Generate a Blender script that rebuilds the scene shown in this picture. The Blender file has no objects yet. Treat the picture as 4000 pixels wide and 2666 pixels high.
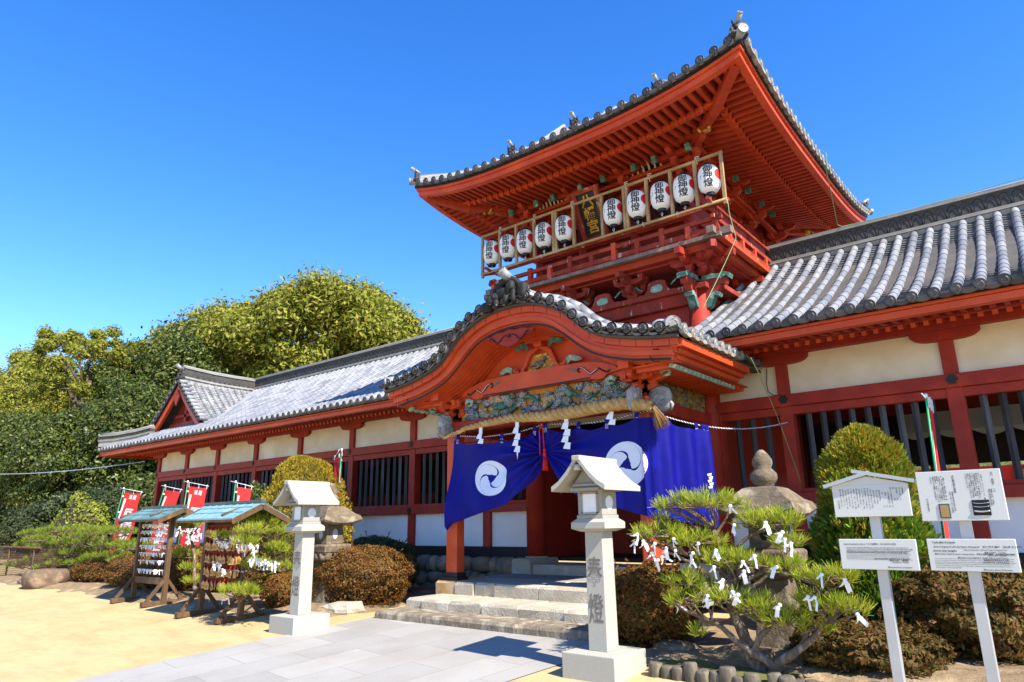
import bpy, math, random
import numpy as np
from mathutils import Vector, Matrix
R = math.radians
rnd = random.Random(7)
C = bpy.context.scene.collection

# ------------------------------------------------------------------ camera, sky, sun, exposure
FPX, PITCH, YAW, ROLL = 2653.24, R(15.0015), R(38.8282), R(-0.8935)
EYE = Vector((5.2965, -9.0, 1.11))
fw = Vector((-math.sin(YAW)*math.cos(PITCH), math.cos(YAW)*math.cos(PITCH), math.sin(PITCH)))
r0 = Vector((math.cos(YAW), math.sin(YAW), 0)); u0 = r0.cross(fw)
rt = r0*math.cos(ROLL)+u0*math.sin(ROLL); up = u0*math.cos(ROLL)-r0*math.sin(ROLL)
cam = bpy.data.cameras.new('camera'); camo = bpy.data.objects.new('camera', cam); C.objects.link(camo)
cam.sensor_width = 36; cam.lens = 36*FPX/4000; cam.clip_start = .05; cam.clip_end = 3000
camo.matrix_world = Matrix(((rt.x, up.x, -fw.x, EYE.x), (rt.y, up.y, -fw.y, EYE.y), (rt.z, up.z, -fw.z, EYE.z), (0, 0, 0, 1)))
sc = bpy.context.scene; sc.camera = camo
SUN = Vector((1.43, -.30, 1.44)).normalized()
SUN_EL = math.asin(SUN.z); SUN_AZ = math.atan2(SUN.x, SUN.y)
w = bpy.data.worlds.new('World'); sc.world = w; w.use_nodes = True
nt = w.node_tree; nt.nodes.clear()
sky = nt.nodes.new('ShaderNodeTexSky'); sky.sky_type = 'NISHITA'; sky.sun_disc = False
sky.sun_elevation = SUN_EL; sky.sun_rotation = SUN_AZ
sky.altitude = 200; sky.air_density = 1.0; sky.dust_density = 0.0; sky.ozone_density = 3.0
hs = nt.nodes.new('ShaderNodeHueSaturation'); hs.inputs['Saturation'].default_value = 1.33; hs.inputs['Hue'].default_value = .512
bg = nt.nodes.new('ShaderNodeBackground'); bg.inputs['Strength'].default_value = .15
ow = nt.nodes.new('ShaderNodeOutputWorld')
nt.links.new(sky.outputs[0], hs.inputs['Color']); nt.links.new(hs.outputs[0], bg.inputs[0]); nt.links.new(bg.outputs[0], ow.inputs[0])
sl = bpy.data.lights.new('sun', 'SUN'); sl.energy = 4.9; sl.angle = R(.5); sl.color = (1, .94, .84)
so = bpy.data.objects.new('sun', sl); C.objects.link(so); so.rotation_euler = SUN.to_track_quat('Z', 'Y').to_euler(); so.location = (20, -10, 30)
vs = sc.view_settings; vs.view_transform = 'Standard'; vs.look = 'None'; vs.exposure = 1.25; vs.gamma = 1

# ------------------------------------------------------------------ helpers
def ray(px, py):
    d = rt*(px-2000)+up*(1333-py)+fw*FPX
    return d
def at(px, py, Y):                       # a point measured in the photograph, put on the plane y = Y
    d = ray(px, py); return EYE+d*((Y-EYE.y)/d.y)
def gz(y): return .08*(y+3.05) if y < -3.05 else 0.0
def atg(px, py):                         # a measured point on the (sloping) ground
    d = ray(px, py); t = (.08*(EYE.y+3.05)-EYE.z)/(d.z-.08*d.y); q = EYE+d*t
    if q.y > -3.05: q = EYE+d*(-EYE.z/d.z)
    return q

class MB:
    def __init__(s): s.v = []; s.f = []; s.m = []; s.mi = 0; s.sm = []; s.smooth = False
    def quadpts(s, pts, faces):
        b = len(s.v); s.v += [tuple(p) for p in pts]
        for f in faces: s.f.append(tuple(b+i for i in f)); s.m.append(s.mi); s.sm.append(s.smooth)
    def box(s, c, d, rz=0, M=None):
        x, y, z = d[0]/2, d[1]/2, d[2]/2
        p = [Vector((a*x, b*y, e*z)) for a in (-1, 1) for b in (-1, 1) for e in (-1, 1)]
        if M is not None: p = [M @ q for q in p]
        elif rz: 
            cs, sn = math.cos(rz), math.sin(rz); p = [Vector((q.x*cs-q.y*sn, q.x*sn+q.y*cs, q.z)) for q in p]
        p = [q+Vector(c) for q in p]
        sm = s.smooth; s.smooth = False
        s.quadpts(p, [(0, 1, 3, 2), (4, 6, 7, 5), (0, 4, 5, 1), (2, 3, 7, 6), (0, 2, 6, 4), (1, 5, 7, 3)]); s.smooth = sm
    def bx(s, x0, x1, y0, y1, z0, z1): s.box(((x0+x1)/2, (y0+y1)/2, (z0+z1)/2), (abs(x1-x0), abs(y1-y0), abs(z1-z0)))
    def bar(s, a, b, wd, ht, upv=(0, 0, 1)):                 # box beam from a to b
        a, b = Vector(a), Vector(b); d = (b-a); L = d.length; d.normalize()
        sd = d.cross(Vector(upv)); 
        if sd.length < 1e-6: sd = d.cross(Vector((1, 0, 0)))
        sd.normalize(); u = sd.cross(d)
        p = [q+sd*(i*wd/2)+u*(j*ht/2) for q in (a, b) for i in (-1, 1) for j in (-1, 1)]
        s.quadpts(p, [(0, 2, 3, 1), (4, 5, 7, 6), (0, 1, 5, 4), (2, 6, 7, 3), (0, 4, 6, 2), (1, 3, 7, 5)])
    def ring(s, rings, closed=True, cap=True):                # loft of equal-length rings
        n = len(rings[0]); b = len(s.v)
        for r in rings: s.v += [tuple(p) for p in r]
        for k in range(len(rings)-1):
            for i in range(n if closed else n-1):
                j = (i+1) % n
                s.f.append((b+k*n+i, b+k*n+j, b+(k+1)*n+j, b+(k+1)*n+i)); s.m.append(s.mi); s.sm.append(s.smooth)
        if cap and closed:
            s.f.append(tuple(b+i for i in reversed(range(n)))); s.m.append(s.mi); s.sm.append(False)
            s.f.append(tuple(b+(len(rings)-1)*n+i for i in range(n))); s.m.append(s.mi); s.sm.append(False)
    def tube(s, pts, rad, n=6, cap=True):
        pts = [Vector(p) for p in pts]; rads = rad if hasattr(rad, '__len__') else [rad]*len(pts)
        rings = []; ref = None
        for i, p in enumerate(pts):
            t = (pts[min(i+1, len(pts)-1)]-pts[max(i-1, 0)])
            if t.length < 1e-9: t = Vector((0, 0, 1))
            t.normalize()
            if ref is None: ref = t.orthogonal().normalized()
            ref = (ref-t*ref.dot(t))
            if ref.length < 1e-6: ref = t.orthogonal()
            ref.normalize(); b = t.cross(ref)
            rings.append([p+(ref*math.cos(2*math.pi*k/n)+b*math.sin(2*math.pi*k/n))*rads[i] for k in range(n)])
        sm = s.smooth; s.smooth = True; s.ring(rings, True, cap); s.smooth = sm
    def cyl(s, a, b, r1, r2=None, n=12): s.tube([a, b], [r1, r1 if r2 is None else r2], n)
    def lathe(s, c, prof, n=16, sq=0, rz=0):                  # prof: (radius, z); n=4 with sq gives square sections
        rings = []
        for r, z in prof: rings.append([(c[0]+r*math.cos(rz+2*math.pi*k/n), c[1]+r*math.sin(rz+2*math.pi*k/n), c[2]+z) for k in range(n)])
        s.ring(rings)
    def extr(s, poly, fn, d0, d1):                            # polygon (a,b) extruded between depths; fn(a,b,d)->point
        n = len(poly); s.ring([[fn(a, b, d0) for a, b in poly], [fn(a, b, d1) for a, b in poly]])
    def build(s, name, mats, parent=None, loc=None, bevel=0, subd=0):
        me = bpy.data.meshes.new(name); me.from_pydata(s.v, [], s.f); 
        mats = mats if isinstance(mats, (list, tuple)) else [mats]
        for m in mats: me.materials.append(m)
        me.polygons.foreach_set('material_index', s.m); me.polygons.foreach_set('use_smooth', s.sm); me.update()
        o = bpy.data.objects.new(name, me); C.objects.link(o)
        if parent is not None: o.parent = parent
        if loc is not None: o.location = loc
        if bevel:
            b = o.modifiers.new('edge', 'BEVEL'); b.width = bevel; b.segments = 2; b.limit_method = 'ANGLE'; b.angle_limit = R(40)
        if subd:
            b = o.modifiers.new('sub', 'SUBSURF'); b.levels = subd; b.render_levels = subd
        return o
def tag(o, label=None, cat=None, group=None, kind=None):
    if label: o['label'] = label
    if cat: o['category'] = cat
    if group: o['group'] = group
    if kind: o['kind'] = kind
    return o
def thing(name, label, cat, loc=(0, 0, 0), rz=0, group=None):
    o = bpy.data.objects.new(name, None); C.objects.link(o); o.location = loc; o.rotation_euler = (0, 0, rz)
    o.empty_display_size = .2
    return tag(o, label, cat, group)
def copy_tree(o, parent=None):
    c = o.copy(); C.objects.link(c); c.parent = parent
    for ch in list(o.children): copy_tree(ch, c)
    return c
def quads_mesh(name, V, mat_, parent=None, k=4):              # numpy V: (n*k,3) loose k-gons
    n = len(V)//k; me = bpy.data.meshes.new(name)
    me.vertices.add(n*k); me.vertices.foreach_set('co', np.ascontiguousarray(V, dtype=np.float32).ravel())
    me.loops.add(n*k); me.loops.foreach_set('vertex_index', np.arange(n*k, dtype=np.int32))
    me.polygons.add(n); me.polygons.foreach_set('loop_start', np.arange(0, n*k, k, dtype=np.int32))
    me.polygons.foreach_set('loop_total', np.full(n, k, dtype=np.int32))
    me.update(calc_edges=True); me.materials.append(mat_)
    o = bpy.data.objects.new(name, me); C.objects.link(o)
    if parent is not None: o.parent = parent
    return o

# ------------------------------------------------------------------ materials
def newmat(name):
    m = bpy.data.materials.new(name); m.use_nodes = True; n = m.node_tree.nodes; l = m.node_tree.links
    return m, n, l, n['Principled BSDF']
def ramp(n, l, src, cols, pos=None, interp='LINEAR'):
    r = n.new('ShaderNodeValToRGB'); e = r.color_ramp.elements; r.color_ramp.interpolation = interp
    k = len(cols); pos = pos or [i/(k-1) for i in range(k)]
    while len(e) < k: e.new(.5)
    for i, c in enumerate(cols): e[i].position = pos[i]; e[i].color = (c[0], c[1], c[2], 1)
    l.new(src, r.inputs[0]); return r.outputs[0]
def coords(n, l, scale=(1, 1, 1)):
    t = n.new('ShaderNodeTexCoord'); mp = n.new('ShaderNodeMapping'); mp.inputs['Scale'].default_value = scale
    l.new(t.outputs['Object'], mp.inputs[0]); return mp.outputs[0]
def noise(n, l, co, sc_, det=4, rough=.55):
    t = n.new('ShaderNodeTexNoise'); t.inputs['Scale'].default_value = sc_; t.inputs['Detail'].default_value = det; t.inputs['Roughness'].default_value = rough
    l.new(co, t.inputs['Vector']); return t.outputs['Fac']
def bumpto(n, l, bs, h, st, dist=.01, prev=None):
    b = n.new('ShaderNodeBump'); b.inputs['Strength'].default_value = st; b.inputs['Distance'].default_value = dist
    l.new(h, b.inputs['Height'])
    if prev is not None: l.new(prev, b.inputs['Normal'])
    l.new(b.outputs[0], bs.inputs['Normal']); return b.outputs[0]
def mat(name, cols, scale=3, stretch=(1, 1, 1), rough=.7, bump=.2, bscale=40, spec=.3, pos=None, wear=None, metal=0, bdist=.01, island=0):
    """cols: ramp colours over noise; wear=(colour, scale, threshold) for chipped patches."""
    m, n, l, b = newmat(name); co = coords(n, l, stretch)
    cols = [cols, tuple(c*.82 for c in cols)] if not isinstance(cols[0], (tuple, list)) else list(cols)
    f = noise(n, l, co, scale, 6)
    k = len(cols); pos = pos or [.3+.4*i/(k-1) for i in range(k)]
    c = ramp(n, l, f, cols, pos)
    if island:
        g = n.new('ShaderNodeNewGeometry'); hsv = n.new('ShaderNodeHueSaturation')
        mr = n.new('ShaderNodeMapRange'); mr.inputs['To Min'].default_value = 1-island; mr.inputs['To Max'].default_value = 1+island
        l.new(g.outputs['Random Per Island'], mr.inputs[0]); l.new(mr.outputs[0], hsv.inputs['Value']); l.new(c, hsv.inputs['Color']); c = hsv.outputs[0]
    if wear:
        wc, ws_, th = wear; f2 = noise(n, l, co, ws_, 8, .7)
        mk = ramp(n, l, f2, [(0, 0, 0), (1, 1, 1)], [th, th+.03])
        mx = n.new('ShaderNodeMix'); mx.data_type = 'RGBA'; l.new(mk, mx.inputs[0]); l.new(c, mx.inputs[6]); mx.inputs[7].default_value = (*wc, 1); c = mx.outputs[2]
    l.new(c, b.inputs['Base Color']); b.inputs['Roughness'].default_value = rough; b.inputs['Specular IOR Level'].default_value = spec; b.inputs['Metallic'].default_value = metal
    if bump: bumpto(n, l, b, noise(n, l, co, bscale, 6, .6), bump, bdist)
    return m
def leafmat(name, cols, trans=.3, rough=.45, pos=None, spec=.35):
    m, n, l, b = newmat(name); g = n.new('ShaderNodeNewGeometry')
    c = ramp(n, l, g.outputs['Random Per Island'], cols, pos)
    l.new(c, b.inputs['Base Color']); b.inputs['Roughness'].default_value = rough; b.inputs['Specular IOR Level'].default_value = spec
    t = n.new('ShaderNodeBsdfTranslucent'); mx = n.new('ShaderNodeMixShader'); mx.inputs[0].default_value = trans
    l.new(c, t.inputs[0]); l.new(b.outputs[0], mx.inputs[1]); l.new(t.outputs[0], mx.inputs[2])
    l.new(mx.outputs[0], n['Material Output'].inputs[0]); return m

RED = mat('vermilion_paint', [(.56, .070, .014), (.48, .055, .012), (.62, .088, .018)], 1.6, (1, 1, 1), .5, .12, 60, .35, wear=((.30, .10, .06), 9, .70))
RED2 = mat('vermilion_with_painted_shade', [(.40, .042, .011), (.33, .034, .010), (.45, .055, .014)], 2.0, (1, 1, 1), .6, .2, 60, .25, wear=((.24, .08, .045), 8, .69))  # darker copy of RED, with the shade under the eaves put into the colour
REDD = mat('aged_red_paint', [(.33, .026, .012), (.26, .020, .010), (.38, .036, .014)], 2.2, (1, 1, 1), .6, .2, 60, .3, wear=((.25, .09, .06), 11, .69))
REDW = mat('weathered_red_wood', [(.32, .035, .018), (.22, .03, .018), (.40, .06, .03)], 3, (1, 1, .35), .8, .4, 50, .2, wear=((.38, .30, .25), 7, .60))
REDWALL = mat('faded_red_plank', [(.36, .028, .013), (.28, .022, .011)], 2, (.3, 1, 1.5), .6, .2, 40, .3, wear=((.42, .30, .22), 5, .66))
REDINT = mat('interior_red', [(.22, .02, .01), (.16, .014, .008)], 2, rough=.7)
BLACKP = mat('black_lacquer', [(.012, .010, .010), (.02, .018, .016)], 4, rough=.45, bump=.05)
PLAST = mat('cream_plaster', [(.74, .68, .56), (.66, .58, .45), (.78, .73, .62)], 1.3, (1, 1, 1), .9, .06, 90, .1, wear=((.55, .45, .33), 2.2, .72))
PLASTW = mat('white_plaster', [(.80, .78, .74), (.74, .72, .69), (.82, .80, .76)], 1.6, rough=.9, bump=.05, bscale=90, spec=.1, wear=((.62, .58, .52), 3, .70))
BARW = mat('dark_lattice_wood', [(.020, .020, .022), (.04, .042, .045), (.10, .105, .11)], 5, (1, 1, .18), .65, .4, 40, .35)
def tilemat(name, c1, c2, c3, rough=.42):
    m, n, l, b = newmat(name); co = coords(n, l); g = n.new('ShaderNodeNewGeometry')
    c = ramp(n, l, g.outputs['Random Per Island'], [c1, c2, c3, c2], None)
    f = noise(n, l, co, 5, 6); mx = n.new('ShaderNodeMix'); mx.data_type = 'RGBA'; mx.blend_type = 'MULTIPLY'; mx.inputs[0].default_value = .7
    l.new(c, mx.inputs[6]); l.new(ramp(n, l, f, [(.62, .62, .66), (1, 1, 1)], [.3, .62]), mx.inputs[7])
    f2 = noise(n, l, co, 2.2, 7, .7); mk = ramp(n, l, f2, [(0, 0, 0), (1, 1, 1)], [.60, .70])
    m2 = n.new('ShaderNodeMix'); m2.data_type = 'RGBA'; l.new(mk, m2.inputs[0]); l.new(mx.outputs[2], m2.inputs[6]); m2.inputs[7].default_value = (c2[0]*1.05, c2[1]*.98, c2[2]*.82, 1)
    l.new(m2.outputs[2], b.inputs['Base Color']); b.inputs['Roughness'].default_value = rough; b.inputs['Specular IOR Level'].default_value = .5
    bumpto(n, l, b, noise(n, l, co, 60, 5), .15, .006); return m
TILE = tilemat('silver_roof_tile', (.15, .155, .165), (.215, .22, .23), (.28, .28, .28))
TILEP = tilemat('pan_tile', (.07, .073, .08), (.12, .123, .13), (.19, .19, .19), .5)
TILED = tilemat('dark_tile_face', (.035, .033, .032), (.07, .066, .062), (.11, .10, .09), .6)
TILEL = tilemat('pale_ridge_tile', (.19, .18, .155), (.27, .255, .215), (.34, .325, .28), .6)
TILEK = tilemat('blackened_tile', (.010, .010, .010), (.022, .020, .019), (.07, .065, .055), .8)
GRAN = mat('granite', [(.33, .31, .27), (.26, .245, .21), (.40, .38, .34)], 120, (1, 1, 1), .85, .35, 160, .2, bdist=.004, wear=((.30, .26, .19), 4, .68))
GRANL = mat('pale_granite', [(.41, .385, .32), (.33, .31, .26), (.47, .445, .385)], 140, (1, 1, 1), .85, .35, 180, .2, bdist=.003, wear=((.45, .40, .30), 3.2, .66))
OLDST = mat('old_weathered_stone', [(.20, .15, .095), (.12, .092, .062), (.29, .235, .16)], 7, (1, 1, 1), .95, .9, 45, .1, bdist=.014, wear=((.16, .14, .11), 6, .64))
STEPST = mat('hewn_step_stone', [(.48, .40, .27), (.38, .33, .25), (.56, .50, .38)], 2.4, (1, 1, 1), .9, .9, 42, .15, bdist=.018, wear=((.30, .24, .16), 5, .68))
STEPDK = mat('mossy_step_stone', [(.40, .34, .25), (.17, .13, .09), (.46, .40, .30)], 4.5, (1, 1, .5), .95, .9, 40, .1, bdist=.018)
ROCK = mat('river_rock', [(.22, .155, .085), (.14, .11, .08), (.29, .23, .15), (.18, .095, .06)], 1.6, (1, 1, 1), .85, .5, 30, .2, bdist=.012, island=.35)
DARKROCK = mat('dark_rock', [(.10, .085, .07), (.06, .055, .05)], 3, rough=.9, bump=.5, bscale=30)
WHITEP = mat('white_paper', [(.80, .80, .79), (.74, .74, .74)], 6, rough=.8, bump=.1, bscale=30)
PAPERL = mat('lantern_paper', [(.82, .82, .80), (.76, .76, .75)], 8, rough=.6, bump=.05)
INK = mat('black_ink', (.008, .008, .009), 8, rough=.6, bump=0)
REDM = mat('red_mark', (.62, .012, .012), 8, rough=.6, bump=0)
REDC = mat('red_cloth', [(.60, .035, .03), (.50, .028, .025)], 4, rough=.85, bump=.2, bscale=150)
REDT = mat('red_silk_cord', (.68, .016, .012), 30, rough=.6)
BLUEC = mat('blue_silk', [(.006, .006, .19), (.005, .005, .15), (.008, .009, .23)], 2.5, rough=.55, bump=.12, bscale=14, spec=.12, bdist=.02)
WHITEC = mat('white_print', [(.72, .73, .78), (.66, .67, .73)], 4, rough=.7, bump=.05)
STRAW = mat('rice_straw', [(.55, .34, .12), (.42, .25, .08), (.66, .44, .18)], 8, (1, 1, 1), .8, .8, 70, .2, bdist=.01)
STRAWD = mat('straw_tassel', [(.36, .20, .06), (.24, .13, .04)], 30, rough=.85)
WOODB = mat('brown_timber', [(.13, .072, .034), (.085, .047, .024), (.20, .115, .055)], 5, (1, 1, .25), .75, .4, 45, .25)
WOODP = mat('bare_pine_timber', [(.40, .26, .11), (.30, .19, .085), (.48, .33, .16)], 5, (.5, .5, .5), .75, .3, 45, .25)
WOODE = mat('votive_wood', [(.55, .30, .10), (.46, .24, .07), (.62, .37, .14)], 9, (1, 1, .4), .7, .2, 60, .25, island=.2)
COPPER = mat('patina_copper_sheet', [(.11, .20, .21), (.08, .155, .165), (.15, .25, .255)], 2.5, (1, 1, 1), .5, .15, 30, .4)
COPPERD = mat('dark_copper_edge', [(.045, .06, .06), (.08, .10, .10)], 6, rough=.5)
GREENP = mat('verdigris_paint', [(.09, .20, .15), (.05, .13, .10), (.22, .36, .28)], 9, rough=.7, bump=.2, wear=((.42, .42, .34), 12, .6))
PALEG = mat('faded_green_white_paint', [(.46, .48, .36), (.16, .32, .24), (.58, .56, .46)], 14, rough=.75, bump=.3)
GOLD = mat('gold_paint', [(.55, .31, .05), (.42, .22, .03)], 14, rough=.4, bump=.3, metal=.35)
OCHRE = mat('ochre_ground_paint', [(.55, .27, .05), (.42, .17, .03), (.62, .38, .10)], 9, rough=.7)
CLOUDB = mat('blue_cloud_paint', [(.03, .042, .12), (.05, .065, .16), (.20, .22, .29)], 16, rough=.7)
CLOUDG = mat('grey_cloud_paint', [(.15, .14, .10), (.09, .085, .065), (.27, .25, .19)], 16, rough=.7)
CLOUDW = mat('white_cloud_edge', [(.55, .54, .48), (.44, .42, .36)], 16, rough=.7)
DRAG = mat('dragon_green_paint', [(.02, .11, .065), (.035, .14, .09), (.10, .2, .13)], 18, rough=.65)
SILVER = mat('silvered_carving', [(.34, .33, .31), (.24, .24, .23), (.44, .42, .38)], 12, rough=.55, bump=.5, bscale=25)
STEELG = mat('galvanised_steel', [(.44, .45, .46), (.38, .39, .40)], 5, rough=.42, metal=.4, bump=.05)
BOARD = mat('white_enamel_board', [(.52, .53, .50), (.48, .49, .47)], 1.5, rough=.5, bump=.03)
GREENPOLE = mat('green_banner_pole', (.008, .30, .12), 5, rough=.4, bump=0)
WHITEPL = mat('white_plastic', (.78, .78, .78), 5, rough=.5, bump=0)
ROPEG = mat('green_nylon_rope', [(.14, .26, .08), (.20, .33, .14)], 60, rough=.7)
NAVY = mat('navy_cord', (.012, .014, .05), 20, rough=.7)
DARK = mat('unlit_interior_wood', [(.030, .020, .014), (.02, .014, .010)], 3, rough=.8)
CANVAS = mat('grey_canvas', [(.50, .47, .42), (.42, .40, .36)], 2, rough=.85)
IRON = mat('rusty_wire', (.10, .055, .035), 9, rough=.7)
BARK = mat('pine_bark', [(.24, .165, .105), (.13, .09, .06), (.36, .27, .185)], 18, (1, 1, .4), .95, 1.0, 35, .1, bdist=.02)
BARKT = mat('tree_bark', [(.10, .075, .05), (.055, .042, .03), (.16, .12, .085)], 8, (1, 1, .3), .95, .8, 20, .1, bdist=.03)
LOGM = mat('grey_log_edging', [(.17, .14, .10), (.09, .075, .055), (.20, .17, .10)], 14, (1, 1, .3), .9, .6, 40)
MOSS = mat('moss', [(.14, .13, .03), (.09, .09, .02)], 20, rough=1, bump=.6)
NEED = leafmat('pine_needles', [(.13, .22, .012), (.26, .35, .018), (.40, .45, .03), (.50, .40, .05)], .35, .5)
NEEDF = leafmat('far_pine_needles', [(.11, .18, .014), (.20, .27, .02), (.30, .33, .03)], .35, .5)
CYPY = leafmat('golden_cypress', [(.34, .25, .015), (.42, .30, .02), (.26, .26, .02), (.44, .24, .02)], .3, .6)
CYPG = leafmat('green_cypress', [(.05, .13, .010), (.10, .21, .013), (.17, .27, .02), (.26, .27, .02)], .3, .6)
CYPB = leafmat('bronzed_cypress', [(.14, .21, .014), (.28, .27, .018), (.40, .24, .02), (.20, .25, .02)], .3, .6)
AZAL = leafmat('bronzed_azalea', [(.16, .045, .012), (.10, .06, .012), (.25, .075, .022), (.16, .12, .02), (.22, .13, .035)], .3, .55, None, .15)
AZAD = leafmat('dark_azalea', [(.10, .06, .014), (.06, .065, .014), (.18, .07, .022), (.13, .11, .025)], .3, .55, None, .15)
BOXW = leafmat('dark_green_shrub', [(.03, .05, .014), (.045, .07, .018), (.06, .06, .02)], .2, .45)
CAMP = leafmat('camphor_leaves', [(.13, .17, .018), (.21, .24, .026), (.28, .28, .04), (.32, .26, .045), (.08, .12, .016)], .35, .6, None, .15)
OAKD = leafmat('evergreen_oak_leaves', [(.025, .045, .010), (.05, .08, .014), (.10, .125, .02), (.16, .16, .028)], .3, .42, None, .3)
BAMB = leafmat('yellow_bamboo_leaves', [(.32, .26, .025), (.26, .24, .03), (.38, .28, .03)], .4, .5)
YELL = leafmat('yellow_green_leaves', [(.20, .24, .02), (.28, .28, .02), (.14, .20, .02)], .35, .45)
TWIGM = mat('shrub_twigs', [(.055, .035, .022), (.03, .022, .015)], 20, rough=.95)
def ground_mat():
    m, n, l, b = newmat('sand'); co = coords(n, l)
    f = noise(n, l, co, .7, 8, .65); c = ramp(n, l, f, [(.38, .275, .13), (.47, .35, .175), (.44, .33, .175)], [.3, .5, .7])
    f2 = noise(n, l, coords(n, l, (.6, 2.0, 1)), 2.2, 10, .75); mx = n.new('ShaderNodeMix'); mx.data_type = 'RGBA'; mx.blend_type = 'MULTIPLY'; mx.inputs[0].default_value = .5
    l.new(c, mx.inputs[6]); l.new(ramp(n, l, f2, [(.62, .55, .44), (1, 1, 1)], [.30, .54]), mx.inputs[7])
    l.new(mx.outputs[2], b.inputs['Base Color']); b.inputs['Roughness'].default_value = 1; b.inputs['Specular IOR Level'].default_value = .1
    p = bumpto(n, l, b, noise(n, l, co, 180, 5, .7), .5, .006); bumpto(n, l, b, noise(n, l, co, 6, 5, .6), .35, .03, p); return m
SAND = ground_mat()
SOIL = mat('garden_soil', [(.30, .21, .12), (.20, .14, .08), (.40, .29, .16)], 3.5, rough=1, bump=.7, bscale=40, bdist=.02, spec=.1, wear=((.10, .075, .05), 8, .62))
def paving_mat():
    m, n, l, b = newmat('granite_paving'); co = coords(n, l)
    br = n.new('ShaderNodeTexBrick'); br.offset = .5; br.inputs['Scale'].default_value = 1; br.inputs['Brick Width'].default_value = .95; br.inputs['Row Height'].default_value = .47
    br.inputs['Mortar Size'].default_value = .004; br.inputs['Mortar Smooth'].default_value = .2; br.inputs['Color1'].default_value = (.37, .35, .31, 1); br.inputs['Color2'].default_value = (.29, .275, .245, 1); br.inputs['Mortar'].default_value = (.22, .20, .16, 1)
    mp = n.new('ShaderNodeMapping'); mp.inputs['Rotation'].default_value = (0, 0, R(90)); l.new(co, mp.inputs[0]); l.new(mp.outputs[0], br.inputs[0])
    f = noise(n, l, co, 160, 3); mx = n.new('ShaderNodeMix'); mx.data_type = 'RGBA'; mx.blend_type = 'MULTIPLY'; mx.inputs[0].default_value = .6
    l.new(br.outputs[0], mx.inputs[6]); l.new(ramp(n, l, f, [(.72, .72, .72), (1.05, 1.05, 1.05)], [.35, .6]), mx.inputs[7])
    f2 = noise(n, l, co, 1.6, 6); m2 = n.new('ShaderNodeMix'); m2.data_type = 'RGBA'; m2.blend_type = 'MULTIPLY'; m2.inputs[0].default_value = .5
    l.new(mx.outputs[2], m2.inputs[6]); l.new(ramp(n, l, f2, [(.78, .74, .66), (1, 1, 1)], [.35, .6]), m2.inputs[7])
    l.new(m2.outputs[2], b.inputs['Base Color']); b.inputs['Roughness'].default_value = .75
    bumpto(n, l, b, f, .2, .003); return m
PAVE = paving_mat()

# ------------------------------------------------------------------ writing
def text_mesh(name, body, size, mat_, parent, M, bold=.0, depth=.002, lsp=1.0, width=1.0, align='CENTER', sub=0, fn=None):
    cu = bpy.data.curves.new(name, 'FONT'); cu.body = body; cu.size = size; cu.align_x = align; cu.align_y = 'CENTER'
    cu.space_line = lsp; cu.offset = bold*size; cu.extrude = depth; cu.resolution_u = 2
    to = bpy.data.objects.new(name, cu); C.objects.link(to); dg = bpy.context.evaluated_depsgraph_get()
    me = bpy.data.meshes.new_from_object(to.evaluated_get(dg)); bpy.data.objects.remove(to); bpy.data.curves.remove(cu)
    if sub:
        import bmesh
        bm = bmesh.new(); bm.from_mesh(me); bmesh.ops.subdivide_edges(bm, edges=bm.edges[:], cuts=sub); bm.to_mesh(me); bm.free()
    for v in me.vertices:
        p = v.co.copy(); p.x *= width; v.co = fn(p) if fn else M @ p
    me.materials.clear(); me.materials.append(mat_); me.name = name
    o = bpy.data.objects.new(name, me); C.objects.link(o); o.parent = parent; return o
def face_M(origin, xdir, zdir):                                # text plane: x right, y up
    x = Vector(xdir).normalized(); y = Vector(zdir).normalized(); z = x.cross(y)
    return Matrix(((x.x, y.x, z.x, origin[0]), (x.y, y.y, z.y, origin[1]), (x.z, y.z, z.z, origin[2]), (0, 0, 0, 1)))
def vert(s): return '\n'.join(s)
# ------------------------------------------------------------------ ground, path, garden soil
def sheet(name, xs, ys, zf, m, kind='structure', label=None, cat=None):
    b = MB(); b.smooth = True
    for y in ys:
        for x in xs: b.v.append((x, y, zf(x, y)))
    n = len(xs)
    for j in range(len(ys)-1):
        for i in range(n-1): b.f.append((j*n+i, j*n+i+1, (j+1)*n+i+1, (j+1)*n+i)); b.m.append(0); b.sm.append(True)
    return tag(b.build(name, m), label, cat, None, kind)
gzz = lambda x, y: gz(max(y, -16))
sheet('ground', [-1500, -60, -20, -10, 0, 10, 60, 1500], [-1500, -16, -10, -6, -4, -3.05, -1, 2, 10, 60, 1500], gzz, SAND, label='pale yellow sand forecourt of the shrine', cat='ground')
def path():
    L = [(-1.75, -3.05), (-1.86, -3.6), (-2.02, -4.37), (-2.25, -6.22), (-2.55, -9), (-2.9, -16)]; Rr = [(1.78, -3.05), (1.68, -3.6), (1.54, -4.37), (1.22, -6.22), (.8, -9), (.1, -16)]
    rz = R(-8); cs, sn = math.cos(-rz), math.sin(-rz); b = MB(); n = 6
    for l, r_ in zip(L, Rr):
        for i in range(n+1):
            x, y = l[0]+(r_[0]-l[0])*i/n, l[1]; b.v.append((x*cs-y*sn, x*sn+y*cs, gz(y)+.008))
    for j in range(len(L)-1):
        for i in range(n): a = j*(n+1)+i; b.f.append((a, a+1, a+n+2, a+n+1)); b.m.append(0); b.sm.append(False)
    o = b.build('path', PAVE); o.rotation_euler = (0, 0, rz); tag(o, 'pale granite slab path leading up to the stone steps', 'path', None, 'structure')
path()
from mathutils import noise as mn
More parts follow.
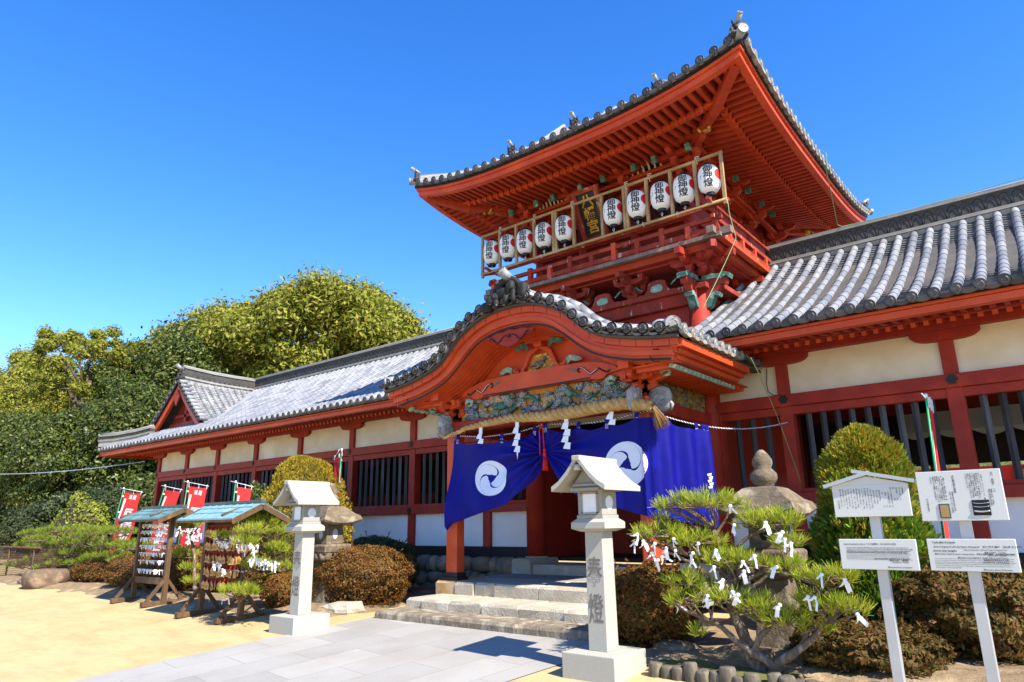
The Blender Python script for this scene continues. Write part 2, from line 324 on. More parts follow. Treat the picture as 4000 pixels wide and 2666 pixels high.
def soil(name, x0, x1, y0, y1, amp=.06):
    nx, ny = int((x1-x0)/.12)+2, int((y1-y0)/.12)+2
    xs = [x0+(x1-x0)*i/(nx-1) for i in range(nx)]; ys = [y0+(y1-y0)*i/(ny-1) for i in range(ny)]
    def zf(x, y):
        e = min(x-x0, x1-x, y-y0, (y1-y)+.5)+.25*mn.noise((x*1.3, y*1.3, 3)); k = max(0, min(1, e/.45))
        return gz(y)+(-.03+k*(.05+amp*(.5+mn.noise((x*1.1, y*1.1, 0)))))+.012*mn.noise((x*7, y*7, 1))
    sheet(name, xs, ys, zf, SOIL, label='bare brown garden soil under the shrubs', cat='soil')
soil('garden_ground', -16, -2.15, -3.75, -.12); soil('garden_ground', 1.75, 9, -3.75, -.12)

# ------------------------------------------------------------------ stone steps and boulder plinth
def rblock(b, x0, x1, y0, y1, z0, z1, j=.012):
    n = 4; P = []
    q = lambda a: a+rnd.uniform(-j, j)
    xs = [x0+.006, x1-.006]
    for z in (z0, z1-.03, z1):
        ins = .022 if z == z1 else 0
        P.append([(xs[0]+ins, q(y0)+ins, z), ((xs[0]+xs[1])/2, q(y0)+ins, z+(q(0) if z == z1 else 0)*.5), (xs[1]-ins, q(y0)+ins, z), (xs[1]-ins, y1, z), (xs[0]+ins, y1, z)])
    b.ring(P)
stairs = thing('stone_stairs', 'hewn granite stairs of three steps leading up to the porch', 'stairs', (0, -3.1, 0))
def step(x0, x1, y0, y1, z0, z1, cuts, m):
    b = MB(); xs = [x0]+cuts+[x1]
    for a, c in zip(xs, xs[1:]): rblock(b, a, c, y0+rnd.uniform(-.012, .012), y1, z0, z1)
    o = b.build('stone_step', m, stairs); o.location = (0, 3.1, 0); return o
step(-1.70, 1.70, -3.10, -2.3, -.05, .09, [.55], STEPDK)
step(-1.62, 1.62, -2.66, -1.9, .05, .205, [-1.32, -.86, -.33, .22, .85, 1.2], STEPST)
step(-1.35, 1.62, -2.03, -1.2, .15, .365, [-1.02, -.66, .04, .8], STEPST)
b = MB(); rblock(b, -1.72, -1.35, -2.03, -1.3, .15, .37, .006)
o = b.build('corner_stone', mat('orange_stone', [(.50, .30, .11), (.40, .23, .09), (.46, .36, .22)], 5, rough=.9, bump=.6, bscale=40), stairs); o.location = (0, 3.1, 0); o['label'] = 'orange stained corner block'
b = MB(); b.bx(-1.68, 1.6, -1.3, -.42, .1, .362); o = b.build('landing_paving', mat('grey_paving', [(.30, .28, .25), (.24, .23, .21)], 2, rough=.85, bump=.3), stairs); o.location = (0, 3.1, 0)
b = MB(); rblock(b, -1.68, -1.30, -.44, .3, .2, .575); rblock(b, -1.30, -.1, -.40, .3, .2, .50); rblock(b, -.1, 1.1, -.40, .3, .2, .50); rblock(b, 1.1, 1.7, -.42, .3, .2, .57)
o = b.build('threshold_stone', STEPST, stairs); o.location = (0, 3.1, 0)

def boulder(b, c, d, seed, nb=8):
    n1, n2 = 10, 7; rings = []; p = rnd.uniform(2.4, 3.6)
    for i in range(1, n2):
        ph = math.pi*i/n2; rg = []
        for k in range(n1):
            th = 2*math.pi*k/n1; v = Vector((math.sin(ph)*math.cos(th), math.sin(ph)*math.sin(th), math.cos(ph)))
            s_ = (abs(v.x)**p+abs(v.y)**p+abs(v.z)**p)**(-1/p); v = v*s_*(1+.13*mn.noise(v*1.6+Vector((seed*3.1, seed, 0))))
            rg.append((c[0]+v.x*d[0]/2, c[1]+v.y*d[1]/2, c[2]+v.z*d[2]/2))
        rings.append(rg)
    sm = b.smooth; b.smooth = True; b.ring(rings); b.smooth = sm
def plinth(name, x0, x1, label):
    t = thing(name, label, 'stone wall', ((x0+x1)/2, -.1, -.05)); off = (-(x0+x1)/2, .1, .05)
    b = MB(); b.bx(x0, x1, -.02, .5, -.2, .56); b.build('rubble_core', DARKROCK, t, off)
    b = MB(); k = 0
    for z0, z1 in ((-.12, .12), (.10, .34), (.32, .575)):
        x = x0
        while x < x1-.06:
            wd = min(rnd.uniform(.16, .62) if rnd.random() < .8 else rnd.uniform(.08, .14), x1-x); h = (z1-z0)*rnd.uniform(.85, 1.12)
            boulder(b, (x+wd/2, -.03, (z0+z1)/2+rnd.uniform(-.015, .015) if z1 < .5 else z1-h/2), (wd*1.04, .34, h*1.06), k); x += wd; k += 1
    b.build('boulder_bricks', ROCK, t, off)
plinth('boulder_plinth', -15.6, -1.66, 'low dry stone plinth of brown boulders under the left corridor')
plinth('boulder_plinth', 1.72, 9.2, 'low dry stone plinth of boulders under the right corridor')

# ------------------------------------------------------------------ tiled roofs
def normal_of(P, s, t):
    e = 1e-3; ds = P(s+e, t)-P(s-e, t); dt = P(s, min(1, t+e))-P(s, max(0, t-e)); n = ds.cross(dt)
    if n.z < 0: n = -n
    return n.normalized(), dt.normalized(), ds.normalized()
def rolls(b, P, ss, tr, seg=.26, r=.052, L=3.6, n=6):
    """Half-round cover tiles down the slope of surface P(s,t); tr(s) gives the (t0,t1) range."""
    for s in ss:
        t0, t1 = tr(s)
        if t1-t0 < .02: continue
        k = max(1, round((t1-t0)*L/seg))
        for i in range(k):
            ta, tb = t0+(t1-t0)*i/k, t0+(t1-t0)*(i+1)/k; rg = []
            for t, rr in ((ta, r*1.04), (tb, r*.95)):
                N, T, S_ = normal_of(P, s, t); c = P(s, t)
                rg.append([c+S_*(rr*math.cos(math.pi*a/n))+N*(rr*1.08*math.sin(math.pi*a/n)+.012) for a in range(n+1)])
            base = len(b.v); b.smooth = True
            b.ring(rg, closed=False, cap=False); b.smooth = False
def pans(b, P, ss, tr, seg=.105, L=3.6, dip=.032, step=.012):
    """Concave pan tiles between neighbouring cover tiles, stepped course by course."""
    for s0, s1 in zip(ss, ss[1:]):
        a0, a1 = tr((s0+s1)/2)
        if a1-a0 < .02: continue
        k = max(1, round((a1-a0)*L/seg))
        for i in range(k):
            ta, tb = a0+(a1-a0)*i/k, a0+(a1-a0)*(i+1)/k; rows = []
            N, T, S_ = normal_of(P, (s0+s1)/2, (ta+tb)/2)
            for t, up_ in ((ta, 0), (ta, step+.012), (tb, 0)):
                rows.append([P(s0+(s1-s0)*q, t)+N*(up_-dip*(1-(2*q-1)**2)+.012) for q in (0, .25, .5, .75, 1)])
            b.ring(rows, closed=False, cap=False)
def disc(b, c, ax, r, depth=.05, upv=(0, 0, 1), n=14, swirl=True, mi=(0, 1)):
    """Round end tile: pale rim and side, recessed dark face with comma marks. mi=(side, face) material slots."""
    ax = Vector(ax).normalized(); s_ = ax.cross(Vector(upv)).normalized(); u_ = s_.cross(ax); c = Vector(c)
    rg = lambda rr, d: [c+s_*(rr*math.cos(2*math.pi*k/n))+u_*(rr*math.sin(2*math.pi*k/n))+ax*d for k in range(n)]
    b.mi = mi[0]; b.ring([rg(r*.96, -depth), rg(r, 0)], True, False); b.mi = mi[1]
    b.ring([rg(r, 0), rg(r*.80, 0), rg(r*.76, -.008), rg(r*.05, -.008)], True, True); b.mi = mi[0]
    if swirl:
        b.mi = mi[1]
        for q in range(3):
            a0 = q*2.094; rg2 = []
            for i in range(6):
                a = a0+i*.36; r1 = r*(.62-.02*i); r2 = r*(.28+.055*i)
                d1 = s_*math.cos(a)+u_*math.sin(a); rg2.append([c+d1*r1-ax*.001, c+d1*r2-ax*.001, c+d1*((r1+r2)/2)+ax*.006])
            b.ring(rg2, True, True)
        b.mi = mi[0]
def eave_front(b, P, ss, r=.060, ax=None):
    """End discs and curved under-tiles along the eave (t=0)."""
    for s in ss:
        N, T, S_ = normal_of(P, s, 0.02); disc(b, P(s, 0)+N*.018-T*.012, ax or -T, r)
    b.mi = 1
    for s0, s1 in zip(ss, ss[1:]):
        N, T, S_ = normal_of(P, s0, 0.02); A = ax.normalized() if ax is not None else -T
        q = [P(s0+(s1-s0)*i/6, 0)+N*(-.034*(1-(2*i/6-1)**2)+.010)+A*.012 for i in range(7)]
        b.ring([[p+N*.012 for p in q], [p-N*.030 for p in q]], False, False)
        b.ring([[p-N*.030 for p in q], [p-N*.030-A*.1 for p in q]], False, False)
    b.mi = 0
def ridge(t, name, pts, wdt=.24, h=.36, label=None):
    """Layered tile ridge along a polyline of its base centre points."""
    pts = [Vector(p) for p in pts]
    def strip(b, z0, z1, hw):
        rg = []
        for i, p in enumerate(pts):
            d = (pts[min(i+1, len(pts)-1)]-pts[max(i-1, 0)]); d.z = 0; d.normalize(); s_ = Vector((d.y, -d.x, 0))
            rg.append([p+s_*hw+Vector((0, 0, z0)), p+s_*hw+Vector((0, 0, z1)), p-s_*hw+Vector((0, 0, z1)), p-s_*hw+Vector((0, 0, z0))])
        b.ring(rg)
    b = MB(); strip(b, -.15, .0, wdt*.5); strip(b, .0, .022, wdt*.66); strip(b, .028, .05, wdt*.62); strip(b, h-.075, h-.05, wdt*.60); strip(b, h-.045, h-.022, wdt*.56)
    b.tube([p+Vector((0, 0, h-.01)) for p in pts], .05, 8)
    root = b.build(name, TILEL, t)
    b = MB(); strip(b, .05, h-.075, wdt*.48); L = sum((a-c).length for a, c in zip(pts, pts[1:])); 
    for a, c in zip(pts, pts[1:]):
        d = c-a; ln = d.length; d.normalize(); s_ = Vector((d.y, -d.x, 0)).normalized(); k = max(1, int(ln/.15))
        for i in range(k):
            for sg in (1, -1):
                q = a+d*(ln*(i+.5)/k)+s_*(sg*wdt*.485)+Vector((0, 0, .055)); hh = h-.16
                for rr in (1.0, .6):
                    b.tube([q+d*(.085*rr*math.cos(math.pi*j/6))+Vector((0, 0, hh*rr*math.sin(math.pi*j/6))) for j in range(7)], .006, 4)
    b.build('ridge_wave_tile', TILEK, root); return root
def oni(t, c, ax, s=1.0, name='ridge_end_ornament', horn=True):
    """Demon-face ridge-end tile with a projecting round tile above it; ax = the way it faces."""
    ax = Vector(ax).normalized(); sd = ax.cross(Vector((0, 0, 1))).normalized(); c = Vector(c); b = MB()
    F = lambda a, z, d: c+sd*(a*s)+Vector((0, 0, z*s))+ax*(d*s)
    b.extr([(-.17, -.02), (-.21, .06), (-.15, .12), (-.17, .2), (-.1, .27), (0, .31), (.1, .27), (.17, .2), (.15, .12), (.21, .06), (.17, -.02)], F, -.05, .04)
    for a, z, rr in ((-.07, .19, .035), (.07, .19, .035), (0, .12, .05), (-.13, .04, .05), (.13, .04, .05), (0, .05, .06), (-.11, .25, .03), (.11, .25, .03)):
        boulder(b, F(a, z, .05), (rr*2.2*s, rr*2.2*s, rr*2*s), a*7+z)
    if horn:
        for sg in (-1, 1): b.tube([F(sg*.1, .26, .02), F(sg*.14, .33, .04), F(sg*.13, .39, .07)], [.025*s, .018*s, .004*s], 6)
    o = b.build(name, TILEK, t)
    b = MB(); p0, p1 = F(0, .30, -.08), F(0, .45, .16); b.cyl(p0, p1, .05*s, .062*s, 12); disc(b, p1+(p1-p0).normalized()*.012, p1-p0, .064*s, .02)
    b.build('projecting_round_tile', [TILE, TILEL], o); return o
# ------------------------------------------------------------------ corridor wings
YR, ZR0 = 1.98, 5.16                                            # ridge line of the corridors
def prof(t): return (-1.12+t*(YR+1.12), 3.315+(ZR0-3.315)*(.74*t+.26*t*t))
def corridor(t, cols, xa, xb, xw0, xw1, sg):
    """cols: column x positions; xa..xb: wall extent (sorted); parts are children of t."""
    part = lambda b, n, m, **k: b.build(n, m, t, OFF, **k)
    OFF = tuple(-c for c in t.location)
    for x in cols:
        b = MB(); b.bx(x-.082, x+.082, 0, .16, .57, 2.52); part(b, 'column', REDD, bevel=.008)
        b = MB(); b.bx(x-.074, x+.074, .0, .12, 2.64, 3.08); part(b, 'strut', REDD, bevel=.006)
        b = MB(); hw = .35
        pr = [(-hw, 3.185), (-hw, 3.14)]+[(-hw+.012+.2*(1-math.cos(a)), 3.14-.075*math.sin(a)) for a in [i*math.pi/10 for i in range(1, 6)]]
        pr += [(-q[0], q[1]) for q in reversed(pr)]
        b.extr([(x+q[0], q[1]) for q in pr], lambda a, c, d: (a, d, c), -.03, .12); part(b, 'bracket_arm', REDD)
        for z in (2.60, 1.36):
            b = MB(); c = Vector((x, -.045, z))
            for k in range(6):
                a = k*math.pi/3; b.lathe((0, 0, 0), [(.021, 0), (.021, .012)], 8); n0 = len(b.v)-16
                for i in range(n0, len(b.v)): v = b.v[i]; b.v[i] = (c.x+v[0]+.040*math.cos(a), c.y-v[2]+.006, c.z+v[1]+.040*math.sin(a))
            b.cyl(c+Vector((0, .01, 0)), c-Vector((0, .014, 0)), .026, n=8); part(b, 'nail_cover', BLACKP)
    b = MB(); b.bx(xa, xb, -.035, .13, 2.51, 2.665); part(b, 'tie_beam', RED if 0 else REDD, bevel=.006)
    b = MB(); b.bx(xa, xb, .012, .11, 2.405, 2.508); part(b, 'window_lintel', REDD, bevel=.004)
    b = MB(); b.bx(xa, xb, -.04, .13, 1.295, 1.425); part(b, 'sill_beam', REDD, bevel=.006)
    b = MB(); b.bx(xa, xb, .012, .12, 1.428, 1.475); part(b, 'window_sill', REDD)
    b = MB(); b.bx(xa, xb, -.03, .2, .565, .735); part(b, 'ground_sill', BLACKP)
    b = MB(); b.bx(xa-.02, xb+.02, -.05, .13, 3.187, 3.32); part(b, 'wall_plate', REDD, bevel=.005)
    cs = sorted(cols)
    for x0, x1 in zip(cs, cs[1:]):
        b = MB(); b.bx(x0+.07, x1-.07, .06, .1, 2.66, 3.19); part(b, 'upper_plaster_panel', PLAST)
        b = MB(); b.bx(x0+.08, x1-.08, .06, .1, .735, 1.297); part(b, 'lower_plaster_panel', PLASTW)
        n = max(2, round((x1-x0-.164)/.178)); b = MB(); M = Matrix.Rotation(R(45), 4, 'Z')
        for i in range(1, n):
            x = x0+.082+(x1-x0-.164)*i/n; b.box((x+rnd.uniform(-.006, .006), .09, 1.94), (.054, .054, .94), M=M)
        part(b, 'lattice_slat', BARW)
    # rafters in two tiers and the eave boards
    n = int((xw1-xw0)/.1285); b = MB(); b2 = MB()
    for i in range(n+1):
        x = xw0+.03+i*.1285
        b.bar((x, .1, 3.36), (x, -.36, 3.215), .052, .06); b2.bar((x, -.3, 3.29), (x, -.78, 3.215), .054, .062)
    part(b, 'rafter_slat_soffit', RED); part(b2, 'flying_rafter_slat_soffit', REDD)
    b = MB(); b.bar((xw0, -.36, 3.262), (xw1, -.36, 3.262), .07, .05); b.quadpts([(xw0, .1, 3.40), (xw1, .1, 3.40), (xw1, -.38, 3.252), (xw0, -.38, 3.252)], [(0, 1, 2, 3)]); b.quadpts([(xw0, -.3, 3.33), (xw1, -.3, 3.33), (xw1, -1.0, 3.225), (xw0, -1.0, 3.225)], [(0, 1, 2, 3)]); part(b, 'soffit_board', REDD)
    b = MB(); b.bx(xw0, xw1, -1.01, -.90, 3.16, 3.235); b.bx(xw0, xw1, -1.035, -.92, 3.238, 3.272); part(b, 'eave_fascia', RED, bevel=.004)
    b = MB(); b.bx(xw0, xw1, -1.05, -.9, 3.275, 3.305); part(b, 'eave_shadow_strip', BLACKP)  # black strip drawn for the shade in the gap under the tiles
def corridor_roof(t, ss, trf, xr0, xr1, back=True):
    OFF = tuple(-c for c in t.location); P = lambda s, q: Vector((s, *prof(q)))
    b = MB(); b.mi = 0; pans(b, P, ss, trf); o = b.build('pan_tile_roof', TILEP, t, OFF)
    b = MB(); rolls(b, P, ss, trf); b.build('cover_tile_ribs', TILE, o)
    b = MB(); eave_front(b, P, ss, .060, Vector((0, -1, -.12))); b.build('eave_end_tile', [TILE, TILED], o)
    b = MB(); lo, hi = min(ss)-.1, max(ss)+.1
    b.quadpts([(lo, -1.05, 3.29), (hi, -1.05, 3.29), (hi, YR, ZR0-.1), (lo, YR, ZR0-.1)], [(0, 1, 2, 3)])
    b.quadpts([(lo, YR, ZR0), (hi, YR, ZR0), (hi, 5.1, 3.3), (lo, 5.1, 3.3)], [(0, 1, 2, 3)]); b.build('roof_deck', DARKROCK, o)
    rr = ridge(t, 'roof_ridge', [(xr0, YR, ZR0-.02), (xr1, YR, ZR0-.02)]); rr.location = OFF
LC = [-2.57, -4.45, -6.32, -8.18, -10.01, -11.83, -13.46, -15.1]
wl = thing('corridor_building', 'long left corridor of red timber with tiled roof, dark lattice windows and gabled far end', 'corridor', (-8.5, 1.0, .57))
corridor(wl, [-1.62]+LC, -15.18, -1.62, -16.6, -1.75, -1)
RC = [2.57, 4.435, 6.29, 8.15]
wr = thing('corridor_building', 'right corridor of red timber with big cover tiles, behind the two white notice boards', 'corridor', (5.5, 1.0, .57))
corridor(wr, [1.62]+RC, 1.62, 9.0, 1.72, 9.1, 1)
SR = [1.72+.2*i for i in range(37)]
corridor_roof(wr, SR, lambda s: (0, .985), 1.98, 9.1)
EDGE = -16.62
SLF = [-1.72-.2*i for i in range(75)]
def trl(s):
    if s > -13.6: return (0, .985)
    return (0, max(.0, min(.30, (s-EDGE+.15)/3.4*1.0)))
# the left slope meets the gable roof along a valley: everything left of x=-12.2 stays below the gable
def trl2(s):
    if s > -12.15: return (0, .985)
    if s > -14.95: return (0, .33)
    return (0, max(0, .33*(s-EDGE+.1)/1.7))
corridor_roof(wl, SLF, trl2, -13.55, -1.98)
# upper part of the front slope between valley and ridge
OFFL = tuple(-c for c in wl.location)
ZG = lambda u: 5.12-(1.02*u-.10*u*u)                            # gable roof height at distance u from its ridge
XG, GY0 = -13.6, -.36
def valley_t(s):
    u = abs(s-XG)
    for i in range(100):
        q = i/100
        if prof(q)[1] > ZG(u)-.03: return q
    return 1
P_ = lambda s, q: Vector((s, *prof(q)))
S2 = [s for s in SLF if -13.55 < s < -12.0]
b = MB(); rolls(b, P_, S2, lambda s: (max(.33, valley_t(s)), .985)); pans_b = MB(); pans(pans_b, P_, S2, lambda s: (max(.3, valley_t(s)), .985))
o = pans_b.build('valley_pan_tile_roof', TILEP, wl, OFFL); b.build('cover_tile_ribs', TILE, o)
# gable of the return wing
PG = lambda s, q: Vector((XG+1.56*(1-q), s, ZG(1.56*(1-q))))
PGl = lambda s, q: Vector((XG-1.56*(1-q), s, ZG(1.56*(1-q))))
SG = [-.16+.2*i for i in range(12)]
def trg(s):                                                      # gable tiles stop where they run into the front slope
    for i in range(100):
        q = 1-i/100
        y = s
        tt = (y+1.12)/(YR+1.12)
        if tt < 1 and prof(max(0, tt))[1] > ZG(1.56*(1-q))+.05: return (min(q+.02, .97), .97)
    return (0, .97)
for PP, SS in ((PG, SG), (PGl, SG)):
    b = MB(); pans(b, PP, [-.36]+SS, trg, L=2.0); o = b.build('gable_pan_tile_roof', TILEL, wl, OFFL)
    b = MB(); rolls(b, PP, SS, trg, L=2.0, r=.055); b.build('cover_tile_ribs', TILE, o)
b = MB(); b.quadpts([(XG, -.3, 5.06), (XG, 2, 5.06), (XG+1.5, 2, 3.68), (XG+1.5, -.3, 3.68)], [(0, 1, 2, 3)]); b.quadpts([(XG, -.3, 5.06), (XG, 2, 5.06), (XG-1.5, 2, 3.68), (XG-1.5, -.3, 3.68)], [(0, 1, 2, 3)]); b.build('gable_deck', DARKROCK, wl, OFFL)
b = MB()                                                        # verge tiles: short round tiles facing the front along both verges
for i in range(11):
    u = .12+i*1.36/10.
    for sg in (-1, 1):
        c = Vector((XG+sg*u, -.44, ZG(u)+.05)); b.mi = 0; b.cyl(c, c+Vector((0, .3, .0)), .062, .058, 10); disc(b, c, (0, -1, 0), .066, .03, mi=(0, 1))
o = b.build('verge_end_tile', [TILE, TILEL], wl, OFFL)
def board_curve(us, top, bot, y0, y1, b, mirror=True):
    for sg in (-1, 1):
        rg = [[(XG+sg*u, y0, top(u)), (XG+sg*u, y1, top(u)), (XG+sg*u, y1, bot(u)), (XG+sg*u, y0, bot(u))] for u in us]; b.ring(rg)
us = [i*1.45/10 for i in range(11)]
b = MB(); board_curve(us, lambda u: ZG(u)-.10, lambda u: ZG(u)-.30, -.36, -.28, b); b.build('bargeboard', RED, wl, OFFL)
b = MB(); board_curve(us, lambda u: ZG(u)+.0, lambda u: ZG(u)-.09, -.42, -.2, b); b.build('verge_board', BLACKP, wl, OFFL)
b = MB(); b.extr([(XG-1.2, 3.72), (XG, 4.92), (XG+1.2, 3.72)], lambda a, c, d: (a, d, c), -.02, .03); o = b.build('gable_wall', REDINT, wl, OFFL)
b = MB(); b.bx(XG-.9, XG+.9, -.1, -.03, 3.86, 3.96); b.bx(XG-.6, XG+.6, -.1, -.03, 4.1, 4.18); b.bx(XG-.06, XG+.06, -.1, -.03, 3.96, 4.6); b.build('gable_strut', REDD, o)
b = MB(); b.extr([(XG-.05, 4.82), (XG-.16, 4.62), (XG-.08, 4.5), (XG, 4.38), (XG+.08, 4.5), (XG+.16, 4.62), (XG+.05, 4.82)], lambda a, c, d: (a, d, c), -.40, -.355); b.build('gable_pendant', REDD, o)
g = ridge(wl, 'gable_ridge', [(XG, -.30, 5.16), (XG, .1, 5.13), (XG, .6, 5.10), (XG, 1.2, 5.09), (XG, 2.1, 5.10)]); g.location = OFFL
oni(wl, Vector((XG, -.34, 5.12)), (0, -1, 0), .9).location = OFFL
b = ridge(wl, 'hip_ridge', [(-14.75, -.42, 3.72), (-15.3, -.6, 3.64), (-16.0, -.85, 3.58), (-16.6, -1.04, 3.58)], .17, .22); b.location = OFFL
oni(wl, Vector((-16.62, -1.05, 3.56)), (-.8, -.6, 0), .5, horn=False).location = OFFL
# hip side (faces away) and far end
b = MB(); b.quadpts([(EDGE, -1.12, 3.33), (EDGE, 5, 3.33), (-15.0, 5, 3.8), (-15.0, -.2, 3.8)], [(0, 1, 2, 3)]); b.build('end_slope_tile', TILEP, wl, OFFL)
b = MB(); b.bar((-15.05, .05, 3.30), (-16.58, -1.02, 3.22), .1, .12); b.bx(-16.6, -16.5, -1, 5, 3.16, 3.27)
for i in range(36): y = -.8+i*.1285; b.bar((-15.1, y, 3.36), (-15.9, y, 3.2), .05, .06)
b.build('corner_hip_rafter', RED, wl, OFFL)
b = MB(); b.bx(-15.2, -15.05, .16, 4, .57, 3.3); b.build('end_wall', REDD, wl, OFFL)
# what stands behind the lattice: rear wall, floor and ceiling of the corridor
def inside(t, x0, x1):
    OFF = tuple(-c for c in t.location)
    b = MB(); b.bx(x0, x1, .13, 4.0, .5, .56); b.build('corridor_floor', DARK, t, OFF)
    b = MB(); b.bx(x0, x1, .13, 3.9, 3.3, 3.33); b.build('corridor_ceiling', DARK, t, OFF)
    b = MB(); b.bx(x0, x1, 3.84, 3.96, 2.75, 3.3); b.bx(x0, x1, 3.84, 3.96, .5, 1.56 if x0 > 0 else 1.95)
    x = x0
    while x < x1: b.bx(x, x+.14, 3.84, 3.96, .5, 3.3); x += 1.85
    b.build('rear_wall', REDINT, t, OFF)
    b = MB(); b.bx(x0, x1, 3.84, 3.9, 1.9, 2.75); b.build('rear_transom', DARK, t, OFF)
inside(wl, -15.0, -1.7); inside(wr, 1.7, 9.0)
# inner court seen between the bars: grey awnings with scalloped edge and a sunlit red hall
def awning(x0, x1, y, z, label):
    t = thing('scalloped_awning', label, 'awning', ((x0+x1)/2, y, 0)); b = MB(); n = int((x1-x0)/.06); top = []; bot = []
    for i in range(n+1):
        x = x0+(x1-x0)*i/n-(x0+x1)/2; top.append((x, .25, z+.35)); bot.append((x, 0, z-.09*abs(math.sin(i*math.pi/8))))
    b.ring([top, [(p[0], 0, z+.02) for p in bot], bot], False, False); b.build('canvas_valance', CANVAS, t)
    for x in (x0, x1): bb = MB(); bb.cyl((x-(x0+x1)/2, .2, 0), (x-(x0+x1)/2, .2, z+.3), .02); bb.build('awning_pole', STEELG, t)
awning(3.3, 8.6, 3.2, 2.35, 'grey canvas awning with scalloped edge behind the right lattice windows')
awning(-5.6, -2.2, 3.2, 2.15, 'grey canvas awning with scalloped edge behind the left lattice windows')
hall = thing('inner_hall', 'sunlit red inner hall glimpsed through the lattice windows', 'hall', (5.5, 10, 0))
b = MB(); b.bx(-16, 16, 0, 2, 0, 2.2); b.build('wall', REDC, hall)
b = MB()
for i in range(17): b.bx(-16+i*2, -15.8+i*2, -.08, 0, 0, 3.2)
b.bx(-16, 16, -.1, 0, 1.4, 1.55); b.build('frame', RED, hall)
b = MB(); b.quadpts([(-16, -.9, 3.2), (16, -.9, 3.2), (16, 3, 5), (-16, 3, 5)], [(0, 1, 2, 3)]); b.build('roof', TILEP, hall)
b = MB()
for i in range(16): b.bx(-15.2+i*2, -14.6+i*2, -.05, 0, 1.62, 2.1)
b.build('paper_screen', WOODP, hall)
# ------------------------------------------------------------------ two-storied gate
gate = thing('gate_building', 'tall two-storied vermilion gate with wide tiled eaves and a curved-gable porch', 'gate', (0, 1.98, .57))
GO = (0, -1.98, -.57)
def gp(b, n, m, parent=None, **k): return b.build(n, m, parent or gate, GO if parent is None else None, **k)
GX, GD = 1.526, 3.96
# lower storey
for x in (-GX, GX):
    for y in (0.02, GD):
        b = MB(); b.cyl((x, y, .57), (x, y, 4.42), .155, .15, 20); gp(b, 'column', REDD if y == .02 else REDINT)
        b = MB(); b.cyl((x, y, .52), (x, y, .60), .2, .18, 20); gp(b, 'column_base', STEPST)
def ring_beam(name, z0, z1, dy, m, x=GX, d=GD, bev=.006):
    b = MB()
    for y in (0.02, d): b.bx(-x-.0, x+.0, y-dy, y+dy, z0, z1)
    for sx in (-x, x): b.bx(sx-dy+.003, sx+dy-.003, .02, d, z0+.002, z1-.002)
    gp(b, name, m, bevel=bev)
b = MB(); b.bx(-GX, GX, .03, .09, 3.1, 4.2)
for sx in (-GX, GX): b.bx(sx-.03, sx+.03, .09, GD, .57, 4.2)
gp(b, 'wall_boarding', REDWALL)
ring_beam('lower_tie_beam', 3.62, 3.80, .09, REDW); ring_beam('upper_tie_beam', 4.14, 4.32, .10, REDW); ring_beam('plate_beam', 4.32, 4.40, .17, REDW, GX+.2)
b = MB(); b.bx(-GX, GX, 1.25, 1.31, .6, 1.5); gp(b, 'inner_door_panel', REDINT)
b = MB()
for i in range(17): b.box((-GX+.2+i*.165, 1.28, 2.0), (.05, .05, 1.05), R(45))
b.bx(-GX, GX, 1.24, 1.33, 1.48, 1.56); b.bx(-GX, GX, 1.24, 1.33, 2.5, 2.62); gp(b, 'inner_lattice_slat', BARW)
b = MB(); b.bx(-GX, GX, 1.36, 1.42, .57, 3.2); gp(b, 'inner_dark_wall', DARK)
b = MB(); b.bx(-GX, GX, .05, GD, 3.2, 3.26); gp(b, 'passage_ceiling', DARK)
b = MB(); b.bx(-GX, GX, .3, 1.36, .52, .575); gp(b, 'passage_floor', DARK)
b = MB(); b.bx(-GX, GX, -.02, .06, 2.75, 3.1); gp(b, 'passage_lintel', REDD)
b = MB(); b.bx(-GX, GX, -.01, .05, 2.60, 2.75); gp(b, 'passage_transom', PLAST)
# bracket sets -----------------------------------------------------------------
def block(b, c, w_, h): # bearing block with tapered foot
    x, y, z = c; q = w_/2; k = q*.68
    b.ring([[(x-k, y-k, z), (x+k, y-k, z), (x+k, y+k, z), (x-k, y+k, z)], [(x-q, y-q, z+h*.45), (x+q, y-q, z+h*.45), (x+q, y+q, z+h*.45), (x-q, y+q, z+h*.45)], [(x-q, y-q, z+h), (x+q, y-q, z+h), (x+q, y+q, z+h), (x-q, y+q, z+h)]])
def arm(b, c, d, L0, L1, wd, h): # boat-shaped arm from -L0 to +L1 along d, with bottom rounded at the tips
    c = Vector(c); d = Vector(d).normalized(); s_ = d.cross(Vector((0, 0, 1)))
    pr = [(-L0, h), (-L0, h*.55)]+([(-L0+.04, h*.2), (-L0+.1, 0)] if L0 > .12 else [(-L0, 0)])+[(L1-.1, 0), (L1-.04, h*.2), (L1, h*.55), (L1, h)]
    b.extr(pr, lambda a, z, q: c+d*a+Vector((0, 0, z))+s_*q, -wd/2, wd/2)
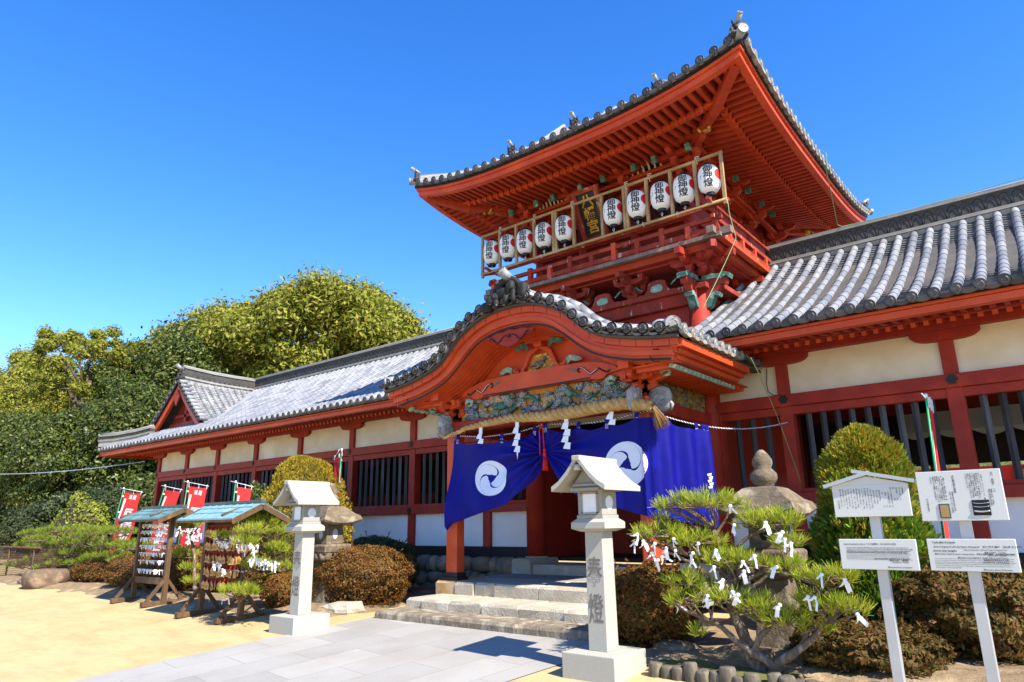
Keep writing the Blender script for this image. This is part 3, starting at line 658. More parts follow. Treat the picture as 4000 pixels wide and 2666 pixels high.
def bracket(name, c, out, steps=2, sc_=1.0, m=RED2, diag=False, nose=True):
    """Stepped bracket complex standing at c and reaching out along `out`."""
    b = MB(); c = Vector(c); o_ = Vector(out).normalized(); s_ = o_.cross(Vector((0, 0, 1))); z = 0; W = .085*sc_
    block(b, c, .21*sc_, .13*sc_); z = .10*sc_
    for k in range(steps):
        rch = (.19*(k+1))*sc_*(1.3 if diag else 1)
        arm(b, c+Vector((0, 0, z)), o_, .1*sc_, rch+.07*sc_, W, .095*sc_)
        if not diag:
            for q in range(k+1 if k else 1):
                cc = c+o_*(.19*sc_*q)
                arm(b, cc+Vector((0, 0, z+.001+.0015*q)), s_, (.24+.05*k)*sc_, (.24+.05*k)*sc_, W*.94, .09*sc_)
                for e in (-1, 0, 1): block(b, cc+s_*(e*(.2+.05*k)*sc_)+Vector((0, 0, z+.09*sc_)), .105*sc_, .075*sc_)
        block(b, c+o_*rch+Vector((0, 0, z+.092*sc_)), .115*sc_, .075*sc_)
        z += .155*sc_
    if nose: b.bar(c+o_*.1+Vector((0, 0, z+.0)), c+o_*(.19*steps*sc_*(1.3 if diag else 1)+.22*sc_)+Vector((0, 0, z-.03)), W, .10*sc_)
    o = gp(b, name, m); return o, z
# carved corner noses on top of the lower columns
def cap_carving(x):
    b = MB()
    for d in ((0, -1), (1 if x > 0 else -1, 0)):
        D = Vector((d[0], d[1], 0)); s_ = D.cross(Vector((0, 0, 1)))
        pr = [(.12, .30), (.42, .30), (.47, .25), (.44, .19), (.38, .21), (.34, .15), (.28, .06), (.24, .10), (.17, -.10), (.12, -.12)]
        b.extr(pr, lambda a, z, q: Vector((x, .02, 4.15))+D*a+Vector((0, 0, z))+s_*q, -.05, .05)
        pr2 = [(.10, .31), (.43, .31), (.50, .25), (.48, .31), (.43, .35), (.10, .35)]
    o = gp(b, 'carved_beam_nose', REDD)
    b = MB()
    for d in ((0, -1), (1 if x > 0 else -1, 0)):
        D = Vector((d[0], d[1], 0)); s_ = D.cross(Vector((0, 0, 1)))
        for q0, q1, pp in ((-.075, .075, [(.0, .302), (.30, .302), (.38, .27), (.46, .31), (.50, .27), (.52, .33), (.44, .37), (.36, .35), (.28, .37), (0, .37)]), (-.06, .06, [(.12, -.12), (.19, -.10), (.27, .05), (.33, .03), (.35, .08), (.28, .12), (.21, .08), (.16, -.03), (.12, -.03)])):
            b.extr(pp, lambda a, z, q: Vector((x, .02, 4.15))+D*a+Vector((0, 0, z))+s_*q, q0, q1)
    b.build('green_wave_trim', GREENP, o)
for x in (-GX, GX): cap_carving(x)
for x, sg in ((-GX, -1), (GX, 1)):
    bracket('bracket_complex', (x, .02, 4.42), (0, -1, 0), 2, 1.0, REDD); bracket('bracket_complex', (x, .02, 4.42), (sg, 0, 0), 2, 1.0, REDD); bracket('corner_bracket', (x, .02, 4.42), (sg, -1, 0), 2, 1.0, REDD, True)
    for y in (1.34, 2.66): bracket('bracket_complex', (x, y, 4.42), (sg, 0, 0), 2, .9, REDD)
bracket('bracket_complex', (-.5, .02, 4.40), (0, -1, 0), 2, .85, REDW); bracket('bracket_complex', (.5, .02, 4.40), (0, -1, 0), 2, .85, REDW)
def frog(x, y, z, s_=1.0, white=True, m=REDW):
    b = MB(); pr = [(-.42, 0), (-.34, .03), (-.27, .02), (-.2, .1), (-.17, .22), (-.08, .25), (.08, .25), (.17, .22), (.2, .1), (.27, .02), (.34, .03), (.42, 0)]
    b.extr([(a*s_, c*s_) for a, c in pr], lambda a, c, d: (x+a, y+d, z+c), -.03, .03); o = gp(b, 'frog_leg_strut', m)
    b = MB(); boulder(b, (x, y-.035, z+.085*s_), (.26*s_, .03, .15*s_), x+3)
    b.build('strut_carving', PALEG, o)
    for sg in (-1, 1): b = MB(); b.tube([(x+sg*.30*s_, y-.04, z+.10*s_), (x+sg*.36*s_, y-.05, z+.14*s_), (x+sg*.42*s_, y-.04, z+.20*s_), (x+sg*.47*s_, y-.04, z+.19*s_)], [.012, .018, .014, .006], 6); b.build('strut_scroll', GREENP, o)
frog(.95, -.09, 4.40, .8); frog(-.0, -.09, 4.40, .8); frog(-.95, -.09, 4.40, .8)
# balcony ------------------------------------------------------------------------
BX, BYF, BYB = 2.09, -.42, 4.38
b = MB(); b.bx(-BX+.10, BX-.10, BYF+.10, BYF+.26, 4.80, 4.93); b.bx(-BX+.10, BX-.10, BYB-.26, BYB-.10, 4.80, 4.93)
for sg in (-1, 1): b.bx(sg*(BX-.26), sg*(BX-.10), BYF+.26, BYB-.26, 4.80, 4.93)
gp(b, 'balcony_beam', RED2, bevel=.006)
b = MB(); b.bx(-BX+.2, BX-.2, BYF+.2, BYB-.2, 4.76, 4.79); gp(b, 'balcony_soffit', REDD)
b = MB(); b.bx(-BX, BX, BYF, BYF+.5, 4.935, 4.985)
for sg in (-1, 1): b.bx(sg*(BX-.5), sg*BX, BYF+.5, BYB, 4.935, 4.985)
gp(b, 'balcony_deck', WOODB if 0 else REDW, bevel=.004)
b = MB(); b.bx(-BX-.03, BX+.03, BYF-.03, BYF+.06, 4.90, 4.955); 
for sg in (-1, 1):
    b.bx(sg*BX, sg*(BX+.16), BYF+.02, BYF+.12, 4.93, 5.03); b.bx(sg*(BX-.12), sg*(BX-.02), BYF-.14, BYF-.03, 4.93, 5.03)
gp(b, 'weathered_deck_edge', mat('greyed_wood', [(.24, .20, .17), (.15, .11, .09), (.34, .20, .14)], 6, (1, 1, .3), .9, .5, 40))
for sg in (-1, 1): b = MB(); b.bx(sg*(BX-.06), sg*(BX+.03), BYF+.06, BYB, 4.90, 4.955); gp(b, 'deck_edge', RED)
RY, RX = BYF+.05, BX-.05
for z, hh, e in ((5.385, .045, .22), (5.20, .06, .10), (5.04, .075, .05)):
    b = MB()
    if z > 5.3:
        b.cyl((-RX-e, RY, z+.03), (-RX, RY, z), .026, .026, 8); b.cyl((-RX, RY, z), (RX, RY, z), .026, .026, 8); b.cyl((RX, RY, z), (RX+e, RY, z+.035), .026, .03, 8)
        for sg in (-1, 1): b.cyl((sg*RX, RY-e, z+.045), (sg*RX, RY, z+.012), .03, .026, 8); b.cyl((sg*RX, RY, z+.012), (sg*RX, BYB, z+.012), .026, .026, 8)
    else:
        b.bx(-RX-e, RX+e, RY-.028, RY+.028, z-hh/2, z+hh/2)
        for sg in (-1, 1): b.bx(sg*RX-.026, sg*RX+.026, RY-e, BYB, z-hh/2+.004, z+hh/2+.004)
    gp(b, 'balcony_rail', REDW if z < 5.3 else REDW)
k = 0
for x in [-2.04+.408*i for i in range(11)]:
    b = MB(); b.bx(x-.038, x+.038, RY-.036, RY+.036, 4.99, 5.27 if k % 2 == 0 else 5.18); gp(b, 'rail_post', REDW if k % 3 else RED); k += 1
for y in [.1+.5*i for i in range(9)]:
    for sg in (-1, 1): b = MB(); b.bx(sg*RX-.036, sg*RX+.036, y-.036, y+.036, 4.99, 5.2); gp(b, 'rail_post', RED)
# upper storey body ----------------------------------------------------------------
UX, UY0, UY1 = 1.42, .20, 3.76
b = MB(); b.bx(-UX, UX, UY0, UY1, 4.95, 6.45); gp(b, 'upper_wall', REDINT)
for x in (-UX, -.5, .5, UX):
    b = MB(); b.cyl((x, UY0, 4.95), (x, UY0, 6.1), .09, n=14); gp(b, 'upper_column', REDD)
for y in (1.4, 2.6, UY1):
    b = MB(); b.cyl((UX, y, 4.95), (UX, y, 6.1), .09, n=14); gp(b, 'upper_column', REDD)
for z0, z1 in ((5.02, 5.14), (5.55, 5.66), (5.96, 6.08)):
    b = MB(); b.bx(-UX-.05, UX+.05, UY0-.07, UY0+.05, z0, z1); b.bx(UX-.05, UX+.07, UY0+.05, UY1, z0, z1); b.bx(-UX-.07, -UX+.05, UY0+.05, UY1, z0, z1); gp(b, 'upper_tie_beam', REDD, bevel=.005)
b = MB()
for i in range(24): b.bx(-1.35+i*.118, -1.33+i*.118, UY0-.09, UY0-.05, 5.66, 5.96)
gp(b, 'upper_lattice_slat', BARW)
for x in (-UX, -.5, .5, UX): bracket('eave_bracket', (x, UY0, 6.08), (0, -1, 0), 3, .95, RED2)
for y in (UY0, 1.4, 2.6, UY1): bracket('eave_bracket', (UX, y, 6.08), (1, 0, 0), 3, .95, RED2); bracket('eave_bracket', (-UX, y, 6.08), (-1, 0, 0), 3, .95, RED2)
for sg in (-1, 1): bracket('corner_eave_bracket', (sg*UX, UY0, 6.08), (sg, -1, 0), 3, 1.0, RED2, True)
# outer purlin, rib coving, latticed soffit
PO = .50
b = MB(); b.bx(-UX-PO-.15, UX+PO+.15, UY0-PO-.06, UY0-PO+.06, 6.60, 6.71)
for sg in (-1, 1): b.bx(sg*(UX+PO)-.06, sg*(UX+PO)+.06, UY0-PO-.15, UY1+PO, 6.598, 6.708)
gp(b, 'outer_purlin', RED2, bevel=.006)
b = MB(); b.bx(-UX-.3, UX+.3, UY0-.28, UY0-.2, 6.40, 6.46)
for sg in (-1, 1): b.bx(sg*(UX+.2), sg*(UX+.28), UY0-.2, UY1+.2, 6.40, 6.46)
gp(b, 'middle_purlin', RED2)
IVORY = mat('ivory_rib_paint', [(.58, .50, .34), (.48, .40, .26)], 9, rough=.7)
def coving(a0, a1, fn, n):
    bw = MB()
    for i in range(n):
        a = a0+(a1-a0)*(i+.5)/n; pts = [fn(a, .02+.24*(1-math.cos(q)), .20*math.sin(q)) for q in [j*math.pi/8 for j in range(5)]]
        rg = [[Vector(p)+Vector(fn(e, 0, 0))-Vector(fn(0, 0, 0)) for e in (-.016, .016)]+[Vector(p)+Vector(fn(e, 0, .022))-Vector(fn(0, 0, 0)) for e in (.016, -.016)] for p in pts]
        bw.ring(rg)
    gp(bw, 'coving_rib', IVORY if fn is ff else RED)
ff = lambda a, o_, z: (a, UY0-.24-o_, 6.46+z*.8)
fr = lambda a, o_, z: (UX+.24+o_, a, 6.46+z*.8)
coving(-1.25, -.62, ff, 8); coving(.40, 1.20, ff, 8)
coving(.3, 1.25, fr, 12); coving(1.5, 2.5, fr, 12)
b = MB()
for x0, x1 in ((-1.3, -.55), (-.45, .45), (.55, 1.3)):
    for i in range(int((x1-x0)/.045)): b.bx(x0+i*.045, x0+i*.045+.02, UY0-.22, UY0-.02, 6.385, 6.40)
    for j in range(4): b.bx(x0, x1, UY0-.21+j*.05, UY0-.19+j*.05, 6.38, 6.384)
for y0, y1 in ((.3, 1.3), (1.5, 2.5)):
    for i in range(int((y1-y0)/.05)): b.bx(UX+.02, UX+.22, y0+i*.05, y0+i*.05+.022, 6.385, 6.40)
    for j in range(4): b.bx(UX+.04+j*.05, UX+.06+j*.05, y0, y1, 6.38, 6.384)
gp(b, 'soffit_lattice', RED)
b = MB(); b.bx(-1.3, 1.3, UY0-.22, UY0-.01, 6.41, 6.42); b.bx(UX+.01, UX+.22, .3, 2.5, 6.41, 6.42); gp(b, 'soffit_back_board', PLAST)
# green caps on bracket noses
for x in (-UX, -.5, .5, UX):
    for dx in (-.28, .28): b = MB(); b.box((x+dx, UY0-.46, 6.50), (.075, .09, .12), M=Matrix.Rotation(R(25), 4, 'X')); gp(b, 'bracket_cap', GREENP)
for y in (1.4, 2.6):
    for dy in (-.28, .28): b = MB(); b.box((UX+.46, y+dy, 6.50), (.09, .075, .12)); gp(b, 'bracket_cap', GREENP)
for sx, sy in ((-1, -1), (1, -1), (1, 1)):                       # small crouching guardian carvings under the hip rafters
    c = Vector((sx*2.06, UY0-.62 if sy < 0 else UY1+.62, 6.60)); b = MB()
    boulder(b, c, (.13, .13, .15), 1); boulder(b, c+Vector((sx*.03, sy*.05, .09)), (.12, .12, .11), 2)
    for e in (-1, 1): b.tube([c+Vector((e*.06, sy*.03, .03)), c+Vector((e*.09, sy*.08, -.03)), c+Vector((e*.06, sy*.09, -.09))], [.028, .024, .02], 6)
    gp(b, 'crouching_guardian_carving', GOLD)
# upper roof -------------------------------------------------------------------------
EX, EY0, EY1, ECY, EH = 2.95, -1.37, 5.33, 1.98, 3.35
def lift(a): return .29*min(1.1, abs(a))**3
def ez(x, y, base=6.66): return base+max(lift(x/EX), lift((y-ECY)/EH)) if 0 else base+lift(x/EX)*(abs(y-ECY)/EH)**4+lift((y-ECY)/EH)*(abs(x)/EX)**4
def eave_pt(side, a, inset=0, dz=0):
    """side 'f': front at x=a; 'r','l': sides at y=a. inset from the eave line towards the wall."""
    if side == 'f': x, y = a, EY0+inset; z = 6.66+lift(a/EX)
    elif side == 'b': x, y = a, EY1-inset; z = 6.66+lift(a/EX)
    else: sg = 1 if side == 'r' else -1; x, y = sg*(EX-inset), a; z = 6.66+lift((a-ECY)/EH)
    return Vector((x, y, z+dz))
def eave_strip(b, i0, i1, z0, z1, n=24):
    loop = []
    def add(i, dz): 
        pts = []
        for k in range(n): pts.append(eave_pt('f', -(EX-i)+2*(EX-i)*k/n, i, dz))
        for k in range(n): pts.append(eave_pt('r', EY0+i+(EY1-EY0-2*i)*k/n, i, dz))
        for k in range(n): pts.append(eave_pt('b', (EX-i)-2*(EX-i)*k/n, i, dz))
        for k in range(n): pts.append(eave_pt('l', EY1-i-(EY1-EY0-2*i)*k/n, i, dz))
        return pts
    rg = [add(i0, z0), add(i0, z1), add(i1, z1), add(i1, z0)]
    m = len(rg[0]); base = len(b.v)
    for r_ in rg: b.v += [tuple(p) for p in r_]
    for q in range(4):
        for k in range(m):
            j = (k+1) % m; b.f.append((base+q*m+k, base+q*m+j, base+((q+1) % 4)*m+j, base+((q+1) % 4)*m+k)); b.m.append(0); b.sm.append(False)
b = MB(); eave_strip(b, .0, .10, -.135, -.05); eave_strip(b, -.03, .09, -.048, .0); gp(b, 'eave_fascia', RED)
b = MB(); eave_strip(b, -.05, .12, .002, .045); gp(b, 'eave_shadow_strip', BLACKP)  # shaded gap above the fascia put in as a black strip
b = MB(); eave_strip(b, .52, .60, -.165, -.09); gp(b, 'inner_eave_board', RED)
b = MB(); eave_strip(b, .05, .66, -.03, -.025); eave_strip(b, .55, 1.5, -.005, .005); gp(b, 'soffit_board', REDD)
# rafters: flying tier and base tier, mitred at the hips
bf = MB(); bb_ = MB(); bt = MB()
def rafters(side, a0, a1, hip0, hip1):
    n = int((a1-a0)/.128)
    for i in range(n+1):
        a = a0+(a1-a0)*i/n; dist = min(a-hip0, hip1-a)                 # distance along the eave to the nearer corner
        e1 = min(.62, dist-.03)
        if e1 > .16:
            A = eave_pt(side, a, .085, -.10); B_ = eave_pt(side, a, e1, -.085); bf.bar(A, B_, .052, .085)
            d = (A-B_).normalized(); bf.mi = 1; bf.bar(A, A+d*.006, .060, .077); bf.mi = 0
        e2 = min(1.45, dist-.03)
        if e2 > .64: bb_.bar(eave_pt(side, a, .50, -.16), eave_pt(side, a, e2, -.055), .052, .10)
rafters('f', -EX+.12, EX-.12, -EX, EX)
for s_ in 'rl': rafters(s_, EY0+.12, EY1-.12, EY0, EY1)
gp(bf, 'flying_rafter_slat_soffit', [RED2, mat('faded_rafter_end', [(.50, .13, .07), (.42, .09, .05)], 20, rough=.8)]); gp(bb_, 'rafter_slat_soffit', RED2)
for sx in (-1, 1):
    for sy in (-1, 1):
        c0 = Vector((sx*(EX-.12), EY0+.12 if sy < 0 else EY1-.12, 6.66+.26-.12)); c1 = Vector((sx*(EX-.66), EY0+.66 if sy < 0 else EY1-.66, 6.60)); c2 = Vector((sx*(EX-1.55), EY0+1.55 if sy < 0 else EY1-1.55, 6.62))
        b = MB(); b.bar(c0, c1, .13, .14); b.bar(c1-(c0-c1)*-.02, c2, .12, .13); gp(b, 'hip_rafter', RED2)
# tiles: hipped lower skirt then a gabled top, seen only along its eaves
def uz(q): return 1.5*(.36*q+.64*q*q)
PF = lambda s, q: Vector((s*(1-.0*q), EY0-.10+q*2.0, 6.735+lift(min(1, abs(s)/EX))*(1-q)**2+uz(q)))
PRt = lambda s, q: Vector((EX+.10-q*2.0, s, 6.735+lift((s-ECY)/EH)*(1-q)**2+uz(q)))
PLf = lambda s, q: Vector((-EX-.10+q*2.0, s, 6.735+lift((s-ECY)/EH)*(1-q)**2+uz(q)))
SU = [-2.86+.1972*i for i in range(30)]
SS_ = [EY0+.10+.1975*i for i in range(34)]
tf = lambda s: (0, min(1, max(0, (EX+.1-abs(s))/2.0)))
ts = lambda s: (0, min(1, max(0, (min(s-EY0, EY1-s)+.1)/2.0)))
roofu = None
for PP, SS, tr, ax in ((PF, SU, tf, (0, -1, -.1)), (PRt, SS_, ts, (1, 0, -.1)), (PLf, SS_, ts, (-1, 0, -.1))):
    b = MB(); pans(b, PP, SS, tr, L=2.3, seg=.2); o = gp(b, 'pan_tile_roof', TILEP)
    b = MB(); rolls(b, PP, SS, tr, L=2.3, r=.053); b.build('cover_tile_ribs', TILE, o)
    b = MB(); eave_front(b, PP, SS, .062, Vector(ax)); b.build('eave_end_tile', [TILE, TILED if PP is not PRt else TILEL], o)
b = MB(); zt = 8.28
b.quadpts([(-1.1, .72, 8.0), (1.1, .72, 8.0), (1.1, 3.24, 8.0), (-1.1, 3.24, 8.0), (-1.3, 1.98, 8.45), (1.3, 1.98, 8.45)], [(0, 1, 5, 4), (2, 3, 4, 5), (1, 2, 5), (3, 0, 4)])
b.quadpts([(-EX+.75, EY0+.75, 6.76), (EX-.75, EY0+.75, 6.76), (EX-.75, EY1-.75, 6.76), (-EX+.75, EY1-.75, 6.76), (-1, .7, 7.98), (1, .7, 7.98), (1, 3.2, 7.98), (-1, 3.2, 7.98)], [(0, 1, 5, 4), (1, 2, 6, 5), (2, 3, 7, 6), (3, 0, 4, 7), (0, 3, 2, 1)])
gp(b, 'roof_deck', TILEP)
rr = ridge(gate, 'roof_ridge', [(-1.35, 1.98, 8.42), (1.35, 1.98, 8.42)], .2, .24); rr.location = GO
for sx in (-1, 1):
    for sy in (-1, 1):
        f = lambda q: Vector((sx*(EX+.06-q*2.0), (EY0-.06+q*2.0) if sy < 0 else (EY1+.06-q*2.0), 6.78+.29*(1-q)**2+uz(q)))
        rr = ridge(gate, 'hip_ridge', [f(0.04+i*.19) for i in range(6)], .16, .12); rr.location = GO
        oni(gate, f(.02)+Vector((0, 0, .0)), (sx, sy, 0), .62, 'hip_end_ornament').location = GO
        b = MB(); c = f(-.03)+Vector((0, 0, .02)); b.mi = 0; b.cyl(c, f(.12), .062, .058, 10); disc(b, c, (sx, sy, 0), .07, .03); gp(b, 'corner_end_tile', [TILE, TILEL])
for x, y in ((-.84, -1.30), (.38, -1.3), (1.76, -1.3)):           # three small ornaments along the front slope
    o = oni(gate, (x, y, 6.86), (0, -1, 0), .5, 'descending_ridge_ornament', horn=True); o.location = GO
# ------------------------------------------------------------------ plaque under the eaves
pl = thing('shrine_plaque', 'dark framed plaque with three gold characters leaning out between the paper lanterns', 'plaque', (-.08, -.25, 5.98))
Mp = Matrix.Translation((-.08, -.20, 5.98)) @ Matrix.Rotation(R(24), 4, 'X')
PM = lambda a, c, d: (Mp @ Vector((a, d, c)))-Vector((-.08, -.25, 5.98))
b = MB(); b.extr([(-.17, -.36), (.17, -.36), (.17, .36), (-.17, .36)], PM, -.02, .02); b.build('board', BLACKP, pl)
b = MB()
for q in ([(-.25, .36), (.25, .36), (.25, .43), (-.25, .43)], [(-.25, -.43), (.25, -.43), (.25, -.36), (-.25, -.36)], [(-.25, -.36), (-.17, -.36), (-.17, .36), (-.25, .36)], [(.17, -.36), (.25, -.36), (.25, .36), (.17, .36)]): b.extr(q, PM, -.05, .03)
b.build('frame', REDW, pl)
text_mesh('gold_lettering', vert('八幡宮'), .225, GOLD, pl, None, .02, .008, .96, fn=lambda p: PM(p.x, p.y, -.026-p.z))
# ------------------------------------------------------------------ porch with the curved (undulating) gable
def lut(tab):
    xs = [a for a, c in tab]; zs = [c for a, c in tab]
    def f(x):
        x = abs(x)
        if x >= xs[-1]: return zs[-1]+(zs[-1]-zs[-2])/(xs[-1]-xs[-2])*(x-xs[-1])
        i = max(j for j in range(len(xs)) if xs[j] <= x); i = min(i, len(xs)-2)
        p0 = zs[max(i-1, 0)] if i else zs[1]; p1, p2 = zs[i], zs[i+1]; p3 = zs[min(i+2, len(zs)-1)]
        h = xs[i+1]-xs[i]; q = (x-xs[i])/h
        m1 = (p2-p0)/((xs[i+1]-xs[i-1]) if i else 2*h)*h; m2 = (p3-p1)/((xs[min(i+2, len(xs)-1)]-xs[i]))*h
        return (2*q**3-3*q*q+1)*p1+(q**3-2*q*q+q)*m1+(-2*q**3+3*q*q)*p2+(q**3-q*q)*m2
    return f
KT = lut([(0, 3.79), (.22, 3.782), (.43, 3.745), (.6, 3.685), (.76, 3.605), (.92, 3.505), (1.11, 3.32), (1.25, 3.22), (1.39, 3.16), (1.53, 3.12), (1.68, 3.08), (1.83, 3.05), (2.0, 3.02), (2.13, 3.005), (2.32, 2.985)])
KB = lut([(0, 3.555), (.22, 3.543), (.4, 3.51), (.58, 3.45), (.76, 3.335), (.93, 3.195), (1.07, 3.085), (1.21, 3.0), (1.38, 2.93), (1.55, 2.88), (1.72, 2.84), (1.93, 2.81), (2.15, 2.78)])
xs_ = lambda a, n=48: [-a+2*a*i/n for i in range(n+1)]
def kband(b, top, bot, y0, y1, half, n=48):
    b.ring([[(x, y0, top(x)), (x, y1, top(x)), (x, y1, bot(x)), (x, y0, bot(x))] for x in xs_(half, n)])
PF_ = 'porch'
b = MB(); kband(b, KT, lambda x: KT(x)-.075, -2.47, -2.2, 2.30); kar = gp(b, 'gable_upper_board', RED)
b = MB(); kband(b, lambda x: KT(x)-.078, lambda x: KB(x)+.075, -2.42, -2.2, 2.25); kband(b, lambda x: KB(x)+.075+.03, lambda x: KB(x)+.05, -2.44, -2.3, 2.22); gp(b, 'curved_gable_board', RED)
b = MB(); kband(b, lambda x: KB(x)+.05, KB, -2.395, -2.2, 2.2); gp(b, 'gable_lower_board', RED)
b = MB(); kband(b, lambda x: KB(x)+.024, KB, -2.408, -2.396, 2.17); gp(b, 'gable_black_edge', BLACKP)
b = MB(); kband(b, lambda x: KT(x)+.055, lambda x: KT(x)+.004, -2.5, -2.2, 2.33); gp(b, 'gable_shadow_strip', BLACKP)  # black band standing in for the shade beneath the verge tiles
for i in range(23):                                             # joints of the upper board
    x = -2.2+i*.2; b = MB(); b.box((x, -2.4715, KT(x)-.036), (.005, .003, .066)); b.build('board_joint', BLACKP, kar)
for sg in (-1, 1):                                              # scrolls at the tips and the flat ends
    b = MB(); b.tube([(sg*(2.02+.05*math.cos(a)*(1+a*.2)), -2.43, 2.86+.04*math.sin(a)*(1+a*.25)) for a in [k*.5 for k in range(11)]], .007, 5); gp(b, 'tip_scroll', BLACKP)
b = MB(); b.smooth = True
b.ring([[(x, -2.25, KB(x)+.03), (x, -.05, KB(x)+.03)] for x in xs_(2.15)], False, False); gp(b, 'porch_soffit', RED)
b = MB()
for k in range(5): kband(b, lambda x: KB(x)+.04-.0*k, lambda x: KB(x)-.012-.014*k, -2.19+k*.075, -2.13+k*.075, 1.75-.03*k, 40)
gp(b, 'curved_rib', RED)
b = MB(); n = 40
pl_ = [(x, KB(x)+.02) for x in xs_(1.42, n)]+[(1.42, 2.86), (-1.42, 2.86)]
b.extr(pl_, lambda a, c, d: (a, d, c), -1.84, -1.80); gp(b, 'gable_pediment_wall', RED)
# rainbow beam, carved frieze, lower beam
top = [(-1.30, 2.87), (-1.23, 2.935), (-1.1, 2.985), (-.95, 3.02), (-.75, 3.045), (-.3, 3.06)]
top = top+[(-a, c) for a, c in reversed(top)]
bot = [(1.30, 2.87), (1.19, 2.86), (1.12, 2.85), (1.06, 2.80), (.98, 2.795), (.9, 2.815), (.5, 2.825)]
bot = bot+[(-a, c) for a, c in reversed(bot)]
b = MB(); b.extr(top+bot, lambda a, c, d: (a, d, c), -1.98, -1.78); kb = gp(b, 'rainbow_beam', RED)
b = MB(); b.bx(-.88, .88, -1.985, -1.97, 2.822, 2.84); b.build('beam_black_line', BLACKP, kb)
for sg in (-1, 1):
    sw = lambda x, z: (sg*x, -1.986, z)
    def smooth(ps, k=6):
        ps = [Vector(p) for p in ps]; out = []
        for i in range(len(ps)-1):
            p0, p1, p2, p3 = ps[max(i-1, 0)], ps[i], ps[i+1], ps[min(i+2, len(ps)-1)]
            for j in range(k): q = j/k; out.append(.5*((2*p1)+(p2-p0)*q+(2*p0-5*p1+4*p2-p3)*q*q+(3*p1-p0-3*p2+p3)*q**3))
        return out+[ps[-1]]
    b = MB(); b.tube(smooth([sw(1.17, 2.89), sw(1.12, 2.87), sw(1.06, 2.90), sw(1.0, 2.93), sw(.95, 2.90), sw(.90, 2.88), sw(.85, 2.91), sw(.80, 2.96), sw(.74, 2.98), sw(.70, 2.95), sw(.73, 2.92)]), .0115, 5); b.build('ink_scroll', BLACKP, kb)
    b = MB(); b.tube(smooth([sw(1.0, 2.93), sw(.95, 2.90), sw(.90, 2.88), sw(.85, 2.91), sw(.80, 2.96), sw(.74, 2.98)]), .004, 4); o = b.build('white_scroll_line', WHITEC, kb); o.location = (0, -.012, 0)
    b = MB(); b.extr([(sg*a, c) for a, c in [(.70, 2.955), (.62, 2.99), (.52, 2.985), (.60, 2.97), (.66, 2.94)]], lambda a, c, d: (a, d, c), -1.992, -1.975); b.build('leaf_tip', GREENP, kb)
    b = MB(); b.extr([(sg*a, c) for a, c in [(1.32, 2.92), (1.22, 2.86), (1.12, 2.845), (1.05, 2.80), (1.32, 2.80)]], lambda a, c, d: (a, d, c), -1.93, -1.80); gp(b, 'green_beam_corner', GREENP)
b = MB(); b.bx(-1.43, 1.43, -1.98, -1.78, 2.375, 2.515); gp(b, 'lower_porch_beam', REDD, bevel=.006)
fr_ = MB(); fr_.bx(-1.40, 1.40, -1.86, -1.82, 2.51, 2.83); frz = gp(fr_, 'carved_frieze', OCHRE)
def spiral(b, x, z, r, y, turns=1.6, th=.008, ph=0):
    b.tube([(x+r*(1-q/14*.85)*math.cos(ph+turns*6.283*q/14), y-.008, z+r*.8*(1-q/14*.85)*math.sin(ph+turns*6.283*q/14)) for q in range(15)], th, 4)
rr_ = random.Random(4); ca_ = MB(); cl = [ca_]*3; cw = ca_
for i in range(150):
    x = rr_.uniform(-1.34, 1.34); z = rr_.uniform(2.53, 2.79)
    if abs(x) > 1.15 and z > 2.72: continue
    r = rr_.uniform(.03, .075); k = (0, 1, 0, 2, 0, 3)[i % 6]; ca_.mi = k; KK = k; k = 0; y = -1.865-rr_.uniform(.0, .035)
    boulder(cl[k], (x, y, z), (r*2.1, .05, r*1.5), i)
    for q in range(4): a = q*1.7+i; boulder(cl[k], (x+r*math.cos(a), y-.005, z+.6*r*math.sin(a)), (r*.9, .05, r*.7), i+q)
    ca_.mi = 4; spiral(cw, x, z, r*.85, y-.022, 1.7, .0036, i)
ca_.build('cloud_carving', [CLOUDG, CLOUDB, OCHRE, DRAG, CLOUDW], frz)
b = MB(); pts = [(1.22*(1-2*q/40), -1.885-.022*math.sin(q*.62*2), 2.66+.085*math.sin(q*.62)) for q in range(41)]
b.tube(pts, [.008+.020*math.sin(math.pi*q/40) for q in range(41)], 7)
for q in range(2, 39): b.box((pts[q][0], pts[q][1]-.02, pts[q][2]+.035), (.012, .012, .03), M=Matrix.Rotation(.6, 4, 'Y'))
boulder(b, (-.62, -1.91, 2.66), (.14, .07, .11), 3); boulder(b, (-.70, -1.93, 2.65), (.09, .06, .07), 5)
for x, z in ((-.3, 2.58), (.35, 2.57), (.8, 2.62), (1.15, 2.72)): b.tube([(x, -1.9, z+.05), (x+.05, -1.92, z), (x+.1, -1.91, z-.02)], [.018, .014, .006], 5)
b.build('dragon_carving', DRAG, frz)
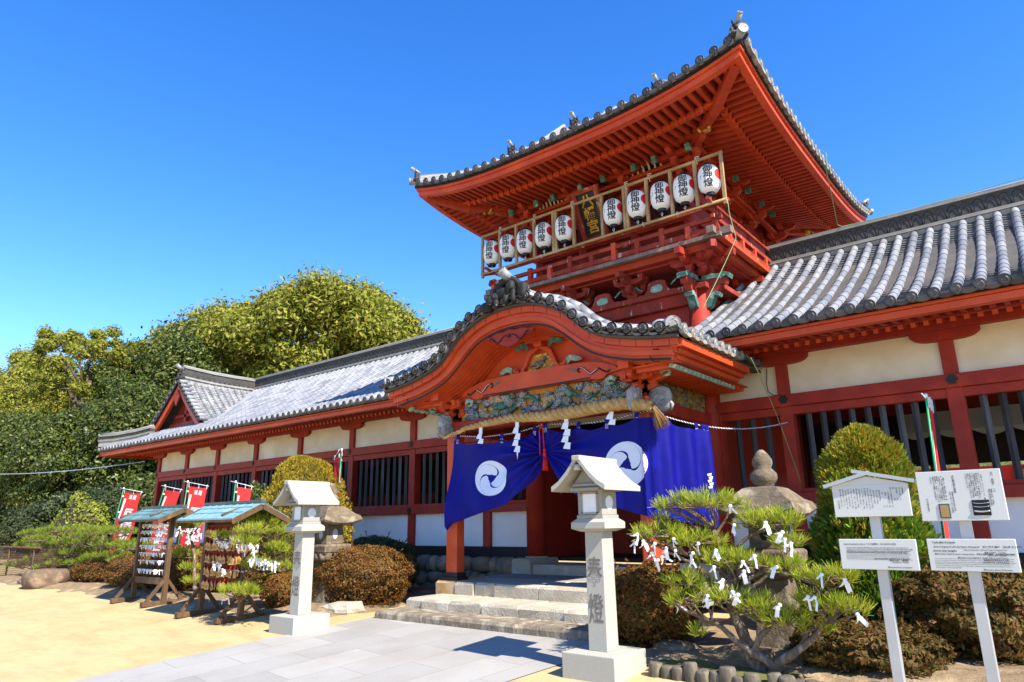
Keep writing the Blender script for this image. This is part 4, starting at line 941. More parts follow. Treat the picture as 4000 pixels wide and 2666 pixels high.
# pediment: frog-leg strut with ochre panel, brackets, carved waves and pendant
b = MB(); pr = [(-.62, 3.06), (-.55, 3.15), (-.45, 3.13), (-.43, 3.06)]
lg = [(.20, 3.06), (.26, 3.12), (.20, 3.30), (.10, 3.36), (-.0, 3.37)]
for sg in (-1, 1):
    b.ring([[(sg*a-.0+.06, -1.93, c), (sg*(a-w2)+.06, -1.93, c), (sg*(a-w2)+.06, -1.84, c), (sg*a+.06, -1.84, c)] for a, c, w2 in ((.33, 3.065, .10), (.31, 3.10, .05), (.27, 3.15, .06), (.24, 3.22, .06), (.21, 3.29, .08), (.16, 3.35, .14), (.06, 3.375, .06))])
    b.tube([(sg*.34+.06, -1.92, 3.09), (sg*.40+.06, -1.93, 3.085), (sg*.43+.06, -1.93, 3.115), (sg*.40+.06, -1.93, 3.14), (sg*.375+.06, -1.93, 3.12)], [.03, .028, .022, .016, .01], 7)
gp(b, 'frog_leg_strut', RED)
b = MB(); b.extr([(-.19, 3.06), (-.13, 3.3), (.22, 3.3), (.31, 3.06)], lambda a, c, d: (a, d, c), -1.87, -1.85); o = gp(b, 'ochre_carving_panel', OCHRE)
b = MB(); rg2 = random.Random(2)
for i in range(26): x = rg2.uniform(-.13, .24); z = rg2.uniform(3.08, 3.28); boulder(b, (x, -1.88, z), (.05, .03, .02), i)
b.build('cloud_carving', mat('pale_gold', [(.60, .45, .18), (.5, .36, .12)], 9, rough=.6), o)
b = MB(); boulder(b, (.07, -1.90, 3.17), (.12, .05, .06), 2); boulder(b, (.14, -1.90, 3.22), (.05, .04, .05), 3); b.extr([(.0, 3.2), (-.12, 3.13), (.02, 3.14), (.1, 3.19)], lambda a, c, d: (a, d, c), -1.915, -1.885); b.extr([(.04, 3.16), (-.02, 3.09), (.08, 3.11), (.12, 3.17)], lambda a, c, d: (a, d, c), -1.915, -1.89); b.build('bird_carving', CLOUDG, o)
for x0, z0, k in ((-.50, 3.07, -1), (.60, 3.07, 1), (-.22, 3.36, -1), (.33, 3.36, 1)):
    b = MB()
    for q in range(5): b.tube([(x0-k*.10, -1.92-.004*q, z0+.02*q), (x0-k*.03, -1.94, z0+.055+.012*q), (x0+k*.05, -1.93, z0+.03+.014*q), (x0+k*.13, -1.92, z0+.03+.006*q)], [.012, .014, .012, .004], 5)
    gp(b, 'wave_carving', PALEG if z0 < 3.2 else GREENP)
b = MB(); block(b, (.06, -1.9, 3.38), .14, .07); b.bx(-.16, .28, -1.95, -1.85, 3.45, 3.51); gp(b, 'ridge_bracket', RED)
b = MB(); ped = [(0, 3.545), (-.10, 3.52), (-.22, 3.53), (-.33, 3.49), (-.40, 3.50), (-.36, 3.45), (-.27, 3.44), (-.2, 3.41), (-.14, 3.36), (-.08, 3.33), (0, 3.315)]
ped = ped+[(-a, c) for a, c in reversed(ped[1:-1])]
b.extr([(a-.06, c) for a, c in ped], lambda a, c, d: (a, d, c), -2.405, -2.36); o = gp(b, 'gable_pendant', REDD)
b = MB()
for sg in (-1, 1): b.tube([(-.06+sg*.05*k_, -2.41, 3.43+.045*math.sin(k_*1.25)) for k_ in range(8)], [.006+.001*k_ for k_ in range(7)]+[.004], 5)
boulder(b, (-.06, -2.41, 3.47), (.03, .02, .03), 1); b.build('pendant_scroll', BLACKP, o)
# posts
for sg in (-1, 1):
    x = sg*GX; b = MB(); q = .10; c_ = .028
    oct_ = [(-q+c_, -q), (q-c_, -q), (q, -q+c_), (q, q-c_), (q-c_, q), (-q+c_, q), (-q, q-c_), (-q, -q+c_)]
    b.ring([[(x+a, -1.85+d, z) for a, d in oct_] for z in (.47, 2.52)]); gp(b, 'porch_post', RED)
    b = MB(); b.ring([[(x+a*s1, -1.85+d*s1, z) for a, d in oct_] for z, s1 in ((.362, 1.45), (.41, 1.45), (.42, 1.25), (.47, 1.2))]); gp(b, 'black_post_shoe', BLACKP)
    for out in ((0, -1, 0), (sg, 0, 0), (-sg, 0, 0)):
        bracket('porch_bracket', (x, -1.85, 2.52), out, 2 if out[0] == 0 else 2, .72, RED, nose=False)
    b = MB(); b.bx(x-.45, x+.45, -1.93, -1.79, 2.80, 2.90); b.bx(x-.07, x+.07, -2.3, -.1, 2.80, 2.915); gp(b, 'porch_purlin', RED, bevel=.006)
    for D, nm in (((0, -1, 0), 'beast_head_nosing'), ((sg, 0, 0), 'beast_head_nosing')):
        D = Vector(D); s_ = D.cross(Vector((0, 0, 1))); c = Vector((x, -1.85, 2.47)); b = MB()
        boulder(b, c+D*.21, (.10 if D.x == 0 else .27, .27 if D.x == 0 else .10, .30), 3); boulder(b, c+D*.30+Vector((0, 0, .03)), (.09 if D.x == 0 else .12, .12 if D.x == 0 else .09, .18), 5)
        for e in (-1, 1):
            for q, (dx, dz, r_) in enumerate(((.2, .05, .075), (.27, -.05, .05), (.15, -.07, .045))):
                b.tube([c+D*(dx+r_*(1-k_/16)*math.cos(k_*.75))+s_*(e*.054)+Vector((0, 0, dz+r_*(1-k_/16)*math.sin(k_*.75))) for k_ in range(14)], .008, 4)
            b.tube([c+D*.12+s_*(e*.045)+Vector((0, 0, .1)), c+D*.22+s_*(e*.05)+Vector((0, 0, .13)), c+D*.32+s_*(e*.045)+Vector((0, 0, .08))], [.012, .014, .008], 5)
        b.tube([c+D*.31+Vector((0, 0, -.02)), c+D*.36+Vector((0, 0, -.07)), c+D*.34+Vector((0, 0, -.14))], [.03, .022, .01], 7)
        gp(b, nm, SILVER)
    for e in (-1, 1): b = MB(); b.tube([(x+e*.30, -1.95, 2.76), (x+e*.35, -1.97, 2.80), (x+e*.42, -1.96, 2.78), (x+e*.40, -1.96, 2.73), (x+e*.33, -1.95, 2.72)], [.03, .035, .03, .024, .012], 7); gp(b, 'bracket_wave_nosing', PALEG)
    # side beams back to the gate, with carved wave panel between them
    b = MB(); b.bx(x-.085, x+.085, -1.75, -.08, 2.36, 2.51); gp(b, 'porch_tie_beam', REDD, bevel=.006)
    b = MB(); b.bx(x-.02, x+.02, -1.72, -.1, 2.51, 2.80); o = gp(b, 'wave_panel', mat('dark_ochre', [(.26, .11, .03), (.18, .07, .02)], 9, rough=.8))
    b = MB(); b2 = MB(); rg3 = random.Random(9)
    for i in range(110):
        y = rg3.uniform(-1.62, -.2); z = rg3.uniform(2.53, 2.76); tgt = b; b.mi = 0 if i % 3 else 1; r = rg3.uniform(.03, .075)
        for q in range(3): tgt.tube([(x+sg*(.03+.004*q), y+r*(1-.28*q)*math.cos(a), z+r*(1-.28*q)*math.sin(a)-.02) for a in [j*math.pi/7 for j in range(8)]], .0065, 4)
    b.build('wave_scales', [mat('dull_wave_green', [(.13, .16, .11), (.24, .24, .17)], 14, rough=.8), GOLD], o)
    b = MB(); b.bx(x-.05, x+.05, -1.8, -.1, 2.93, 3.3); gp(b, 'porch_side_board', REDD)
    # side eave of the porch roof: stepped boards, dentils, soffit
    b = MB(); b.bx(sg*2.20, sg*2.34, -2.44, -.5, 2.90, 2.985); b.bx(sg*2.14, sg*2.275, -2.38, -.55, 2.845, 2.898); b.bx(sg*2.08, sg*2.225, -2.33, -.6, 2.79, 2.843); gp(b, 'side_eave_board', RED, bevel=.004)
    b = MB(); b.bx(sg*1.56, sg*2.14, -2.2, -.1, 2.80, 2.82)
    for i in range(14): y = -2.1+i*.15; b.bx(sg*1.6, sg*2.10, y-.03, y+.03, 2.755, 2.80)
    gp(b, 'side_soffit_slats', RED)
    b = MB(); b.bx(sg*2.095, sg*2.105, -2.22, -.55, 2.745, 2.765)
    for i in range(15): y = -2.19+i*.115; b.box((sg*2.10, y, 2.755), (.08, .07, .045), M=Matrix.Rotation(sg*R(18), 4, 'Y'))
    gp(b, 'dentil_trim', PALEG)
# porch roof tiles
YB = -.02
PKr = lambda s, q: Vector((.02+2.36*q, s, KT(.02+2.36*q)+.085))
def flip(P): return lambda s, q: P(s, 1-q)
for sg in (-1, 1):
    PK = (lambda sg: lambda s, q: Vector((sg*(2.38-2.36*q), s, KT(2.38-2.36*q)+.075)))(sg)
    SY = [-2.06+.2*i for i in range(11)]
    b = MB(); pans(b, PK, [-2.62]+SY, lambda s: (0, .97), L=2.7, seg=.11); o = gp(b, 'porch_pan_tile_roof', TILEP)
    b = MB(); rolls(b, PK, SY, lambda s: (0, .95), L=2.7, seg=.24, r=.054); b.build('cover_tile_ribs', TILE, o)
    b = MB(); eave_front(b, PK, [-2.46, -2.26]+SY[0:7], .064, Vector((sg, 0, -.05))); b.build('side_end_tile', [TILE, TILEL], o)
    b = MB(); b.cyl((sg*2.30, -2.56, KT(2.3)+.14), (sg*2.15, -2.40, KT(2.15)+.15), .082, .078, 12); disc(b, (sg*2.305, -2.565, KT(2.3)+.14), (sg*.55, -.85, 0), .088, .02); o2 = gp(b, 'corner_end_tile', [TILE, TILEL])
    b = MB(); b.lathe((sg*2.06, -2.36, KT(2.06)+.13), [(.001, .115), (.05, .11), (.09, .085), (.115, .04), (.12, 0)][::-1], 16); 
    for i in range(len(b.sm)): b.sm[i] = True
    b.build('dome_tile', TILE, o2)
    b = MB(); rg = [] ; n = 12
    for k in range(n):                                            # heavy round tiles following the curve behind the verge
        x0, x1 = .16+(2.0-.16)*k/n, .16+(2.0-.16)*(k+1)/n
        for x, rr in ((x0, .070), (x1, .064)):
            b.v += []
        p0 = Vector((sg*x0, -2.20, KT(x0)+.165)); p1 = Vector((sg*x1, -2.20, KT(x1)+.165)); b.cyl(p1, p0, .070, .064, 12)
    gp(b, 'curved_ridge_tile_rib', TILE)
    b = MB(); kb2 = [sg*(.14+(1.98-.14)*k/16) for k in range(17)]
    b.ring([[(x, -2.28, KT(x)+.13), (x, -2.12, KT(x)+.13), (x, -2.12, KT(x)+.05), (x, -2.28, KT(x)+.05)] for x in kb2]); gp(b, 'curved_ridge_base', TILEL)
b = MB()
DX = [0.07]; 
def step_x(x, d):                                                # next tile position along the curve
    L = 0; 
    while L < .196: x2 = x+d*.005; L += math.hypot(.005, KT(x2)-KT(x)); x = x2
    return x
vx = [-.03]; 
while vx[-1] < 2.13: vx.append(step_x(vx[-1], 1))
while vx[0] > -2.2: vx.insert(0, step_x(vx[0], -1))
for x in vx:
    z = KT(x)+.105; b.mi = 0; b.cyl((x, -2.585, z), (x, -2.24, z+.01), .066, .060, 12); disc(b, (x, -2.59, z), (0, -1, 0), .069, .03)
gp(b, 'verge_end_tile', [TILE, TILED])
b = MB()
for x0, x1 in zip(vx, vx[1:]):
    rg = [[], [], []]
    for i in range(7):
        q = i/6; x = x0+(x1-x0)*q; z = KT(x)+.095-.045*(1-(2*q-1)**2); rg[0].append((x, -2.55, z+.008)); rg[1].append((x, -2.55, z-.022)); rg[2].append((x, -2.3, z+.008))
    b.ring([rg[2], rg[0], rg[1]], False, False)
gp(b, 'verge_pan_tile', TILEP)
b = MB(); kband(b, lambda x: KT(x)+.03, lambda x: KT(x)+.0, -2.53, -.05, 2.33); gp(b, 'porch_roof_deck', DARKROCK)
pr_ = ridge(gate, 'porch_ridge', [(0.02, -2.42, 3.86), (0.02, -1.2, 3.88), (.02, -.05, 3.9)], .2, .26); pr_.location = GO
LIONM = mat('soot_black_ornament', [(.010, .010, .010), (.025, .023, .022)], 9, rough=.7, bump=.6, bscale=30, wear=((.36, .34, .30), 7, .60))
c = Vector((.03, -2.52, 3.90)); b = MB()
b.tube([c+Vector((.23*math.cos(a), 0, .02+.25*math.sin(a))) for a in [-.15+k*(math.pi+.3)/14 for k in range(15)]], .05, 8)
b.tube([c+Vector((.20*math.cos(a), .10, .02+.23*math.sin(a))) for a in [k*math.pi/12 for k in range(13)]], .05, 8)
b.extr([(.2*math.cos(k*math.pi/12), .02+.22*math.sin(k*math.pi/12)) for k in range(13)], lambda a, z, d: c+Vector((a, d, z)), .03, .08)
for p, d in (((-.02, -.06, .08), (.24, .12, .13)), ((.10, -.07, .13), (.14, .13, .15)), ((-.13, -.07, .04), (.15, .13, .12)), ((-.22, -.08, .0), (.16, .14, .13)), ((-.31, -.06, -.06), (.17, .13, .15)), ((.27, -.04, .06), (.15, .13, .22)), ((.30, -.02, -.05), (.17, .13, .12)), ((.04, -.09, -.02), (.07, .09, .14)), ((-.12, -.1, -.05), (.07, .09, .12)), ((.16, -.09, -.01), (.07, .09, .16))):
    boulder(b, c+Vector(p), d, p[0]*9)
b.v = [tuple(Vector(v)+Vector((mn.noise(Vector(v)*18), mn.noise(Vector(v)*18+Vector((9, 0, 0))), mn.noise(Vector(v)*18+Vector((0, 9, 0)))))*.022) for v in b.v]
o = gp(b, 'lion_ridge_ornament', LIONM)
b = MB(); p0, p1 = c+Vector((.04, .02, .27)), c+Vector((-.01, -.12, .36)); b.cyl(p0, p1, .055, .068, 14); disc(b, p1+(p1-p0).normalized()*.012, p1-p0, .071, .02, mi=(1, 1)); b.build('projecting_round_tile', [TILE, TILEL], o)

# ------------------------------------------------------------------ twisted straw rope with paper streamers
rope = thing('straw_rope', 'thick twisted golden straw rope strung across the porch front, frayed at its right end', 'rope', (0, -2.1, 2.3))
rc = [(-1.50, 2.28), (-1.29, 2.33), (-1.02, 2.385), (-.7, 2.41), (-.25, 2.435), (.04, 2.415), (.31, 2.40), (.71, 2.405), (1.08, 2.425), (1.40, 2.43), (1.62, 2.39), (1.76, 2.36)]
def ropez(x):
    for (a, c), (a2, c2) in zip(rc, rc[1:]):
        if a <= x <= a2: q = (x-a)/(a2-a); return c+(c2-c)*q*q*(3-2*q)
    return rc[-1][1]
for k in range(3):
    b = MB(); pts = []; rad = []; n = 260
    for i in range(n+1):
        x = -1.5+3.26*i/n; q = i/n; R0 = .012+.048*min(1, (q*1.5)**.75)*(1 if q < .9 else 1-(q-.9)*2.5); ph = k*2.094+x*24
        pts.append((x, -.03+R0*.62*math.cos(ph), ropez(x)-2.3+R0*.62*math.sin(ph))); rad.append(R0*.72*(1+.05*math.sin(i*1.7)))
    b.tube(pts, rad, 8); b.build('rope_strand', STRAW, rope)
b = MB(); rg4 = random.Random(5)
for i in range(200):
    x = rg4.uniform(-1.3, 1.7); a = rg4.uniform(0, 6.28); q = .06; p = Vector((x, -.03+q*math.cos(a), ropez(x)-2.3+q*math.sin(a))); b.tube([p, p+Vector((rg4.uniform(-.05, .05), q*.3*math.cos(a), rg4.uniform(-.045, .02)))], [.0016, .0008], 3)
b.build('straw_fringe', STRAW, rope)
b = MB(); c = Vector((1.72, -.02, .06))
for i in range(150):
    a, e = rg4.uniform(0, 6.28), rg4.uniform(0, 1)**.5*.10; L = rg4.uniform(.2, .27)
    b.tube([c+Vector((0, .02*math.sin(a), .02*math.cos(a))), c+Vector((.08, e*.5*math.sin(a), -.05+e*.5*math.cos(a))), c+Vector((.05+L*.45+e*math.cos(a)*.9, e*math.sin(a), -L+e*.35*math.cos(a)))], [.0035, .003, .002], 3)
b.cyl(c+Vector((-.06, 0, .02)), c+Vector((.05, 0, -.01)), .035, .035, 10); b.build('rope_tassel', STRAWD, rope)
def shide(x, z0, L, i, w_=.085, lab='', tail=False):
    t = thing('paper_streamer', lab, 'paper streamer', (x, -2.13, z0), 0, 'zigzag paper streamers on the straw rope'); b = MB(); z = 0; xx = -.02; n = 4 if L > .3 else 2
    b.quadpts([(-.03, 0, .05), (.03, 0, .05), (.03, 0, -.06), (-.03, 0, -.06)], [(0, 1, 2, 3)])
    h = (L-.06)/n; z = -.05
    for k in range(n):
        s_ = -.03 if k % 2 == 0 else .0; y = -.004*(k+1)
        b.quadpts([(s_-.01, y, z), (s_+w_*.75, y-.01, z-.01), (s_+w_*.55, y, z-h*1.05), (s_-.045, y-.006, z-h*.86)], [(0, 1, 2, 3)]); z -= h*.95
    if tail: b.quadpts([(.0, -.02, z+.02), (.03, -.02, z+.02), (.012, -.02, z-.1)], [(0, 1, 2)])
    o = b.build('folded_paper', WHITEP, t); m = o.modifiers.new('thick', 'SOLIDIFY'); m.thickness = .0012
shide(-.80, 2.33, .20, 0, lab='short white zigzag paper streamer nearest the left porch post'); shide(-.17, 2.36, .40, 1, lab='long white zigzag paper streamer with a torn thin tail', tail=True)
shide(.60, 2.34, .40, 2, lab='long white zigzag paper streamer just right of the red tassel', w_=.095); shide(1.24, 2.38, .20, 3, lab='short white zigzag paper streamer near the rope tassel')
# ------------------------------------------------------------------ curtain cord, curtains, red cord
cp = [(-1.62, 2.33), (-1.38, 2.315), (-.86, 2.255), (-.3, 2.255), (.18, 2.325), (.5, 2.295), (.9, 2.27), (1.2, 2.285), (1.66, 2.33)]
def cordz(x):
    for (a, c), (a2, c2) in zip(cp, cp[1:]):
        if a <= x <= a2: q = (x-a)/(a2-a); return c+(c2-c)*q
    return cp[-1][1]
cord = thing('curtain_cord', 'thin black and white twisted cord carrying the blue curtains', 'cord', (0, -2.0, 2.3))
E1, E2 = Vector((1.66, -2.0, 2.33)), Vector((2.60, -.06, 2.30))
def sag(q): return -.14*4*q*(1-q)
path_ = [Vector((x, -2.0, cordz(x))) for x in [-1.62+3.28*i/120 for i in range(121)]]+[E1.lerp(E2, q)+Vector((0, 0, sag(q))) for q in [i/70 for i in range(1, 71)]]
for k, m in ((0, NAVY), (1, WHITEPL)):
    b = MB(); pts = []; L = 0
    for i, p in enumerate(path_):
        if i: L += (p-path_[i-1]).length
        a = L*160+k*math.pi; pts.append(p-Vector((0, -2.0, 2.3))+Vector((.004*math.cos(a)*.3, .0045*math.cos(a), .0045*math.sin(a))))
    b2 = MB()
    # finer resampling so the twist shows
    fine = []; 
    for p, q_ in zip(path_, path_[1:]):
        for j in range(4): fine.append(p.lerp(q_, j/4))
    L = 0; pts = []
    for i, p in enumerate(fine):
        if i: L += (p-fine[i-1]).length
        a = L*150+k*math.pi; pts.append(p-Vector((0, -2.0, 2.3))+Vector((0, .005*math.cos(a), .005*math.sin(a))))
    b2.tube(pts, .0062, 4); b2.build('cord_strand', m, cord)
TIE = Vector((.20, 0, 1.98))
def curtL(x, z): # depth of the left cloth, folds gathering at the tie
    dx, dz = TIE.x-x, z-TIE.z; r = math.hypot(dx, dz); a = math.atan2(-dz, dx)
    f = math.sin(a*15+1.2*math.sin(r*3))*.040*math.exp(-((r-.38)/.42)**2)+.018*math.sin(a*8+1+r*2)*min(1, r)+.012*math.sin(x*9+z*2)
    return -2.03-.04*math.exp(-((z-1.35)/.3)**2)-f
def botL(x): return lut_([(-1.51, 1.03), (-1.39, 1.12), (-1.04, 1.2), (-.73, 1.27), (-.43, 1.35), (-.14, 1.51), (.09, 1.72), (.20, 1.96)], x)
def lut_(tab, x):
    if x <= tab[0][0]: return tab[0][1]
    for (a, c), (a2, c2) in zip(tab, tab[1:]):
        if x <= a2: return c+(c2-c)*(x-a)/(a2-a)
    return tab[-1][1]
TABL = [-1.33, -.88, -.52, -.23, .03, .19]
def topz(x, tabs, d=.115):
    for a, c in zip(tabs, tabs[1:]):
        if a <= x <= c: q = (x-a)/(c-a); return cordz(x)-d*.55-.10*(c-a)*4*q*(1-q)*1.2
    return cordz(x)-d*.55
cl = thing('shrine_curtain', 'deep blue left curtain with white comma crest, gathered up to the red tassel', 'curtain', (0, -2.0, 2.3), 0, 'blue shrine curtains')
b = MB(); b.smooth = True; nu, nv = 120, 90; rows = []
for j in range(nv+1):
    row = []
    for i in range(nu+1):
        q = i/nu; xt = -1.40+1.60*q; v = j/nv; xb = -1.53+1.73*q; x = xt+(xb-xt)*v; z0 = topz(xt, TABL); z = z0+(botL(xb)-z0)*v
        y = curtL(x, z); 
        if v > .965: y += (v-.965)*1.2*(1 if q < .2 else .25); 
        row.append((x, y+2.0, z-2.3))
    rows.append(row)
b.ring(rows, False, False); b.build('cloth', BLUEC, cl)
def tomoe(fn, R0, rot=0, ccw=1):
    b = MB(); b.smooth = True; n, m = 30, 14
    tw = lambda u: 2.5*u**2.6                                    # tails sweep round the rim
    gap = lambda u: .030+.11*math.exp(-((u-.50)/.17)**2)         # blue gap between neighbouring commas
    for k in range(3):
        rg = []
        for i in range(n+1):
            u = .20+.80*i/n; g = gap(u)/u/2; a0 = rot+k*2.0944+ccw*tw(u); wid = 2.0944-2*g-(.9 if u < .3 else 0)*max(0, (.3-u)/.1)
            lo = g+(2.0944-2*g-wid)/2; rg.append([fn(a0+lo+wid*j/m, R0*u) for j in range(m+1)])
        b.ring(rg, False, False)
    return b
cxl, czl = -.70, 1.69
def crestL(a, r): x = cxl+r*1.12*math.cos(a); z = czl+r*math.sin(a)*.92-.10*(r*math.cos(a)); return (x, curtL(x, z)+2.0-.007, z-2.3)
tomoe(crestL, .25, .4).build('comma_crest', WHITEC, cl)
def tabs(t, xs, zf, yf, off):
    for x in xs:
        b = MB(); z = zf(x); b.box((x, yf(x), z-.05), (.05, .008, .125)); b.build('hanging_tab', BLUEC, t, off)
        b = MB(); h = .017; y = yf(x)-.0052
        for p, q in (((-h, -h*1.5), (h, -h*1.5)), ((h, -h*1.5), (h, h*1.5)), ((h, h*1.5), (-h, h*1.5)), ((-h, h*1.5), (-h, -h*1.5)), ((-h, -h*1.5), (h, h*1.5)), ((h, -h*1.5), (-h, h*1.5))): b.bar((x+p[0], y-.001*abs(p[0]), z-.085+p[1]), (x+q[0], y, z-.085+q[1]), .0025, .0025, (0, 1, 0))
        b.build('stitched_mark', WHITEC, t, off)
O2 = (0, 2.0, -2.3)
tabs(cl, TABL, cordz, lambda x: -2.018, O2)
# right curtain: across the front, round the right post, then back towards the corridor
cr = thing('shrine_curtain', 'bright blue right curtain with white comma crest, wrapping round the right porch post', 'curtain', (0, -2.0, 2.3), 0, 'blue shrine curtains')
P2 = Vector((1.70, -2.02)); P3 = E1.lerp(E2, .36)
LF = 1.5; LT = LF+(Vector((P3.x, P3.y))-Vector((1.70, -1.99))).length
def plan(s): # distance along the right curtain -> plan point and outward normal
    if s <= LF: return Vector((.20+s, -2.02)), Vector((0, -1))
    d = Vector((P3.x, P3.y))-Vector((1.70, -1.99)); L = d.length; d.normalize(); q = s-LF; return Vector((1.70, -1.99))+d*q, Vector((d.y, -d.x))
def dispR(s, z):
    dx, dz = s, z-1.98; r = math.hypot(dx, dz); a = math.atan2(-dz, dx)
    f = math.sin(a*14+.6)*.03*math.exp(-((r-.4)/.45)**2)+.010*math.sin(s*9+z)
    if s > 1.25: f += .045*math.sin((s-1.25)*21)*min(1, (s-1.25)/.2)*(.5+.5*min(1, (2.25-z)/.5))
    if s > 1.40: f += .05
    return f+.03
TABR = [.02, .52, .92, 1.32, 1.62, 2.12, 2.28, LT-.03]
def topR(s): 
    p, n = plan(s); z = cordz(p.x) if s <= LF else E1.lerp(E2, (s-LF)/(LT-LF)*.36).z+sag((s-LF)/(LT-LF)*.36)
    for a, c in zip(TABR, TABR[1:]):
        if a <= s <= c: q = (s-a)/(c-a); return z, z-.06-.09*(c-a)*4*q*(1-q)
    return z, z-.06
def botR(s): return lut_([(0, 1.97), (.1, 1.74), (.25, 1.55), (.5, 1.39), (.75, 1.32), (1.0, 1.26), (1.3, 1.18), (1.5, 1.14), (LT, 1.02)], s)
def surfR(s, z, off=0): p, n = plan(s); d = dispR(s, z)+off; return (p.x+n.x*d, p.y+n.y*d+2.0, z-2.3)
b = MB(); b.smooth = True; rows = []; nu = 170
for j in range(nv+1):
    rows.append([])
    for i in range(nu+1):
        s = LT*i/nu; z0 = topR(s)[1]; z = z0+(botR(s)-z0)*j/nv; rows[-1].append(surfR(s, z))
b.ring(rows, False, False); b.build('cloth', BLUEC, cr)
def crestR(a, r): return surfR(1.16+r*1.1*math.cos(a), 1.74+r*math.sin(a), .007)
tomoe(crestR, .26, 1.2).build('comma_crest', WHITEC, cr)
b = MB(); rr5 = random.Random(3)
for k in range(5): z = 1.62-.035*k; s = LT-.10+.01*(k % 2); b.quadpts([surfR(s, z, .008), surfR(s+.04, z+.01, .008), surfR(s+.035, z-.02, .008), surfR(s+.005, z-.026, .008)], [(0, 1, 2, 3)])
b.build('white_characters', WHITEC, cr)
for s in TABR:
    p, n = plan(s); z = topR(s)[0]; b = MB(); rz = math.atan2(n.x, -n.y); b.box((p.x+n.x*.022, p.y+n.y*.022+2.0, z-.045-2.3), (.05, .008, .12), rz); b.build('hanging_tab', BLUEC, cr)
    b = MB(); h = .017; c = Vector((p.x+n.x*.0275, p.y+n.y*.0275+2.0, z-.08-2.3)); e = Vector((-n.y, n.x, 0))
    for q0, q1 in (((-1, -1), (1, -1)), ((1, -1), (1, 1)), ((1, 1), (-1, 1)), ((-1, 1), (-1, -1)), ((-1, -1), (1, 1)), ((1, -1), (-1, 1))): b.bar(c+e*(h*q0[0])+Vector((0, 0, h*1.5*q0[1])), c+e*(h*q1[0])+Vector((0, 0, h*1.5*q1[1])), .0025, .0025, (n.x, n.y, 0))
    b.build('stitched_mark', WHITEC, cr)
t = thing('red_tassel', 'red silk tassel and doubled cord gathering the blue curtains', 'tassel', (.2, -2.08, 2.3))
for x0, x1, zb in ((-.04, -.05, 1.93), (.0, .02, 1.98)):
    b = MB(); b.tube([(x0, 0, .08), (x0+(x1-x0)*.5, -.005, -.1), (x1, 0, zb-2.3)], .0065, 6); b.build('cord', REDT, t)
b = MB(); b.lathe((.03, -.01, -.32), [(.006, .03), (.016, .02), (.018, 0), (.012, -.015), (.02, -.03), (.024, -.05), (.018, -.07)][::-1], 10); b.build('knot', REDT, t)
b = MB(); b.lathe((.035, -.01, -.55), [(.030, 0), (.028, .05), (.024, .12), (.018, .16)], 14)
for i in range(40): a = i*.157; b.tube([(.035+.022*math.cos(a), -.01+.022*math.sin(a), -.40), (.035+.033*math.cos(a), -.01+.033*math.sin(a), -.56-.004*(i % 3))], .0022, 3)
b.build('silk_fringe', REDT, t)
# ------------------------------------------------------------------ lantern frame and paper lanterns
fr = thing('lantern_frame', 'bare wooden pole frame lashed to the balcony for hanging the paper lanterns', 'frame', (0, -.44, 5.3))
FO = (0, .44, -5.3)
b = MB(); b.cyl((-2.26, -.44, 6.12), (2.26, -.44, 6.12), .024, .024, 8); b.build('top_pole', WOODP, fr, FO)
b = MB(); b.cyl((-2.26, -.45, 5.40), (2.26, -.45, 5.39), .024, .024, 8); b.build('bottom_pole', WOODP, fr, FO)
UPX = [-2.235, -1.83, -1.46, -1.07, -.67, -.62, -.27, .27, .67, .72, 1.06, 1.455, 1.84, 2.235]
for x in UPX:
    b = MB(); b.bx(x-.021, x+.021, -.465, -.42, 5.375 if abs(x) < 2.2 else 5.33, 6.13); b.build('upright', WOODP, fr, FO)
for x in (-1.83, -1.07, -.3, .7, 1.1, 1.86):
    b = MB(); b.tube([(x+.03+.0295*math.cos(a), -.45+.031*math.sin(a), 6.12+.004*a) for a in [k*.6 for k in range(22)]], .0045, 4); b.tube([(x+.03, -.48, 6.10), (x+.05, -.485, 6.03)], .004, 4); b.build('lashing', WHITEPL, fr, FO)
for x in (-1.7, -.95, .95, 1.5): b = MB(); b.tube([(x+.03, -.455+.031*math.cos(a), 5.39+.031*math.sin(a)) for a in [k*.5 for k in range(14)]], .0045, 4); b.build('lashing', WHITEPL, fr, FO)
for x in (-1.8, -1.4, .2, .9, 1.35, 1.9): b = MB(); b.tube([(x, -.44, 6.13), (x+.12, -.3, 6.5)], .002, 3); b.build('stay_wire', IRON, fr, FO)
def lprof(q): # radius of the lantern at q in 0..1 from the bottom
    z = 2*q-1; return .152*(1-abs(z)**3.2)**.42 if abs(z) < .999 else 0
